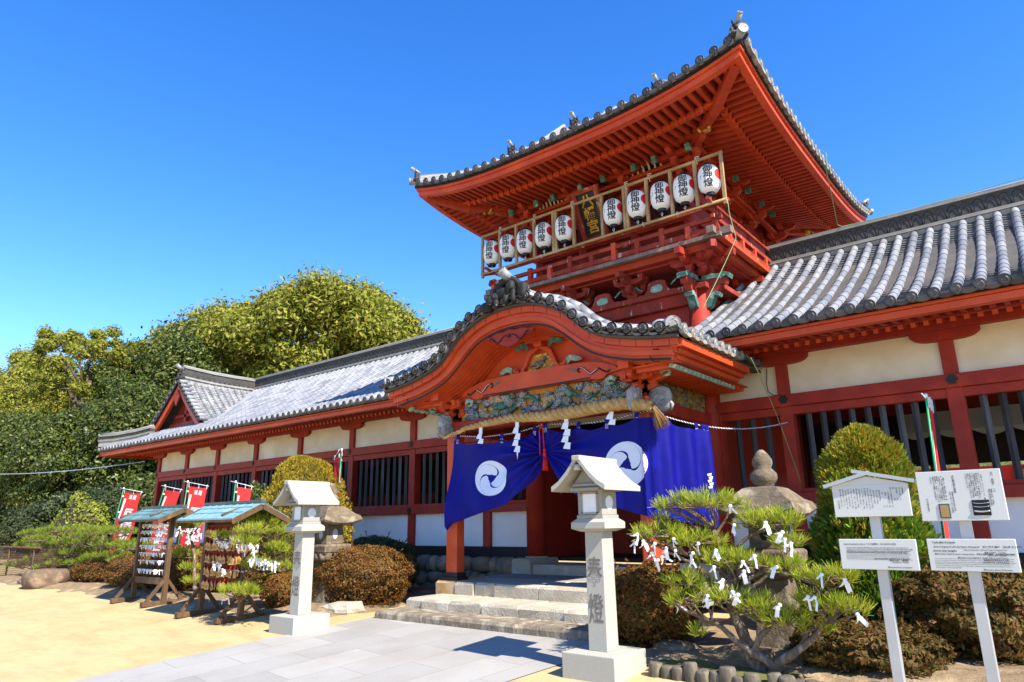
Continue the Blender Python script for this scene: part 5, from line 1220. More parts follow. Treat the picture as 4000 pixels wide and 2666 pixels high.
def make_lantern(loc, label):
    t = thing('paper_lantern', label, 'paper lantern', loc, 0, 'paper lanterns hung along the balcony')
    b = MB(); H = .44; prof_ = [(max(.055, lprof((i+.0)/34))*(1+.007*(i % 2)), -H/2+H*i/34) for i in range(35)]; b.smooth = True; b.lathe((0, 0, 0), prof_, 28); b.build('paper_body', PAPERL, t)
    b = MB(); b.lathe((0, 0, 0), [(.066, -.255), (.07, -.22), (.066, -.205)], 20); b.build('bottom_ring', BLACKP, t)
    b = MB(); b.lathe((0, 0, 0), [(.062, .2), (.066, .22), (.06, .245), (.03, .25)], 20); b.tube([(0, 0, .24), (0, 0, .36)], .004, 4); b.build('top_ring', INK, t)
    b = MB(); b.tube([(.0, 0, -.25), (.015, -.01, -.285), (-.005, -.01, -.32)], .004, 4); b.tube([(.0, 0, -.25), (-.02, -.01, -.29), (.012, -.01, -.33)], .004, 4); b.build('cord_loop', WHITEPL, t)
    def wrap(ang0, off):
        def f(p):
            q = min(.98, max(.02, (p.y+H/2)/H)); r = max(.06, lprof(q))*1.007+off; a = ang0+p.x/.145
            return Vector((r*math.sin(a), -r*math.cos(a), p.y))
        return f
    text_mesh('brush_lettering', vert('御神燈'), .128, INK, t, None, .011, 0, .86, 1.08, sub=2, fn=wrap(R(18), .004))
    b = MB(); rows = []; w2 = wrap(R(83), .003)
    for e in range(8): rows.append([w2(Vector((.078*e/7*math.cos(a), .03+.078*e/7*math.sin(a)*1.02, 0))) for a in [k*math.pi/14 for k in range(28)]])
    b.ring(rows, True, False); b.build('red_sun_mark', REDM, t); return t
LX = [(-2.015, 'first paper lantern from the left end of the balcony, against the sky'), (-1.645, 'second paper lantern from the left, above the porch lion ornament'), (-1.265, 'third paper lantern from the left end of the row'), (-.87, 'fourth paper lantern from the left, left of the doubled upright'), (-.455, 'paper lantern just left of the gold lettered plaque'),
      (.465, 'paper lantern just right of the gold lettered plaque'), (.885, 'second paper lantern right of the plaque, beside the doubled upright'), (1.285, 'third paper lantern from the right end of the row'), (1.65, 'second paper lantern from the right end of the row'), (2.035, 'sunlit last paper lantern at the right corner of the balcony')]
l0 = make_lantern((LX[0][0], -.44, 5.75), LX[0][1])
for x, lab in LX[1:]:
    c = copy_tree(l0); c.location = (x, -.44, 5.75+.012*math.sin(x*7)); c['label'] = lab; c.rotation_euler = (0, 0, R(-4+8*rnd.random()))
# ------------------------------------------------------------------ stone lanterns
def square_lantern(sx, label):
    t = thing('stone_lantern', label, 'stone lantern', (sx*2.1, -3.9, gz(-3.9)-.02), 0, 'square granite lanterns flanking the path')
    g0 = gz(-3.9)-.02; Z = lambda z: z-g0
    def sq(b, hx, hy, z0, z1, hx1=None, hy1=None):
        hx1 = hx if hx1 is None else hx1; hy1 = hy if hy1 is None else hy1
        b.ring([[(-hx, -hy, Z(z0)), (hx, -hy, Z(z0)), (hx, hy, Z(z0)), (-hx, hy, Z(z0))], [(-hx1, -hy1, Z(z1)), (hx1, -hy1, Z(z1)), (hx1, hy1, Z(z1)), (-hx1, hy1, Z(z1))]])
    b = MB(); sq(b, .245, .25, -.14, .105); b.build('plinth', GRANL, t, bevel=.008)
    b = MB(); sq(b, .088, .088, .105, 1.03, .084, .084); po = b.build('post', GRANL, t, bevel=.005)
    b = MB(); sq(b, .105, .105, 1.03, 1.055, .165, .165); sq(b, .165, .165, 1.056, 1.105, .165, .165); sq(b, .165, .165, 1.106, 1.135, .13, .13); b.build('tray', GRANL, t)
    b = MB(); sq(b, .128, .128, 1.135, 1.165); sq(b, .118, .118, 1.166, 1.37); fb = b.build('firebox', GRAN, t, bevel=.003)
    b = MB(); b.box((0, -.121, Z(1.262)), (.135, .004, .15)); b.build('paper_pane', WHITEPL, fb)
    b = MB()
    for q in ((-.075, .0), (.075, 0)): b.box((q[0], -.122, Z(1.262)), (.016, .012, .17))
    for q in (1.18, 1.345): b.box((0, -.122, Z(q)), (.166, .012, .016))
    b.build('pane_frame', GRAN, fb)
    for e in (-1, 1):
        b = MB(); b.cyl((e*.117, 0, Z(1.265)), (e*.1205, 0, Z(1.265)), .058, n=24); b.build('round_pane', WHITEPL, fb)
    b = MB(); y0, y1 = -.30, .29; pr = [(0, 1.645), (.045, 1.60), (.11, 1.52), (.19, 1.445), (.265, 1.40)]
    outer = [(-a, c) for a, c in reversed(pr[1:])]+pr; inner = [(a*.99, c-.04) for a, c in reversed(outer)]
    b.extr(outer+inner, lambda a, c, d: (a, d, Z(c)), y0, y1); rf = b.build('roof', GRANL, t)
    b = MB(); b.bx(-.04, .04, y0-.012, y1+.012, Z(1.605), Z(1.65)); b.build('ridge_cap', GRANL, rf, bevel=.006)
    b = MB(); b.extr([(-.15, 1.36), (.15, 1.36), (.15, 1.39), (.02, 1.55), (-.02, 1.55), (-.15, 1.39)], lambda a, c, d: (a, d, Z(c)), -.16, .16); b.bx(-.12, .12, -.185, -.16, Z(1.40), Z(1.42)); b.bx(-.14, .14, -.2, -.16, Z(1.365), Z(1.385)); b.build('gable_block', GRAN, rf)
    b = MB(); b.bx(-.03, .03, -.295, -.2, Z(1.53), Z(1.575)); b.build('ridge_beam', GRAN, rf)
    b = MB(); b.bx(.05, .075, -.10, -.075, Z(.99), Z(1.029)); b.bx(-.075, -.05, -.10, -.075, Z(.99), Z(1.029)); b.build('bracket_block', GRANL, t) if 0 else None
    EN = mat('engraved_shadow_stone', [(.12, .105, .085), (.17, .15, .12)], 60, rough=.95, bump=.3)
    text_mesh('engraved_characters', '奉', .245, EN, po, face_M((0, -.0885, Z(.70)), (1, 0, 0), (0, 0, 1)), .004, .001, width=.60)
    text_mesh('engraved_characters', '燈', .245, EN, po, face_M((0, -.0885, Z(.41)), (1, 0, 0), (0, 0, 1)), .004, .001, width=.60)
square_lantern(-1, 'left pale granite lantern with house roof, in front of the golden topiary')
square_lantern(1, 'near right pale granite lantern with house roof, in front of the blue curtain')
def old_lantern(sx, label):
    t = thing('weathered_stone_lantern', label, 'stone lantern', (sx*3.15, -2.77, 0), 0, 'old stone lanterns behind the square ones')
    b = MB(); b.smooth = True; b.lathe((0, 0, 0), [(.02, 1.715), (.05, 1.685), (.085, 1.63), (.088, 1.59), (.07, 1.55), (.085, 1.535), (.115, 1.50), (.118, 1.46), (.10, 1.425), (.085, 1.41), (.085, 1.375)][::-1], 18); b.build('finial_jewel', OLDST, t)
    b = MB(); rings = []
    for z, hw in ((1.39, .09), (1.37, .15), (1.32, .20), (1.26, .25), (1.215, .305), (1.15, .33), (1.12, .30), (1.12, .18)):
        r_ = []
        for k in range(16):
            a = k/16*4; s_ = int(a); q = a-s_; cs = [(-1, -1), (1, -1), (1, 1), (-1, 1), (-1, -1)]; x = cs[s_][0]+(cs[s_+1][0]-cs[s_][0])*q; y = cs[s_][1]+(cs[s_+1][1]-cs[s_][1])*q
            cr_ = (abs(2*q-1))**2.5; up_ = .05*cr_*(hw/.33)**3; r_.append((x*hw*(.94+.06*cr_), y*hw*(.94+.06*cr_), z+up_))
        rings.append(r_)
    b.ring(rings[::-1]); b.build('curved_roof', OLDST, t, bevel=0)
    b = MB(); hw = .15
    b.ring([[(x*h, y*h, z) for x, y in ((-1, -1), (1, -1), (1, 1), (-1, 1))] for z, h in ((.86, .15), (.90, .14), (1.12, .14))]); fb = b.build('firebox', OLDST, t, bevel=.01)
    for (dx, dy) in ((0, -1), (1, 0)):
        b = MB(); r_ = [[(dx*.1425+(dy*-1)*.045*math.cos(a)*s1, dy*.1425+dx*.045*math.cos(a)*s1, 1.0+.07*math.sin(a)*s1) for a in [k*math.pi/10 for k in range(20)]] for s1 in (1, .02)]; b.ring(r_, True, False); b.build('window_hole', INK if sx > 0 else mat('pale_hole', (.5, .5, .55), bump=0), fb)
    b = MB(); b.ring([[(x*h, y*h, z) for x, y in ((-1, -1), (1, -1), (1, 1), (-1, 1))] for z, h in ((.75, .225), (.84, .235), (.86, .21))]); b.build('tray', OLDST, t, bevel=.012)
    b = MB()
    for k in range(4):
        for i in range(3):
            c = Matrix.Rotation(k*math.pi/2, 3, 'Z') @ Vector((-.13+.13*i, -.165, .70)); boulder(b, c, (.12, .12, .13), i+k)
    b.ring([[(x*h, y*h, z) for x, y in ((-1, -1), (1, -1), (1, 1), (-1, 1))] for z, h in ((.62, .14), (.66, .17), (.75, .215))]); b.build('lotus_petal_collar', OLDST, t)
    b = MB(); b.ring([[(x*h, y*h, z) for x, y in ((-1, -1), (1, -1), (1, 1), (-1, 1))] for z, h in ((.04, .165), (.3, .15), (.62, .135))]); b.build('pillar', OLDST, t, bevel=.015)
    b = MB(); b.ring([[(x*h, y*h, z) for x, y in ((-1, -1), (1, -1), (1, 1), (-1, 1))] for z, h in ((-.05, .30), (.05, .28), (.08, .24))]); b.build('pedestal', OLDST, t, bevel=.02)
old_lantern(-1, 'old curved-roof stone lantern behind the left granite lantern and brown bush')
old_lantern(1, 'old curved-roof stone lantern with jewel finial, behind the leaning pine')

# ------------------------------------------------------------------ foliage
npr = np.random.default_rng(11)
def leafquads(Cn, Nn, size, asp=.5, jit=.6):
    """Rhombic leaves at points Cn facing roughly Nn."""
    n = len(Cn); N = Nn+npr.normal(0, jit, (n, 3)); N /= np.linalg.norm(N, axis=1, keepdims=True)
    A = np.cross(N, npr.normal(0, 1, (n, 3))); A /= np.linalg.norm(A, axis=1, keepdims=True)+1e-9; B = np.cross(N, A)
    s = size*npr.uniform(.65, 1.3, (n, 1)); V = np.empty((n, 4, 3))
    V[:, 0] = Cn-A*s; V[:, 1] = Cn+B*s*asp; V[:, 2] = Cn+A*s; V[:, 3] = Cn-B*s*asp
    return V.reshape(-1, 3)
def sph(n): v = npr.normal(0, 1, (n, 3)); return v/np.linalg.norm(v, axis=1, keepdims=True)
def fbm(P, f, seed=0): return np.array([mn.noise((p[0]*f+seed, p[1]*f, p[2]*f))+.5*mn.noise((p[0]*f*2.3, p[1]*f*2.3+seed, p[2]*f*2.3)) for p in P])
def core_mesh(name, c, d, m, parent, amp=.1, fl=0):
    b = MB(); b.smooth = True; n1, n2 = 20, 12; rings = []
    for i in range(1, n2):
        ph = math.pi*i/n2; rg = []
        for k in range(n1):
            th = 2*math.pi*k/n1; v = Vector((math.sin(ph)*math.cos(th), math.sin(ph)*math.sin(th), math.cos(ph))); s_ = 1+amp*mn.noise(v*2.5)
            rg.append((c[0]+v.x*d[0]*s_, c[1]+v.y*d[1]*s_, c[2]+v.z*d[2]*s_))
        rings.append(rg)
    b.ring(rings[::-1]); return b.build(name, m, parent)
def bush(name, label, cat, lo, hi, m, n, leaf, power=2.4, coremat=None, group=None, asp=.5, top=0, noise_amp=.11, sprigs=0, stems=True, flat=.0):
    """Clipped bush filling the box lo..hi (superellipsoid shell of loose leaves over twigs)."""
    c = [(a+e)/2 for a, e in zip(lo, hi)]; d = np.array([(e-a)/2 for a, e in zip(lo, hi)])
    t = thing(name, label, cat, (c[0], c[1], lo[2]), 0, group); base = np.array([0, 0, c[2]-lo[2]])
    D = sph(n); D[:, 2] = np.where((D[:, 2] < -.3) & (npr.random(n) < .5), -D[:, 2], D[:, 2])
    s = (np.abs(D)**power).sum(1)**(-1/power); P = D*s[:, None]; dep = 1-np.abs(npr.normal(0, .06, n))-.0
    nz = fbm(P*1.0, 2.2, c[0]); P = P*(dep+noise_amp*nz)[:, None]*d+base
    P[:, 2] = np.maximum(P[:, 2], .02)
    N = D/d; N /= np.linalg.norm(N, axis=1, keepdims=True)
    quads_mesh('foliage', leafquads(P, N, leaf, asp), m, t)
    core_mesh('twig_core', base, d*.90, coremat or TWIGM, t, .12)
    if stems:
        b = MB()
        for i in range(9):
            a = i*.7; b.tube([(d[0]*.25*math.cos(a), d[1]*.25*math.sin(a), -.05), (d[0]*.6*math.cos(a), d[1]*.6*math.sin(a), base[2]*.5), (d[0]*.8*math.cos(a), d[1]*.8*math.sin(a), base[2])], [.014, .01, .005], 5)
        b.build('stem', TWIGM, t)
    if sprigs:
        S = sph(sprigs); S[:, 2] = np.abs(S[:, 2])*.6+.6; S /= np.linalg.norm(S, axis=1, keepdims=True); V = []
        for q in S:
            p0 = q*((np.abs(q)**power).sum()**(-1/power))*d+base
            pts = p0[None]+q[None]*npr.uniform(0, .13, (14, 1)); V.append(leafquads(pts, np.tile(q, (14, 1)), leaf, asp, 1.2))
        quads_mesh('sprig_foliage', np.concatenate(V), m, t)
    return t
def box_px(x0, x1, y0, y1, Y, dy, zb=None):
    a, c = at(x0, (y0+y1)/2, Y), at(x1, (y0+y1)/2, Y); zt = at((x0+x1)/2, y0, Y).z; z0 = at((x0+x1)/2, y1, Y).z if zb is None else zb
    return (a.x, Y-dy, z0), (c.x, Y+dy, zt)
lo, hi = box_px(1225, 1545, 2135, 2420, -2.35, .62, -.02); bush('azalea_bush', 'large clipped bronze azalea bush left of the stone steps', 'bush', lo, hi, AZAL, 26000, .018, 2.9, noise_amp=.16, sprigs=16)
lo, hi = box_px(1340, 1590, 2100, 2380, -1.2, .62, -.02); bush('shaded_bush', 'dark green bush in shade behind the big bronze azalea', 'bush', lo, hi, BOXW, 12000, .019, 2.4, sprigs=10)
lo, hi = box_px(1045, 1135, 2235, 2405, -3.15, .24, gz(-3.3)); bush('small_azalea_bush', 'small bronze azalea bush left of the left granite lantern', 'bush', lo, hi, AZAL, 7000, .017, 2.3)
lo, hi = box_px(2392, 2700, 2215, 2570, -2.85, .55, -.02); bush('azalea_bush', 'rounded bronze azalea bush between the right granite lantern and the pine', 'bush', lo, hi, AZAL, 24000, .02, 2.3, noise_amp=.2, sprigs=24)
lo, hi = box_px(3120, 3680, 2445, 2740, -2.75, .55, -.05); bush('low_azalea_bush', 'low dark azalea bush at the foot of the left notice board', 'bush', lo, hi, AZAD, 15000, .025, 2.6, noise_amp=.26, sprigs=26)
lo, hi = box_px(3545, 4120, 2215, 2640, -1.75, .8, -.02); bush('large_azalea_bush', 'large dark bronze azalea bush behind the right notice board', 'bush', lo, hi, AZAD, 26000, .025, 2.8, noise_amp=.2, sprigs=30)
lo, hi = box_px(3030, 3250, 2130, 2330, -1.1, .4, -.02); bush('shaded_bush', 'dark bush in shade between the old lantern and the green cypress', 'bush', lo, hi, BOXW, 8000, .02, 2.3)
lo, hi = box_px(930, 1045, 1890, 2300, -1.0, .3, -.02); bush('broadleaf_shrub', 'glossy green broadleaf shrub above the copper roof of the votive rack', 'shrub', lo, hi, OAKD, 4000, .035, 2.0, noise_amp=.2)
for k, (x0, x1, y0, Y, lab) in enumerate([(470, 640, 2165, -2.9, 'orange brown clipped azalea under the long pine'), (640, 800, 2130, -2.7, 'bronze clipped azalea behind the paper slip rack'), (330, 480, 2190, -2.6, 'low bronze azalea right of the stone trough'), (790, 1010, 2200, -2.3, 'dark azalea behind the votive tablet rack')]):
    lo, hi = box_px(x0, x1, y0, 2320, Y, .5, -.02); bush('clipped_azalea', lab, 'bush', lo, hi, AZAL if k < 3 else AZAD, 11000, .02, 2.5)
lo, hi = box_px(225, 400, 1950, 2200, -1.0, .5, 0); bush('yellow_green_shrub', 'bright yellow green shrub behind the long low pine', 'shrub', lo, hi, YELL, 3500, .05, 2.0, noise_amp=.3)
# clipped cypresses: upright sprays
def cypress(label, px0, px1, ptop, Y, m, n, pw, zb=0.0, dy=None, spray=.075, m2=None):
    lo, hi = box_px(px0, px1, ptop, 2400, Y, 1, zb); c = [(a+e)/2 for a, e in zip(lo, hi)]; rx = (hi[0]-lo[0])/2; H = hi[2]-zb
    t = thing('clipped_cypress', label, 'cypress', (c[0], Y, zb), 0)
    th = npr.uniform(0, 2*np.pi, n); q = npr.uniform(0.02, 1, n)**.85
    q = np.concatenate([q[:n*4//5], npr.uniform(.75, 1, n-n*4//5)])
    rr = rx*np.clip(1-q**pw, 0, 1)**.5*(.86+.14*np.minimum(1, q*5)); dep = npr.uniform(.84, 1.03, n)
    P = np.stack([rr*dep*np.cos(th), rr*dep*np.sin(th), q*H], 1); P += (fbm(P, 3, c[0])*.10)[:, None]*np.stack([np.cos(th), np.sin(th), .4*np.ones(n)], 1)
    out = np.stack([np.cos(th), np.sin(th), .9+q], 1); out /= np.linalg.norm(out, axis=1, keepdims=True); V = []
    for k in range(3):                                            # each spray is a small fan of three upright scales
        ax = out+npr.normal(0, .35, (n, 3)); ax /= np.linalg.norm(ax, axis=1, keepdims=True); B = np.cross(ax, npr.normal(0, 1, (n, 3))); B /= np.linalg.norm(B, axis=1, keepdims=True)
        L = spray*npr.uniform(.5, 1.1, (n, 1)); w_ = L*.16; Q = np.empty((n, 4, 3)); Q[:, 0] = P; Q[:, 1] = P+ax*L*.5+B*w_; Q[:, 2] = P+ax*L; Q[:, 3] = P+ax*L*.5-B*w_; V.append(Q.reshape(-1, 3))
    sel = (q+npr.normal(0, .18, n)) > .62; sel3 = np.repeat(np.tile(sel, 3), 4); VV = np.concatenate(V)
    quads_mesh('foliage', VV[~sel3], m, t); quads_mesh('bronzed_foliage', VV[sel3], m2 or m, t)
    b = MB(); b.smooth = True; b.lathe((0, 0, 0), [(max(.01, rx*.88*max(0, 1-qq**pw)**.5), H*qq*.97) for qq in [i/14 for i in range(15)]], 18); b.build('twig_core', mat('cypress_inner_growth', [(.035, .035, .01), (.07, .05, .015)], 12, rough=1, bump=.8), t)
    b = MB(); b.cyl((0, 0, -.1), (0, 0, .4), .05, .04, 8); b.build('trunk', BARKT, t)
cypress('golden clipped cypress dome behind the left granite lantern', 1080, 1300, 1790, -1.45, CYPY, 9000, 3.2, spray=.06)
cypress('tall green clipped cypress behind the left notice board', 3175, 3625, 1678, -1.55, CYPG, 17000, 2.3, spray=.10, m2=CYPB)

# ------------------------------------------------------------------ pines
def tuft_needles(P, D, n=30, L=.10, wd=.0042):
    P = np.repeat(P, n, 0); D = np.repeat(D, n, 0); m = len(P)
    A = D+npr.normal(0, .42, (m, 3)); A /= np.linalg.norm(A, axis=1, keepdims=True); B = np.cross(A, npr.normal(0, 1, (m, 3))); B /= np.linalg.norm(B, axis=1, keepdims=True)
    L_ = L*npr.uniform(.6, 1.15, (m, 1)); s = P-D*npr.uniform(0, .05, (m, 1)); V = np.empty((m, 4, 3))
    V[:, 0] = s-B*wd/2; V[:, 1] = s+B*wd/2; V[:, 2] = s+A*L_+B*wd*.2; V[:, 3] = s+A*L_-B*wd*.2
    return V.reshape(-1, 3)
def limb(b, pts, r0_, r1_, wob=.02, k=5):
    P = [Vector(p) for p in pts]; out = []
    for i in range(len(P)-1):
        p0, p1, p2, p3 = P[max(i-1, 0)], P[i], P[i+1], P[min(i+2, len(P)-1)]
        for j in range(k):
            q = j/k; v = .5*((2*p1)+(p2-p0)*q+(2*p0-5*p1+4*p2-p3)*q*q+(3*p1-p0-3*p2+p3)*q**3); out.append(v+Vector((mn.noise(v*9), mn.noise(v*9+Vector((5, 0, 0))), mn.noise(v*9+Vector((0, 7, 0)))))*wob)
    out.append(P[-1]); n = len(out); b.tube(out, [(r0_+(r1_-r0_)*i/(n-1))*(1+.18*mn.noise(out[i]*14)) for i in range(n)], 8); return out
def pine(name, label, base, limbs, pads, m, tl=.10, nn=30, dens=1.0, wd=.0042, flat=1.0):
    """limbs: list of (points, r0, r1); pads: (centre, (rx, ry, rz), tufts, root point)."""
    t = thing(name, label, 'pine tree', base); o = Vector(base); off = tuple(-o)
    b = MB(); n = 0
    for pts, ra, rb in limbs:
        limb(b, pts, ra, rb)
    b.build('trunk', BARK, t, off)
    tw = MB(); V = []; tips = []
    for c, d, k, root in pads:
        d = (d[0], d[1], d[2]*flat)
        c = Vector(c); root = Vector(root); k = int(k*dens)
        subs = []
        for i in range(max(4, k//7)):
            v = sph(1)[0]; s_ = c+Vector((v[0]*d[0]*.8, v[1]*d[1]*.8, -d[2]*.35+abs(v[2])*d[2]*.4)); subs.append(s_)
            mid = root.lerp(s_, .5)+Vector((mn.noise(s_*5), mn.noise(s_*7), -.3*abs(mn.noise(s_*3))))*.06; limb(tw, [root, mid, s_], .011, .005, .012, 4)
        for i in range(k):
            s_ = subs[i % len(subs)]; v = sph(1)[0]; p = c+Vector((v[0]*d[0], v[1]*d[1], (abs(v[2])*1.0-.25)*d[2]))*(.6+.4*npr.random()); tw.tube([s_, s_.lerp(p, .6)+Vector((0, 0, -.015)), p], [.005, .004, .0025], 4)
            dv = Vector((v[0]*.55, v[1]*.55, .75+.3*npr.random())).normalized(); V.append((tuple(p), tuple(dv))); tips.append(p)
    tw.build('twig', BARK, t, off)
    P = np.array([v[0] for v in V]); D = np.array([v[1] for v in V]); o2 = quads_mesh('needles', tuft_needles(P, D, nn, tl, wd), m, t); o2.location = off
    return t, tips
Y0 = -3.45
A = lambda x, y, dy=0: at(x, y, Y0+dy)
limbs = [([A(3005, 2690), A(2985, 2640), A(2945, 2570), A(2905, 2480), A(2865, 2380, .05), A(2835, 2290, .08), A(2820, 2200, .1), A(2800, 2100, .1)], .068, .022),
         ([A(3015, 2690, -.03), A(3030, 2600, -.06), A(3085, 2560, -.05), A(3160, 2510), A(3220, 2440, .02), A(3290, 2370, .02)], .045, .012),
         ([A(3030, 2605, -.06), A(2960, 2560, -.12), A(2880, 2505, -.15), A(2800, 2440, -.15), A(2720, 2405, -.15), A(2625, 2365, -.2)], .034, .008),
         ([A(2935, 2550, -.12), A(2985, 2480, -.1), A(3030, 2420, -.05), A(3100, 2400)], .026, .008),
         ([A(2850, 2340, .05), A(2800, 2310, 0), A(2740, 2230, -.05), A(2690, 2190, -.1), A(2620, 2160, -.1), A(2500, 2105, -.12)], .028, .007),
         ([A(2870, 2390, .05), A(2920, 2290, .05), A(2900, 2250), A(2860, 2210), A(2740, 2150, .1)], .03, .01),
         ([A(2880, 2330), A(2950, 2290, .05), A(3030, 2240, .1), A(3110, 2230, .1)], .022, .007),
         ([A(2830, 2250, .1), A(2880, 2130, .15), A(2960, 2080, .2), A(3040, 2060, .2)], .022, .007),
         ([A(2800, 2100, .1), A(2780, 2060, .1), A(2740, 2010, .1)], .022, .008), ([A(2800, 2090, .1), A(2830, 2040, .12), A(2850, 1990, .12)], .014, .006), ([A(2790, 2080, .1), A(2720, 2060, .05), A(2650, 1990, .05)], .014, .006),
         ([A(3120, 2540), A(3180, 2400, .05), A(3210, 2310, .05), A(3240, 2270, .05)], .018, .006)]
pads = [(A(2735, 1968, .08), (.42, .30, .15), 150, A(2790, 2070, .1)), (A(2580, 2085, -.1), (.30, .22, .11), 84, A(2690, 2170, -.08)), (A(2700, 2115, -.05), (.30, .22, .11), 84, A(2740, 2190, -.05)), (A(2600, 2030, .15), (.12, .1, .06), 16, A(2690, 2120, 0)),
        (A(2830, 2185, 0), (.30, .22, .13), 90, A(2870, 2280, 0)), (A(2920, 2200, 0), (.24, .2, .13), 60, A(2900, 2280, 0)), (A(3000, 2040, .2), (.34, .22, .16), 100, A(2950, 2085, .2)), (A(3080, 2120, .15), (.14, .14, .1), 34, A(3060, 2230, .1)), (A(3100, 2215, .1), (.13, .14, .09), 30, A(3080, 2235, .1)),
        (A(2690, 2270, -.1), (.22, .2, .12), 40, A(2730, 2240, -.05)), (A(2660, 2350, -.18), (.16, .18, .12), 34, A(2700, 2400, -.15)), (A(2740, 2330, -.15), (.2, .2, .14), 40, A(2780, 2430, -.15)), (A(2850, 2340, -.2), (.16, .16, .12), 26, A(2870, 2400, -.05)), (A(2720, 2470, -.2), (.08, .08, .06), 8, A(2740, 2410, -.15)),
        (A(2960, 2370, -.1), (.22, .2, .15), 60, A(3000, 2450, -.1)), (A(3050, 2420, -.05), (.25, .2, .13), 70, A(3030, 2430, -.05)), (A(3200, 2260, .05), (.26, .22, .10), 70, A(3200, 2330, .05)), (A(3280, 2250, .05), (.16, .16, .08), 26, A(3230, 2290, .05)), (A(3170, 2350, .05), (.16, .16, .1), 30, A(3190, 2380, .05)), (A(3270, 2375, .02), (.24, .2, .10), 70, A(3220, 2440, .02)), (A(3180, 2450, 0), (.14, .14, .09), 26, A(3160, 2510))]
pine('pine_tree', 'leaning pine hung with white paper slips, in front of the right old lantern', tuple(A(3005, 2660)), limbs, pads, NEED, .095, 24, .50, .0052, .72)
# left pine beside the votive rack
Y0 = -3.2
limbs = [([A(1068, 2400), A(1062, 2290), A(1055, 2190), A(1030, 2090), A(1000, 2050)], .06, .02), ([A(1060, 2230), A(1020, 2225, -.5), A(950, 2235, -.9), A(880, 2225, -.95)], .02, .006), ([A(1050, 2150), A(1000, 2140, -.5), A(940, 2120, -.9), A(840, 2110, -.95)], .02, .006), ([A(1060, 2330), A(1000, 2360, -.4), A(930, 2345, -.8)], .018, .008)]
pads = [(A(1015, 2040, -.5), (.30, .28, .11), 90, A(1015, 2080)), (A(985, 2075, -.9), (.16, .2, .08), 40, A(965, 2115, -.8)), (A(960, 2115, -.98), (.14, .2, .07), 34, A(950, 2122, -.9)), (A(865, 2095, -.98), (.10, .12, .05), 14, A(870, 2110, -.9)), (A(1080, 2080, .1), (.22, .25, .14), 60, A(1040, 2120)), (A(1085, 2150, 0), (.18, .2, .12), 50, A(1050, 2180)), (A(1100, 2220, .1), (.16, .2, .12), 40, A(1055, 2230)), (A(1000, 2205, -.6), (.16, .2, .07), 30, A(990, 2225, -.6)),
        (A(935, 2310, -.9), (.34, .22, .07), 84, A(940, 2345, -.8))]
pine('pine_tree', 'spreading pine beside the votive tablet rack, covered with knotted paper slips', tuple(A(1068, 2395)), limbs, pads, NEED, .10, 26, .8, .0055)
limbs = [([A(765, 2330), A(760, 2230), A(755, 2150), A(740, 2080)], .04, .015)]
pads = [(A(735, 2055), (.30, .25, .10), 60, A(742, 2090)), (A(720, 2170), (.28, .25, .1), 50, A(755, 2180)), (A(740, 2220), (.2, .2, .08), 26, A(758, 2230)), (A(770, 2270), (.3, .2, .06), 30, A(760, 2280))]
pine('slender_pine_tree', 'slender small pine seen between the two roofed racks', tuple(A(765, 2330)), limbs, pads, NEED, .10, 26, .8, .0055)
Y0 = -2.7
PX = [(130, 2085, 60), (215, 2075, 90), (300, 2070, 80), (390, 2075, 80), (460, 2080, 60), (110, 2130, 60), (180, 2135, 70), (270, 2120, 80), (350, 2120, 70), (430, 2130, 60), (490, 2130, 40), (85, 2205, 40), (120, 2205, 40), (170, 2180, 50), (240, 2165, 60), (310, 2160, 60), (380, 2180, 60), (440, 2170, 40), (210, 2215, 50), (500, 2190, 50), (540, 2140, 40), (330, 2200, 40), (260, 2200, 50), (150, 2110, 60), (330, 2095, 70)]
for lab, x0, x1, limbs in (('left low trained pine with flat pads beside the wire fence', 0, 190, [([A(150, 2300), A(150, 2230), A(125, 2170), A(110, 2110)], .05, .02), ([A(150, 2230), A(120, 2205), A(90, 2205)], .02, .008), ([A(130, 2170), A(160, 2130), A(185, 2110)], .02, .008)]),
                          ('middle low trained pine with flat pads behind the stone trough', 190, 365, [([A(280, 2310), A(275, 2230), A(285, 2150), A(290, 2085)], .07, .03), ([A(280, 2200), A(240, 2170), A(205, 2150)], .03, .01), ([A(285, 2150), A(320, 2110), A(350, 2095)], .03, .01), ([A(280, 2260), A(330, 2230), A(350, 2250), A(360, 2270)], .025, .012)]),
                          ('right low trained pine with flat pads below the leftmost banner', 365, 600, [([A(395, 2300), A(392, 2200), A(400, 2110), A(400, 2080)], .05, .02), ([A(394, 2200), A(440, 2160), A(500, 2140)], .025, .01), ([A(396, 2240), A(450, 2200), A(500, 2195)], .02, .008)])):
    pads = [(A(x, y), (r_*.0058, .4, .10), 50, A(min(x1-10, max(x0+30, x+rnd.uniform(-15, 15))), y+18)) for x, y, r_ in PX if x0 <= x < x1]
    pine('low_pine_tree', lab, tuple(limbs[0][0][0]), limbs, pads, NEEDF, .11, 22, 1.0, .007)

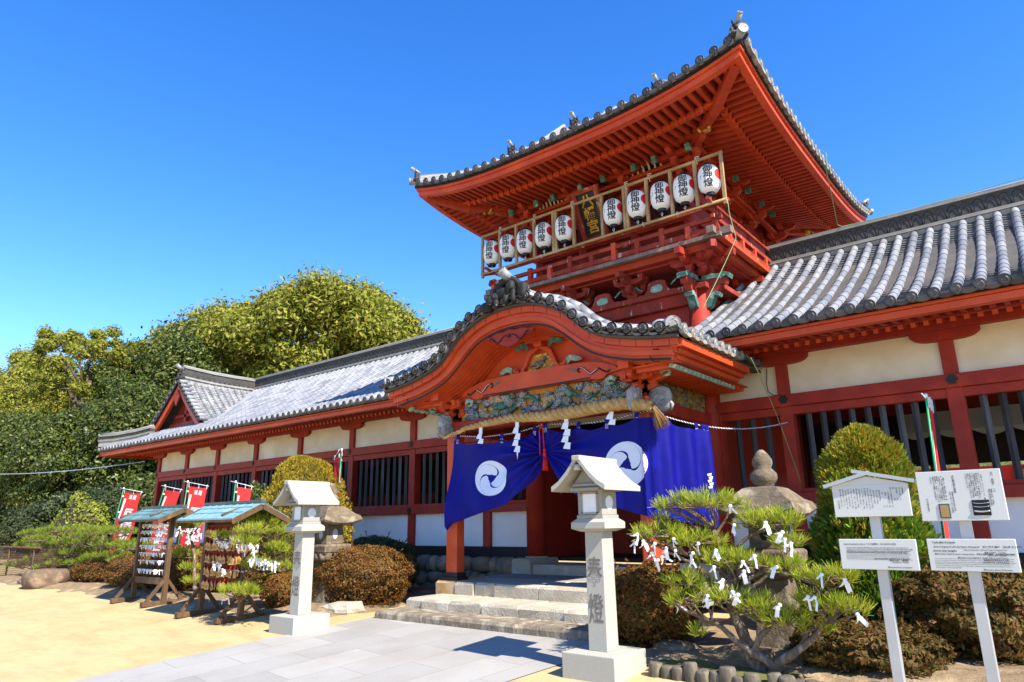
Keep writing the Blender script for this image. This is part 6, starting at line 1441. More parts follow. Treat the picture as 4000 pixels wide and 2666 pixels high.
# ------------------------------------------------------------------ paper slips
def slip_mesh(k):
    b = MB(); r_ = random.Random(k); w_ = .0085
    def strip(p, w2=w_):
        for a, c in zip(p, p[1:]): b.ring([[(a[0]-w2, a[1], a[2]), (a[0]+w2, a[1]+.004, a[2])], [(c[0]-w2, c[1], c[2]), (c[0]+w2, c[1]+.004, c[2])]], False, False)
    boulder(b, (0, 0, 0), (.03, .026, .026), k)
    a = r_.uniform(-.5, .1); strip([(0, -.008, 0), (.025+a*.02, -.016, -.03), (.045+a*.05, -.012, -.085)], .0095); strip([(0, -.006, 0), (-.02, -.014, -.02-.02*r_.random()), (-.035-.02*r_.random(), -.006, -.05)])
    if k % 2: strip([(0, -.01, 0), (.002, -.02, -.04), (.012, -.014, -.095)])
    return b
SLIPS = []
def slip(p, label, group, sc_=1.0, k=None):
    k = rnd.randrange(4) if k is None else k
    if len(SLIPS) < 4:
        o = slip_mesh(len(SLIPS)).build('paper_slip', WHITEP); SLIPS.append(o)
    else:
        o = SLIPS[k].copy(); C.objects.link(o)
    o.location = p; o.rotation_euler = (rnd.uniform(-.3, .3), rnd.uniform(-.7, .7), rnd.uniform(-.8, .8)); o.scale = (sc_,)*3
    tag(o, label, 'paper slip', group); return o
Y0 = -3.55
for x, y in [(265, 580), (330, 660), (465, 690), (600, 740), (680, 640), (700, 770), (430, 800), (500, 880), (545, 840), (900, 800), (890, 880), (965, 690), (1165, 770), (1145, 960), (1245, 1110), (1475, 900), (1490, 1010), (1860, 960), (1930, 560), (1960, 640), (2030, 690), (1375, 480), (1330, 258), (1735, 450), (1610, 830), (1070, 1290), (1420, 1280), (1355, 1245), (720, 1395), (1900, 1395), (2225, 1300), (2300, 1310)]:
    slip(A(2400+x/2.94, 1900+(y-30)/2.94, -.1-.12*rnd.random()), 'white paper slip knotted on a branch of the leaning right pine', 'paper slips on the right pine', .95)
for x, y in [(3210, 2245), (2480, 2120), (3300, 2265), (3350, 2400)]: slip(A(x, y, -.15), 'white paper slip knotted on a branch of the leaning right pine', 'paper slips on the right pine', .95)
Y0 = -3.4
for x0, x1, y0, y1, n in ((835, 1010, 2085, 2165, 40), (690, 790, 2060, 2110, 14), (975, 1090, 2180, 2215, 20), (830, 880, 2195, 2230, 10), (800, 830, 2300, 2340, 4), (940, 990, 2045, 2070, 3), (860, 900, 2310, 2370, 3)):
    for i in range(n):
        q = (i+rnd.random())/n; slip(A(x0+(x1-x0)*q, y0+(y1-y0)*min(1, max(0, q*.7+rnd.uniform(-.15, .4))), -.55-.25*rnd.random() if x0 > 800 else -.2), 'white paper slip knotted on the pine beside the votive rack', 'paper slips on the left pine', .85)
# ------------------------------------------------------------------ roofed racks: paper slips and votive tablets
def rack(name, label, xl, xr, Y, zr, zpost, x0, x1, ze, dy, m):
    g = gz(Y); t = thing(name, label, 'rack', ((xl+xr)/2, Y, g)); off = (-(xl+xr)/2, -Y, -g)
    for x in (xl, xr):
        b = MB(); b.bx(x-.032, x+.032, Y-.036, Y+.036, g+.05, zr-.06); b.build('post', WOODB, t, off, bevel=.004)
        b = MB(); b.bx(x-.045, x+.045, Y-.34, Y+.34, g-.01, g+.06); b.build('foot_beam', WOODB, t, off, bevel=.006)
        for s in (-1, 1): b = MB(); b.bar((x, Y+s*.27, g+.06), (x, Y+s*.03, g+.36), .042, .045); b.build('brace', WOODB, t, off)
        b = MB(); b.bar((x, Y-dy+.05, ze+.02), (x, Y, zr-.045), .05, .06); b.bar((x, Y+dy-.05, ze+.02), (x, Y, zr-.045), .05, .06); b.build('gable_rafter', WOODB, t, off)
    for s, nm in ((-1, 'front'), (1, 'rear')):
        b = MB(); b.ring([[(x, Y, zr), (x, Y+s*dy, ze), (x, Y+s*dy, ze-.022), (x, Y, zr-.03)] for x in (x0, x1)]); rf = b.build('roof_sheet', m, t, off)
        b = MB(); b.bar((x0, Y+s*dy*.33, zr-(zr-ze)*.33+.006), (x1, Y+s*dy*.33, zr-(zr-ze)*.33+.006), .012, .012); b.bar((x0, Y+s*dy*.66, zr-(zr-ze)*.66+.006), (x1, Y+s*dy*.66, zr-(zr-ze)*.66+.006), .012, .012)
        k = 8
        for i in range(1, k): x = x0+(x1-x0)*i/k; b.bar((x, Y, zr+.004), (x, Y+s*dy, ze+.004), .006, .008)
        b.build('seam_slats', COPPERD if 0 else m, rf)
        b = MB()
        for x in (x0, x1): b.bar((x, Y+s*.01, zr-.055), (x, Y+s*dy, ze-.05), .03, .07)
        b.bar((x0, Y+s*dy*.97, ze-.035), (x1, Y+s*dy*.97, ze-.035), .03, .03); b.build('bargeboard', WOODB, rf)
    b = MB(); b.bx(x0-.01, x1+.01, Y-.04, Y+.04, zr-.01, zr+.03); b.build('ridge_cap', COPPERD, t, off)
    return t, off, g
Y1 = -3.62
xl, xr = at(535, 2200, Y1).x, at(655, 2200, Y1).x; zr = at(640, 1984, Y1).z; ze = at(540, 2027, Y1-.4).z; x0, x1 = at(465, 2026, Y1-.4).x, at(617, 2025, Y1-.4).x
t, off, g = rack('paper_slip_rack', 'weathered wooden rack with patina copper roof, strung with rows of paper slips', xl, xr, Y1, zr, 0, x0, x1, ze, .4, COPPER)
b = MB(); zb = at(590, 2268, Y1).z; b.bx(xl, xr, Y1-.02, Y1+.02, zb-.05, zb+.05); b.build('bottom_rail', WOODB, t, off)
rows1 = [2055, 2080, 2107, 2136, 2166, 2196, 2232]
for r_, py in enumerate(rows1):
    z = at(600, py, Y1).z; b = MB(); b.cyl((xl, Y1, z+.03), (xr, Y1, z+.03), .003, n=4); b.build('string', NAVY, t, off); n = 17
    for i in range(n):
        x = xl+.07+(xr-xl-.14)*(i+.5)/n
        lab = ['yellowed paper slip tied in the top row of the slip rack', 'paper slip tied in an upper row of the slip rack', 'white paper slip tied in a lower row of the slip rack'][0 if r_ == 0 else (1 if r_ < 3 else 2)]
        slip((x, Y1-.015, z+.02), lab, 'paper slips on the rack', .72)
Y2 = -3.85
xl, xr = at(800, 2200, Y2).x, at(955, 2200, Y2).x; zr = at(880, 1970, Y2).z; ze = at(790, 2027, Y2-.42).z; x0, x1 = at(691, 2026, Y2-.42).x, at(891, 2025, Y2-.42).x
t, off, g = rack('votive_tablet_rack', 'wooden rack with bright patina copper roof, hung with wooden votive tablets', xl, xr, Y2, zr, 0, x0, x1+.1, ze, .42, mat('patina_copper_painted_sun', [(.19, .34, .37), (.15, .28, .31), (.24, .39, .41)], 2.5, rough=.45, bump=.1))  # lighter copper copy: sunshine on this roof is put into the colour
b = MB(); zt, zb = at(880, 2040, Y2).z, at(880, 2300, Y2).z; b.bx(xl, xr, Y2+.03, Y2+.05, zb, zt); b.build('red_back_board', mat('dull_red_back', (.20, .015, .012), 4, rough=.8), t, off)
EM = []
def ema(p, label, red):
    if len(EM) < 2:
        o = thing('votive_tablet', label, 'votive tablet', p, 0, 'wooden votive tablets on the rack'); b = MB()
        b.extr([(-.055, -.075), (.055, -.075), (.055, -.005), (.0, .03), (-.055, -.005)], lambda a, c, d: (a, d, c), -.004, .004); b.build('tablet', WOODE, o)
        b = MB(); b.tube([(0, 0, .02), (.008, -.005, .05), (0, .01, .075)], .004, 4); b.build('red_cord', REDT, o)
        b = MB()
        for i in range(4): b.bx(-.04+.02*i, -.034+.02*i, -.0055, -.004, -.06, -.012-.006*(i % 3))
        b.build('ink_writing', INK, o) if not EM else b.build('printed_picture', YELL if 0 else mat('print_green_red', [(.45, .10, .05), (.25, .40, .12), (.6, .5, .3)], 30, rough=.7), o)
        EM.append(o)
    else: o = copy_tree(EM[1 if red else 0]); 
    o.location = p; o.rotation_euler = (R(-6+8*rnd.random()), R(rnd.uniform(-9, 9)), R(rnd.uniform(-22, 14))); o['label'] = label; return o
for r_, (py, n) in enumerate([(2075, 10), (2128, 11), (2178, 10), (2228, 10), (2282, 9)]):
    z = at(880, py, Y2).z
    bb = MB(); bb.bx(xl, xr, Y2-.0, Y2+.03, z+.06, z+.085); bb.build('hanging_rail', WOODB, t, off)
    for i in range(n):
        for lay in range(2 if i % 3 else 1):
            red = r_ >= 3 and i in (6, 8)
            ema((xl+.08+(xr-xl-.16)*(i+.5*lay)/(n-1), Y2-.035-.022*lay-.01*(i % 2), z-.01*lay+rnd.uniform(-.006, .006)), 'votive tablet with a coloured print among plain ones on the rack' if red else 'plain wooden votive tablet with ink writing hung in the '+['topmost', 'second', 'middle', 'fourth', 'lowest'][r_]+' row of the rack', red)
# ------------------------------------------------------------------ banners
def banner(label, top, bot, wd, h, txt, Y, small='', cloth_down=None, rz=0.0, ys=0.0):
    p1, p0 = at(*top, Y), at(*bot, Y); d = (p1-p0); t = thing('banner', label, 'banner', tuple(p0), 0, 'red prayer banners on green poles')
    L = d.length; b = MB(); b.cyl((0, 0, 0), d, .013, .010, 8); b.build('pole', GREENPOLE, t)
    ex = Vector((math.cos(rz), math.sin(rz), 0)); dn = -d.normalized(); c0 = d-d.normalized()*.06
    b = MB(); b.cyl(d*1.005-ex*.10, c0+ex*(wd+.06)+Vector((0, 0, -.05)), .006, n=6); b.build('cross_bar', WHITEPL, t)
    b = MB(); b.cyl(d*.985, d*1.01, .02, .016, 8); b.build('pole_cap', WHITEPL, t)
    F = lambda a, v: c0+ex*(.03+a*wd)+dn*(.04+v*h)+Vector((0, .018*math.sin(v*9+a*3)+.012*math.sin(a*6+v*4), -.05*a))
    b = MB(); b.smooth = True; b.ring([[F(i/8, j/24) for i in range(9)] for j in range(25)], False, False); cl_ = b.build('cloth', REDC, t)
    b = MB()
    for k in range(3): a = (0.02, .5, .97)[k]; b.bar(F(a, -.045), F(a, .01), .02, .006, (0, 1, 0))
    b.build('loops', WHITEPL, t) if 0 else b.build('cloth_loop_rib', WHITEPL, t)
    for v in (.06, .32, .58, .84):
        b = MB(); q = F(0.02, v); s_ = d.normalized(); pp = d*1-s_*(.10+v*h); b.bar(pp, q, .03, .004, (0, 1, 0)); b.build('pole_tie', WHITEPL, t)
    b = MB(); b.ring([[F(.07, .10)+Vector((0, -.004, 0)), F(.07, .42)+Vector((0, -.004, 0))], [F(.17, .10)+Vector((0, -.004, 0)), F(.17, .42)+Vector((0, -.004, 0))]], False, False); b.build('white_panel', WHITEPL, cl_)
    fn = lambda p: F(.60+p.x/wd, .60-p.y/h)+Vector((0, -.006, 0))
    text_mesh('white_characters', vert(txt), min(wd*.72, h*.72/len(txt)), WHITEPL, cl_, None, .03, 0, .95, 1.0, sub=1, fn=fn)
    if small: text_mesh('white_characters', small, wd*.22, WHITEPL, cl_, None, .02, 0, 1, 1.0, fn=lambda p: F(.55+p.x/wd, .07-p.y/h)+Vector((0, -.006, 0)))
    return t
banner('leftmost red banner leaning right, white prayer characters, beside the paper slip rack', (484, 1908), (418, 2160), .50, 1.45, '厄除祈願', -2.1, '運 開', rz=R(24))
banner('red banner behind the paper slip rack with its left post across it', (645, 1898), (560, 2170), .42, 1.5, '星祭祈願', -1.9, rz=R(24))
banner('tall red banner between the two roofed racks', (734, 1882), (678, 2250), .46, 1.6, '厄除祈願', -2.1, '運 開', rz=R(24))
banner('narrow red banner above the votive rack roof, seen almost edge on', (921, 1882), (880, 2250), .30, 1.6, '星祭', -1.9, rz=R(38))
banner('red banner beside the golden cypress, text facing away from its green pole', (1335, 1757), (1300, 2200), -.32, 1.5, '星祭祈願', -1.2, rz=R(-12))
banner('red banner seen edge on behind the right notice board, on a green pole', (3616, 1545), (3700, 2200), .10, 2.6, '厄除', -.9, rz=R(78))
# ------------------------------------------------------------------ notice boards
YS = -3.75
def rect(b, c, w_, h, dpt): b.bx(c.x-w_/2, c.x+w_/2, c.y-dpt/2, c.y+dpt/2, c.z-h/2, c.z+h/2)
def jp(parent, off, x, z, s, size, bold=.012, y=None, lsp=1.0, nm='printed_lettering', sub=0):
    text_mesh(nm, vert(s), size, INK, parent, None, bold, .0004, lsp, 1.0, fn=lambda p: Vector((x+p.x, y, z-len(s)*size*lsp*.5+p.y))).location = off
def en(parent, off, x, z, s, size, y, align='LEFT', bold=.006, wd=1.0):
    text_mesh('printed_lettering', s, size, INK, parent, None, bold, .0004, 1.0, wd, align, fn=lambda p: Vector((x+p.x, y, z+p.y))).location = off
def sign(label, pt, pb, up_, lo_, roofed):
    """up_/lo_: (x0,y0,x1,y1) pixel rectangles of the upper and lower boards."""
    ptop, pbot = at(*pt, YS), at(*pb, YS); t = thing('notice_board', label, 'notice board', (pbot.x, YS+.05, gz(YS))); off = (-pbot.x, -YS-.05, -gz(YS))
    b = MB(); xm = (ptop.x+pbot.x)/2; b.bx(xm-.032, xm+.032, YS+.02, YS+.08, gz(YS)-.1, ptop.z); b.build('post', STEELG, t, off, bevel=.003)
    def plate(rc_, nm):
        a, c = at(rc_[0], (rc_[1]+rc_[3])/2, YS), at(rc_[2], (rc_[1]+rc_[3])/2, YS); z1 = at((rc_[0]+rc_[2])/2, rc_[1], YS).z; z0 = at((rc_[0]+rc_[2])/2, rc_[3], YS).z
        b = MB(); b.bx(a.x, c.x, YS-.02, YS+.015, z0, z1); o = b.build(nm, BOARD, t, off, bevel=.003); return o, a.x, c.x, z0, z1
    return t, off, plate(up_, 'upper_board'), plate(lo_, 'lower_board')
YF = YS-.0215
t, off, (ub, ux0, ux1, uz0, uz1), (lb, lx0, lx1, lz0, lz1) = sign('left notice board with a small gable roof above its white upper panel', (3405, 1985), (3500, 2600), (3258, 1893, 3557, 2019), (3286, 2107, 3586, 2226), True)
w_ = ux1-ux0; xm = (ux0+ux1)/2
b = MB(); b.extr([(ux0, uz1-.001), (ux1, uz1-.001), (xm-.01, uz1+.055)], lambda a, c, d: (a, d, c), YS-.019, YS+.014); b.build('board_gable', BOARD, t, off)
b = MB(); b.bar((ux0-.05, YS-.0, uz1-.005), (xm+.01, YS, uz1+.078), .09, .024); b.bar((xm-.09, YS+.001, uz1+.095), (ux1+.04, YS+.001, uz1+.012), .09, .024); b.build('gable_roof', STEELG, t, off)
c = ['伊佐爾波神社', '本殿　附　透塀　　一棟', '中殿及び廊下　　　一棟', '楼門　　　　　　　一棟', '廻廊　附　末社高良玉垂社本殿　一棟', '　　　　末社常盤新田霊社本殿　二棟', '　　　　石燈籠　　　　　　　　二基', '　　　　棟札　　　　　　　　　一枚', '　　重要文化財（建造物）', '　　昭和三一年六月二八日指定', '　　昭和四二年六月一五日指定', '　本殿は、三間社切妻の内陣と三間社流', '造の外陣の二棟が前後に並び、低い合った', '軒に共通の樋を架け、下に相の間をもつ', 'いわゆる「八幡造」の建物である。透塀', 'は本瓦葺で緑青塗りの連子が美しい。', '前面に唐破風の向拝をもち、入母屋造', '本瓦葺である。楼門は、三間一戸、桟唐', '戸、切妻の入母屋で二軒である。廻廊', 'は折れ曲がり、屋根は本瓦葺である。', '　全体は丹塗りで装飾豊かであり、桃山', '風の華麗な様式をよく伝えている。', '記録により寛文七年の建立とされる。', '　　　　　　　　　　松山市教育委員会']
for i, s in enumerate(c): jp(ub, (0, 0, 0), ux1-.035-i*(w_-.07)/(len(c)-1), uz1-.025, s, (uz1-uz0-.05)/21, .006, YF, .97)
W2 = lx1-lx0; H2 = lz1-lz0
en(lb, (0, 0, 0), lx0+.03, lz1-.032, 'Isaniwa Jinja (Isaniwa Shrine  伊佐尓波神社   이사니와신사 본전)', H2*.062, YF, bold=.016)
for i, s in enumerate(['Honden includes Sukashibei (Main Building, including Lattice Wall), Mitsubidono oyobi Roka (Hall of', 'Humility and Corridor), Romon (Tower Gate), Kairo (Corridor), Massha Kora Tamataresha Honden (Main', 'Building of Kora Tamataresha Branch Shrine), Massha Tokiwasha Nittareisha Honden (Main Building of', 'Tokiwasha Nittareisha Branch Shrine), Ishidoro (Stone Garden Lantern), Munafuda (Ridge Plaque)']): en(lb, (0, 0, 0), lx0+.045, lz1-.055-i*H2*.052, s, H2*.054, YF, bold=.004, wd=.88)
for i, s in enumerate(['National Important Cultural Property (Building)', '重要文化財产（建筑物）', '중요문화재（건조물）']): en(lb, (0, 0, 0), lx1-.05, lz1-.125-i*H2*.055, s, H2*.055, YF, 'RIGHT')
for i, s in enumerate(['The main building is built in the Hachiman-zukuri style, with two aligned buildings connected by a common gutter between their eaves. The space', 'underneath the gutter is known as the ai no ma. The front hall is in the nagare-zukuri (flowing) style; the rear hall is in the kirizuma-zukuri (gable roof)', 'style. The Lattice Wall has a tile roof with lovely green diamond-shaped lattices. The Mitsubidono has a cypress shingle roof, with the front of the building', 'parallel to the ridge, open to the outside. The Romon is made in the irimoya-zukuri (hip-and-gable roof) style, with double eaves and a clay tiled roof.', 'The guardian kings on the front corners of the roof are a rare feature. The woodwork and decorative carvings of the buildings are painted red, with', 'touches of white and other colors, while the pillars of the main building are covered with gold leaf, all in splendid Momoyama-period (16th century) style.', 'The wooden Kairo (corridor), which is over 200m in length, and a range of stone lamps are evidence of the long history of Shinto and Buddhist syncretism.']): en(lb, (0, 0, 0), lx0+.04, lz0+.115-i*H2*.042, s, H2*.040, YF, bold=.0, wd=.80)
en(lb, (0, 0, 0), lx1-.04, lz0+.018, 'Matsuyama Board of Education', H2*.058, YF, 'RIGHT', .014)
t, off, (ub, ux0, ux1, uz0, uz1), (lb, lx0, lx1, lz0, lz1) = sign('right notice board without a roof, showing two small photographs on its upper panel', (3770, 2030), (3860, 2600), (3590, 1838, 3925, 2035), (3630, 2106, 3978, 2233), False)
w_ = ux1-ux0; Hh = uz1-uz0
cols = [(.90, '太刀　銘国行　一口', 1.35, .06), (.865, '　重要文化財（工芸品）', 1, .36), (.84, '　昭和三年四月四日指定', 1, .36), (.78, '　刃長七七、七センチメートル、鎌倉', 1, .07), (.755, '反り二、六センチメートル。', 1, .07), (.73, '時代中期の作で、作者の来国行は', 1, .07), (.705, '山城国来派の祖である。寛文五（一', 1, .07), (.68, '六六五）年松平松山藩第三代藩', 1, .07), (.655, '主定長が武運長久と一門の繁栄を', 1, .07), (.63, '祈願して、この神社に奉納したも', 1, .07), (.605, 'のと伝えられている。', 1, .07),
        (.45, '伊佐爾波神社算額', 1.35, .10), (.415, '愛媛県指定有形民俗文化財', 1, .42), (.385, '平成一七年一二月二七日指定', 1, .42), (.335, '　算額とは、和算の問題・図・解', 1, .10), (.31, '答、それを導く最終計算式等を記', 1, .10), (.285, 'した額である。この神社の算額は、', 1, .10), (.26, '関孝和（？―一七〇八）が考案した', 1, .10), (.235, '関流数学で、享和三（一八〇三）年', 1, .10), (.21, 'を最古に江戸後期から明治時代の', 1, .10), (.18, 'ものが多い。', 1, .10), (.10, '松山市教育委員会', 1, .55)]
for fx, s, k, v in cols: jp(ub, (0, 0, 0), ux0+w_*fx, uz1-Hh*v, s, Hh/30*k, .004, YF, .98)
b = MB(); b.bx(ux0+w_*.62, ux0+w_*.82, YS-.024, YS-.019, uz0+Hh*.10, uz0+Hh*.40); ph = b.build('sword_photograph', INK, ub)
b = MB()
for v, k in ((.33, .0), (.26, .0), (.17, .004)): b.tube([(ux0+w_*(.63+.018*i), YS-.0245, uz0+Hh*v+.004*(i-5)**2*.05) for i in range(11)], .0022+k, 4)
b.build('sword_blade', STEELG, ph)
b = MB(); b.bx(ux0+w_*.225, ux0+w_*.355, YS-.024, YS-.019, uz0+Hh*.05, uz0+Hh*.34); ph = b.build('tablet_photograph', COPPERD, ub)
b = MB(); b.bx(ux0+w_*.242, ux0+w_*.338, YS-.026, YS-.0235, uz0+Hh*.075, uz0+Hh*.315); b.build('tablet_picture', WOODP, ph)
H2 = lz1-lz0
for i, (s, k, x) in enumerate([('Tachi Mei Kuniyuki', .085, .03), ('(Sword Engraved with the Name of Kuniyuki    长刀 铭文 国行    대도명 구니유키)', .07, .035)]): en(lb, (0, 0, 0), lx0+x, lz1-.022-i*.026, s, H2*k, YF, bold=.014)
for i, s in enumerate(['National Important Cultural Property (Applied Art)', '重要文化财产（工艺品）', '중요문화재（공예품）']): en(lb, (0, 0, 0), lx1-.05, lz1-.066-i*.016, s, H2*.055, YF, 'RIGHT')
for i, s in enumerate(['This is a long sword, with a blade 77.7cm in length and a curve depth of 2.6cm. It was made in the mid-Kamakura period (13th century) by Rai', 'Kuniyuki, a master smith and the founder of the Rai School of swordmaking in Yamashiro Province (now Kyoto Prefecture). In 1665, the third', 'Matsudaira lord of Matsuyama, Sadanaga, donated the sword to this shrine along with prayers for military success and the prosperity of his family.']): en(lb, (0, 0, 0), lx0+.03, lz1-.118-i*.0115, s, H2*.044, YF, bold=.0, wd=.84)
en(lb, (0, 0, 0), lx0+.03, lz0+.122, 'Isaniwa Jinja Sangaku', H2*.08, YF, bold=.014); en(lb, (0, 0, 0), lx0+.035, lz0+.102, '(Mathematical Tablets Donated to Isaniwa Shrine   伊佐尓波神社算额（写有数学问题的牌匾）   이사니와신사 수학현판)', H2*.062, YF, bold=.012, wd=.9)
for i, s in enumerate(['Matsuyama City Designated Tangible Folk Cultural Property', '爱媛县指定有形民俗文化财', '에히메현 지정 유형민속문화재']): en(lb, (0, 0, 0), lx1-.05, lz0+.082-i*.014, s, H2*.055, YF, 'RIGHT')
for i, s in enumerate(['On these tablets are mathematical problems, how to solve them, and finally the solutions using traditional Japanese mathematics. They are', 'based on the mathematical system developed by Seki Takakazu (died in 1708). Most are from the late Edo and the Meiji periods (19th to', 'early 20th century), with the oldest dated 1803.']): en(lb, (0, 0, 0), lx0+.03, lz0+.043-i*.0115, s, H2*.044, YF, bold=.0, wd=.84)
en(lb, (0, 0, 0), lx1-.04, lz0+.012, 'Matsuyama Board of Education', H2*.06, YF, 'RIGHT', .014)
# ------------------------------------------------------------------ small garden things
p = (-11.9, -3.45, gz(-3.45)); t = thing('stone_trough', 'round mossy boulder with a hollowed top at the edge of the sand', 'stone trough', p)
b = MB(); b.smooth = True; rings = []
for z, r_ in ((-.05, .42), (.05, .50), (.17, .53), (.28, .50), (.34, .44), (.345, .36), (.30, .33), (.25, .2), (.245, .05)):
    rings.append([((r_*.86*(1+.22*mn.noise(Vector((math.cos(a)*1.8, math.sin(a)*1.8, z*3)))))*1.1*math.cos(a), r_*.8*math.sin(a), z+.02*mn.noise(Vector((math.cos(a)*2, math.sin(a)*2, 4)))) for a in [k*math.pi/14 for k in range(28)]])
b.ring(rings); b.build('hollowed_rock', mat('brown_boulder', [(.20, .125, .07), (.12, .08, .05), (.30, .21, .13)], 4, rough=.95, bump=.9, bscale=25, bdist=.02), t)
for i, (x, y, s, lab) in enumerate([(-13.2, -3.35, .5, 'low flat rock left of the hollowed stone trough'), (-2.5, -2.95, .55, 'pale rough rock between the bronze bush and the bottom step'), (3.45, -3.0, .38, 'pair of pale flat rock at the foot of the old lantern, behind the pine'), (2.35, -3.15, .42, 'flat dark rock under the rounded azalea bush'), (2.95, -3.1, .45, 'flat brown rock slab left of the pine trunk'), (4.0, -3.5, .22, 'small pale rock near the left notice board post')]):
    b = MB(); boulder(b, (0, 0, s*.08), (s, s*.8, s*.34), i+20); b.v = [tuple(Vector(v)*(1+.22*mn.noise(Vector(v)*7+Vector((i, 0, 0))))) for v in b.v]; b.sm = [False]*len(b.sm); tag(b.build('garden_rock', OLDST if i != 1 else STEPST, None, (x, y, gz(y))), lab, 'rock')
xs = [at(px, 2640, -3.82).x for px in range(2555, 3220, 47)]
for i, x in enumerate(xs):
    b = MB(); h = .05+.07*rnd.random(); b.smooth = True; b.lathe((0, 0, 0), [(.055, -.1), (.053, h-.012), (.046, h), (.02, h+.002)], 10); o = b.build('log_edging', LOGM, None, (x, -3.80+.02*rnd.random(), gz(-3.8)+.01)); o.scale = (.9+.35*rnd.random(), .9+.3*rnd.random(), 1); o.rotation_euler = (rnd.uniform(-.12, .12), rnd.uniform(-.12, .12), rnd.random()*3)
    tag(o, 'short grey log stub in the row edging the right garden bed', 'log edging', 'log edging stubs of the right bed')
sheet('moss', [2.4+.1*i for i in range(12)], [-3.72+.08*i for i in range(5)], lambda x, y: gz(y)+.045+.03*mn.noise((x*4, y*4, 0)), MOSS, 'stuff', 'patch of yellow green moss beside the log edging', 'moss')
t = thing('mesh_fence', 'low rusty wire mesh fence with a top rail at the left edge', 'fence', (-15.5, -3.0, 0))
zt, zb = at(40, 2138, -3.0).z, at(40, 2268, -3.0).z; b = MB(); b.cyl((-3, 0, zt), (1.6, 0, zt), .03, n=6); b.cyl((-3, 0, zb), (1.6, 0, zb), .025, n=6); b.build('rail', WOODB, t)
for x in (-2.4, -.6, 1.2): b = MB(); b.cyl((x, 0, 0), (x, 0, zt), .025, n=6); b.build('post', IRON, t)
b = MB(); H = zt-zb
for i in range(80):
    x = -3.6+.075*i
    b.bar((x, 0, zb), (x+H*.8, .0, zt), .006, .006); b.bar((x+H*.8, .003, zb), (x, .003, zt), .006, .006)
b.build('wire_mesh', IRON, t)
def wire(name, label, pts, r_, m): b = MB(); P = [Vector(p) for p in pts]; o_ = P[0].copy(); b.tube([p-o_ for p in P], r_, 5); return tag(b.build(name, m, None, tuple(o_)), label, 'rope')
def catn(a, c, s, n=16): a, c = Vector(a), Vector(c); return [a.lerp(c, i/n)+Vector((0, 0, -s*4*(i/n)*(1-i/n))) for i in range(n+1)]
wire('blue_rope', 'thin blue rope stretched from the left corridor corner into the trees', catn(at(-60, 1852, -1.0), (-15.3, -.3, 2.98), .12), .012, mat('pale_blue_rope', (.35, .45, .62), 30))
wire('green_rope', 'thin green rope hanging from the right balcony corner down to the porch roof', [at(2842, 780, -.45), at(2848, 830, -.5), at(2868, 905, -.55), at(2874, 925, -.6)]+catn(at(2874, 935, -.6), at(2745, 1205, -1.6), .02, 10), .0045, ROPEG)
wire('green_rope', 'taut green rope from the porch eave down to the corridor window', catn(at(2932, 1398, -1.2), at(3128, 1885, -.15), -.12), .0045, ROPEG)
wire('green_rope', 'green rope hanging from the upper right eave onto the corridor ridge', [at(3205, 590, -.1), at(3228, 600, -.15), at(3226, 650, -.1)]+catn(at(3226, 660, .2), at(3272, 880, 1.7), -.02, 8)+catn(at(3290, 886, 1.9), at(4060, 672, 1.9), .03), .006, ROPEG)
wire('black_cable', 'thin black cable looping down the cream wall beside the porch', [at(2995, 1440, .05), at(2994, 1500, .04), at(3000, 1530, .04), at(3020, 1545, .03), at(3050, 1545, -.05)], .005, INK)
# ------------------------------------------------------------------ trees
def tree(label, px, py, Y, rxp, ryp, m, nclump=60, nleaf=300, leaf=.16, group='trees behind the corridor', name='broadleaf_tree', lacy=0.0, drop=.5, base=None):
    c = at(px, py, Y); dist = (c-EYE).length; k = dist/FPX; rx, rz = rxp*k, ryp*k; ry = rx*.8
    t = thing(name, label, 'tree', (c.x, Y, 0), 0, group); z0 = c.z
    CL = []; Nn = []
    D = sph(nclump*3); D = D[D[:, 2] > -.75][:nclump]; n = len(D)
    rad = npr.uniform(.45, 1.0, n)**.5*(1+.10*fbm(D*1.0, 1.7, px)); cc = D*rad[:, None]*np.array([rx, ry, rz])+np.array([0, 0, z0])
    cr = npr.uniform(.13, .25, n)*min(rx, rz)*(1.15 if not lacy else .62)
    for i in range(n):
        v = sph(nleaf); q = cr[i]*np.abs(npr.normal(.82, .30, (nleaf, 1))); CL.append(cc[i]+v*q*np.array([1.12, 1.12, .9])); Nn.append(v*.8+np.array([0, 0, .3]))
    V = leafquads(np.concatenate(CL), np.concatenate(Nn), leaf, .42, .55); V[:, 2] = np.maximum(V[:, 2], .02)
    quads_mesh('crown', V, m, t)
    b = MB(); H = max(z0-rz*.2, 1.2); tr = .05*max(rx, 1.5); limb(b, [(0, 0, -.3), (.1*rx*.3, 0, H*.45), (0, .1, H)], tr, tr*.5, .05, 5)
    for i in range(0, n, max(1, n//16)):
        e = Vector(cc[i]); s_ = Vector((0, 0, H*(.45+.5*npr.random()))); limb(b, [s_, s_.lerp(e, .5)+Vector((0, 0, .1*rz*npr.random())), e], tr*.38, tr*.08, .06, 4)
    b.build('trunk', BARKT, t); return t
tree('great domed camphor tree rising above the middle of the left corridor roof', 1250, 1400, 15, 440, 265, CAMP, 130, 965, 0.161)
tree('rounded broadleaf tree left of the domed camphor, above the roof gable', 880, 1500, 12, 300, 255, CAMP, 90, 919, 0.149)
tree('dark evergreen right behind the gabled roof end', 660, 1600, 8, 230, 250, OAKD, 80, 873, 0.124)
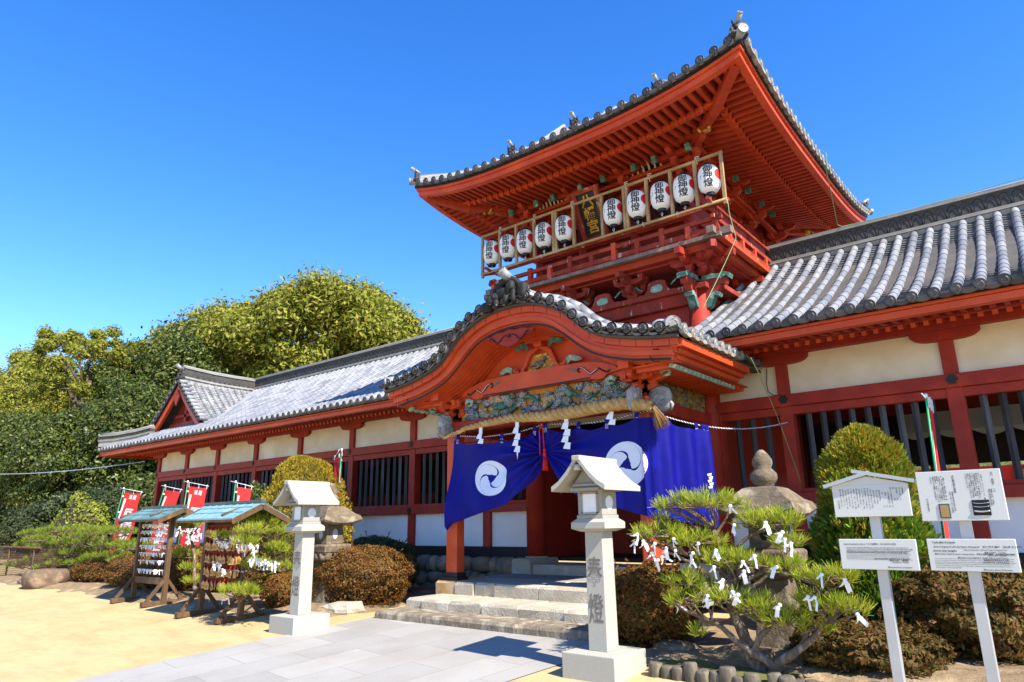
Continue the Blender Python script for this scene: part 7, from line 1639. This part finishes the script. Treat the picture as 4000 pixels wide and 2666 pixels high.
tree('airy tree with open crown and visible limbs at upper left', 350, 1450, 5, 250, 160, CAMP, 95, 330, 0.105, lacy=1)
tree('light green tree at the far left edge with bright top', 95, 1560, 6, 175, 160, CAMP, 60, 690, 0.112)
tree('dark oak filling the gap below the hip corner of the roof', 560, 1760, 4, 230, 210, OAKD, 90, 873, 0.093)
tree('dark glossy oak above the long pine, mid left', 330, 1850, 2.5, 230, 200, OAKD, 100, 919, 0.081)
tree('dark glossy oak over the wire fence at far left', 90, 1850, 2.0, 230, 190, OAKD, 90, 919, 0.081)
tree('low dark evergreen behind the wire fence', 60, 2090, 1.2, 180, 120, OAKD, 60, 736, 0.068)
tree('low dark evergreen behind the long pine', 330, 2080, .8, 240, 130, BOXW, 80, 736, 0.068)
tree('mid green tree between the airy tree and the dark oaks', 200, 1680, 7, 260, 150, CAMP, 80, 736, 0.112)
tree('evergreen seen between roof gable and airy tree', 520, 1560, 10, 190, 180, OAKD, 70, 736, 0.124)
tree('yellow bamboo clump glowing behind the airy tree', 430, 1640, 13, 190, 150, BAMB, 60, 598, 0.124, name='bamboo_clump')
tree('dark evergreen at the foot of the corridor end wall', 700, 1960, 6, 200, 180, OAKD, 60, 736, 0.099)
tree('dark evergreen filling the corner between banners and corridor end', 600, 2040, 3, 150, 150, OAKD, 60, 600, .09)
tree('bushy evergreen low behind the corridor hip corner', 450, 2000, 4, 180, 150, OAKD, 60, 600, .1)
tree('distant camphor peeping over the corridor ridge at far right of the grove', 1560, 1380, 22, 160, 80, CAMP, 60, 500, .2)

def hillside():
    xs = [-160+8*i for i in range(24)]; ys = [24, 30, 38, 50, 70]; hs_ = [-.5, 2.5, 5.5, 8, 9]
    sheet('hills', xs, ys, lambda x, y: hs_[ys.index(y)]*(1+.25*mn.noise((x*.05, y*.05, 2))), mat('wooded_slope', [(.05, .075, .015), (.10, .12, .025), (.16, .15, .03)], .6, rough=1, bump=1, bscale=1.5, bdist=.6), label='low wooded slope behind the grove', cat='hill')
hillside()
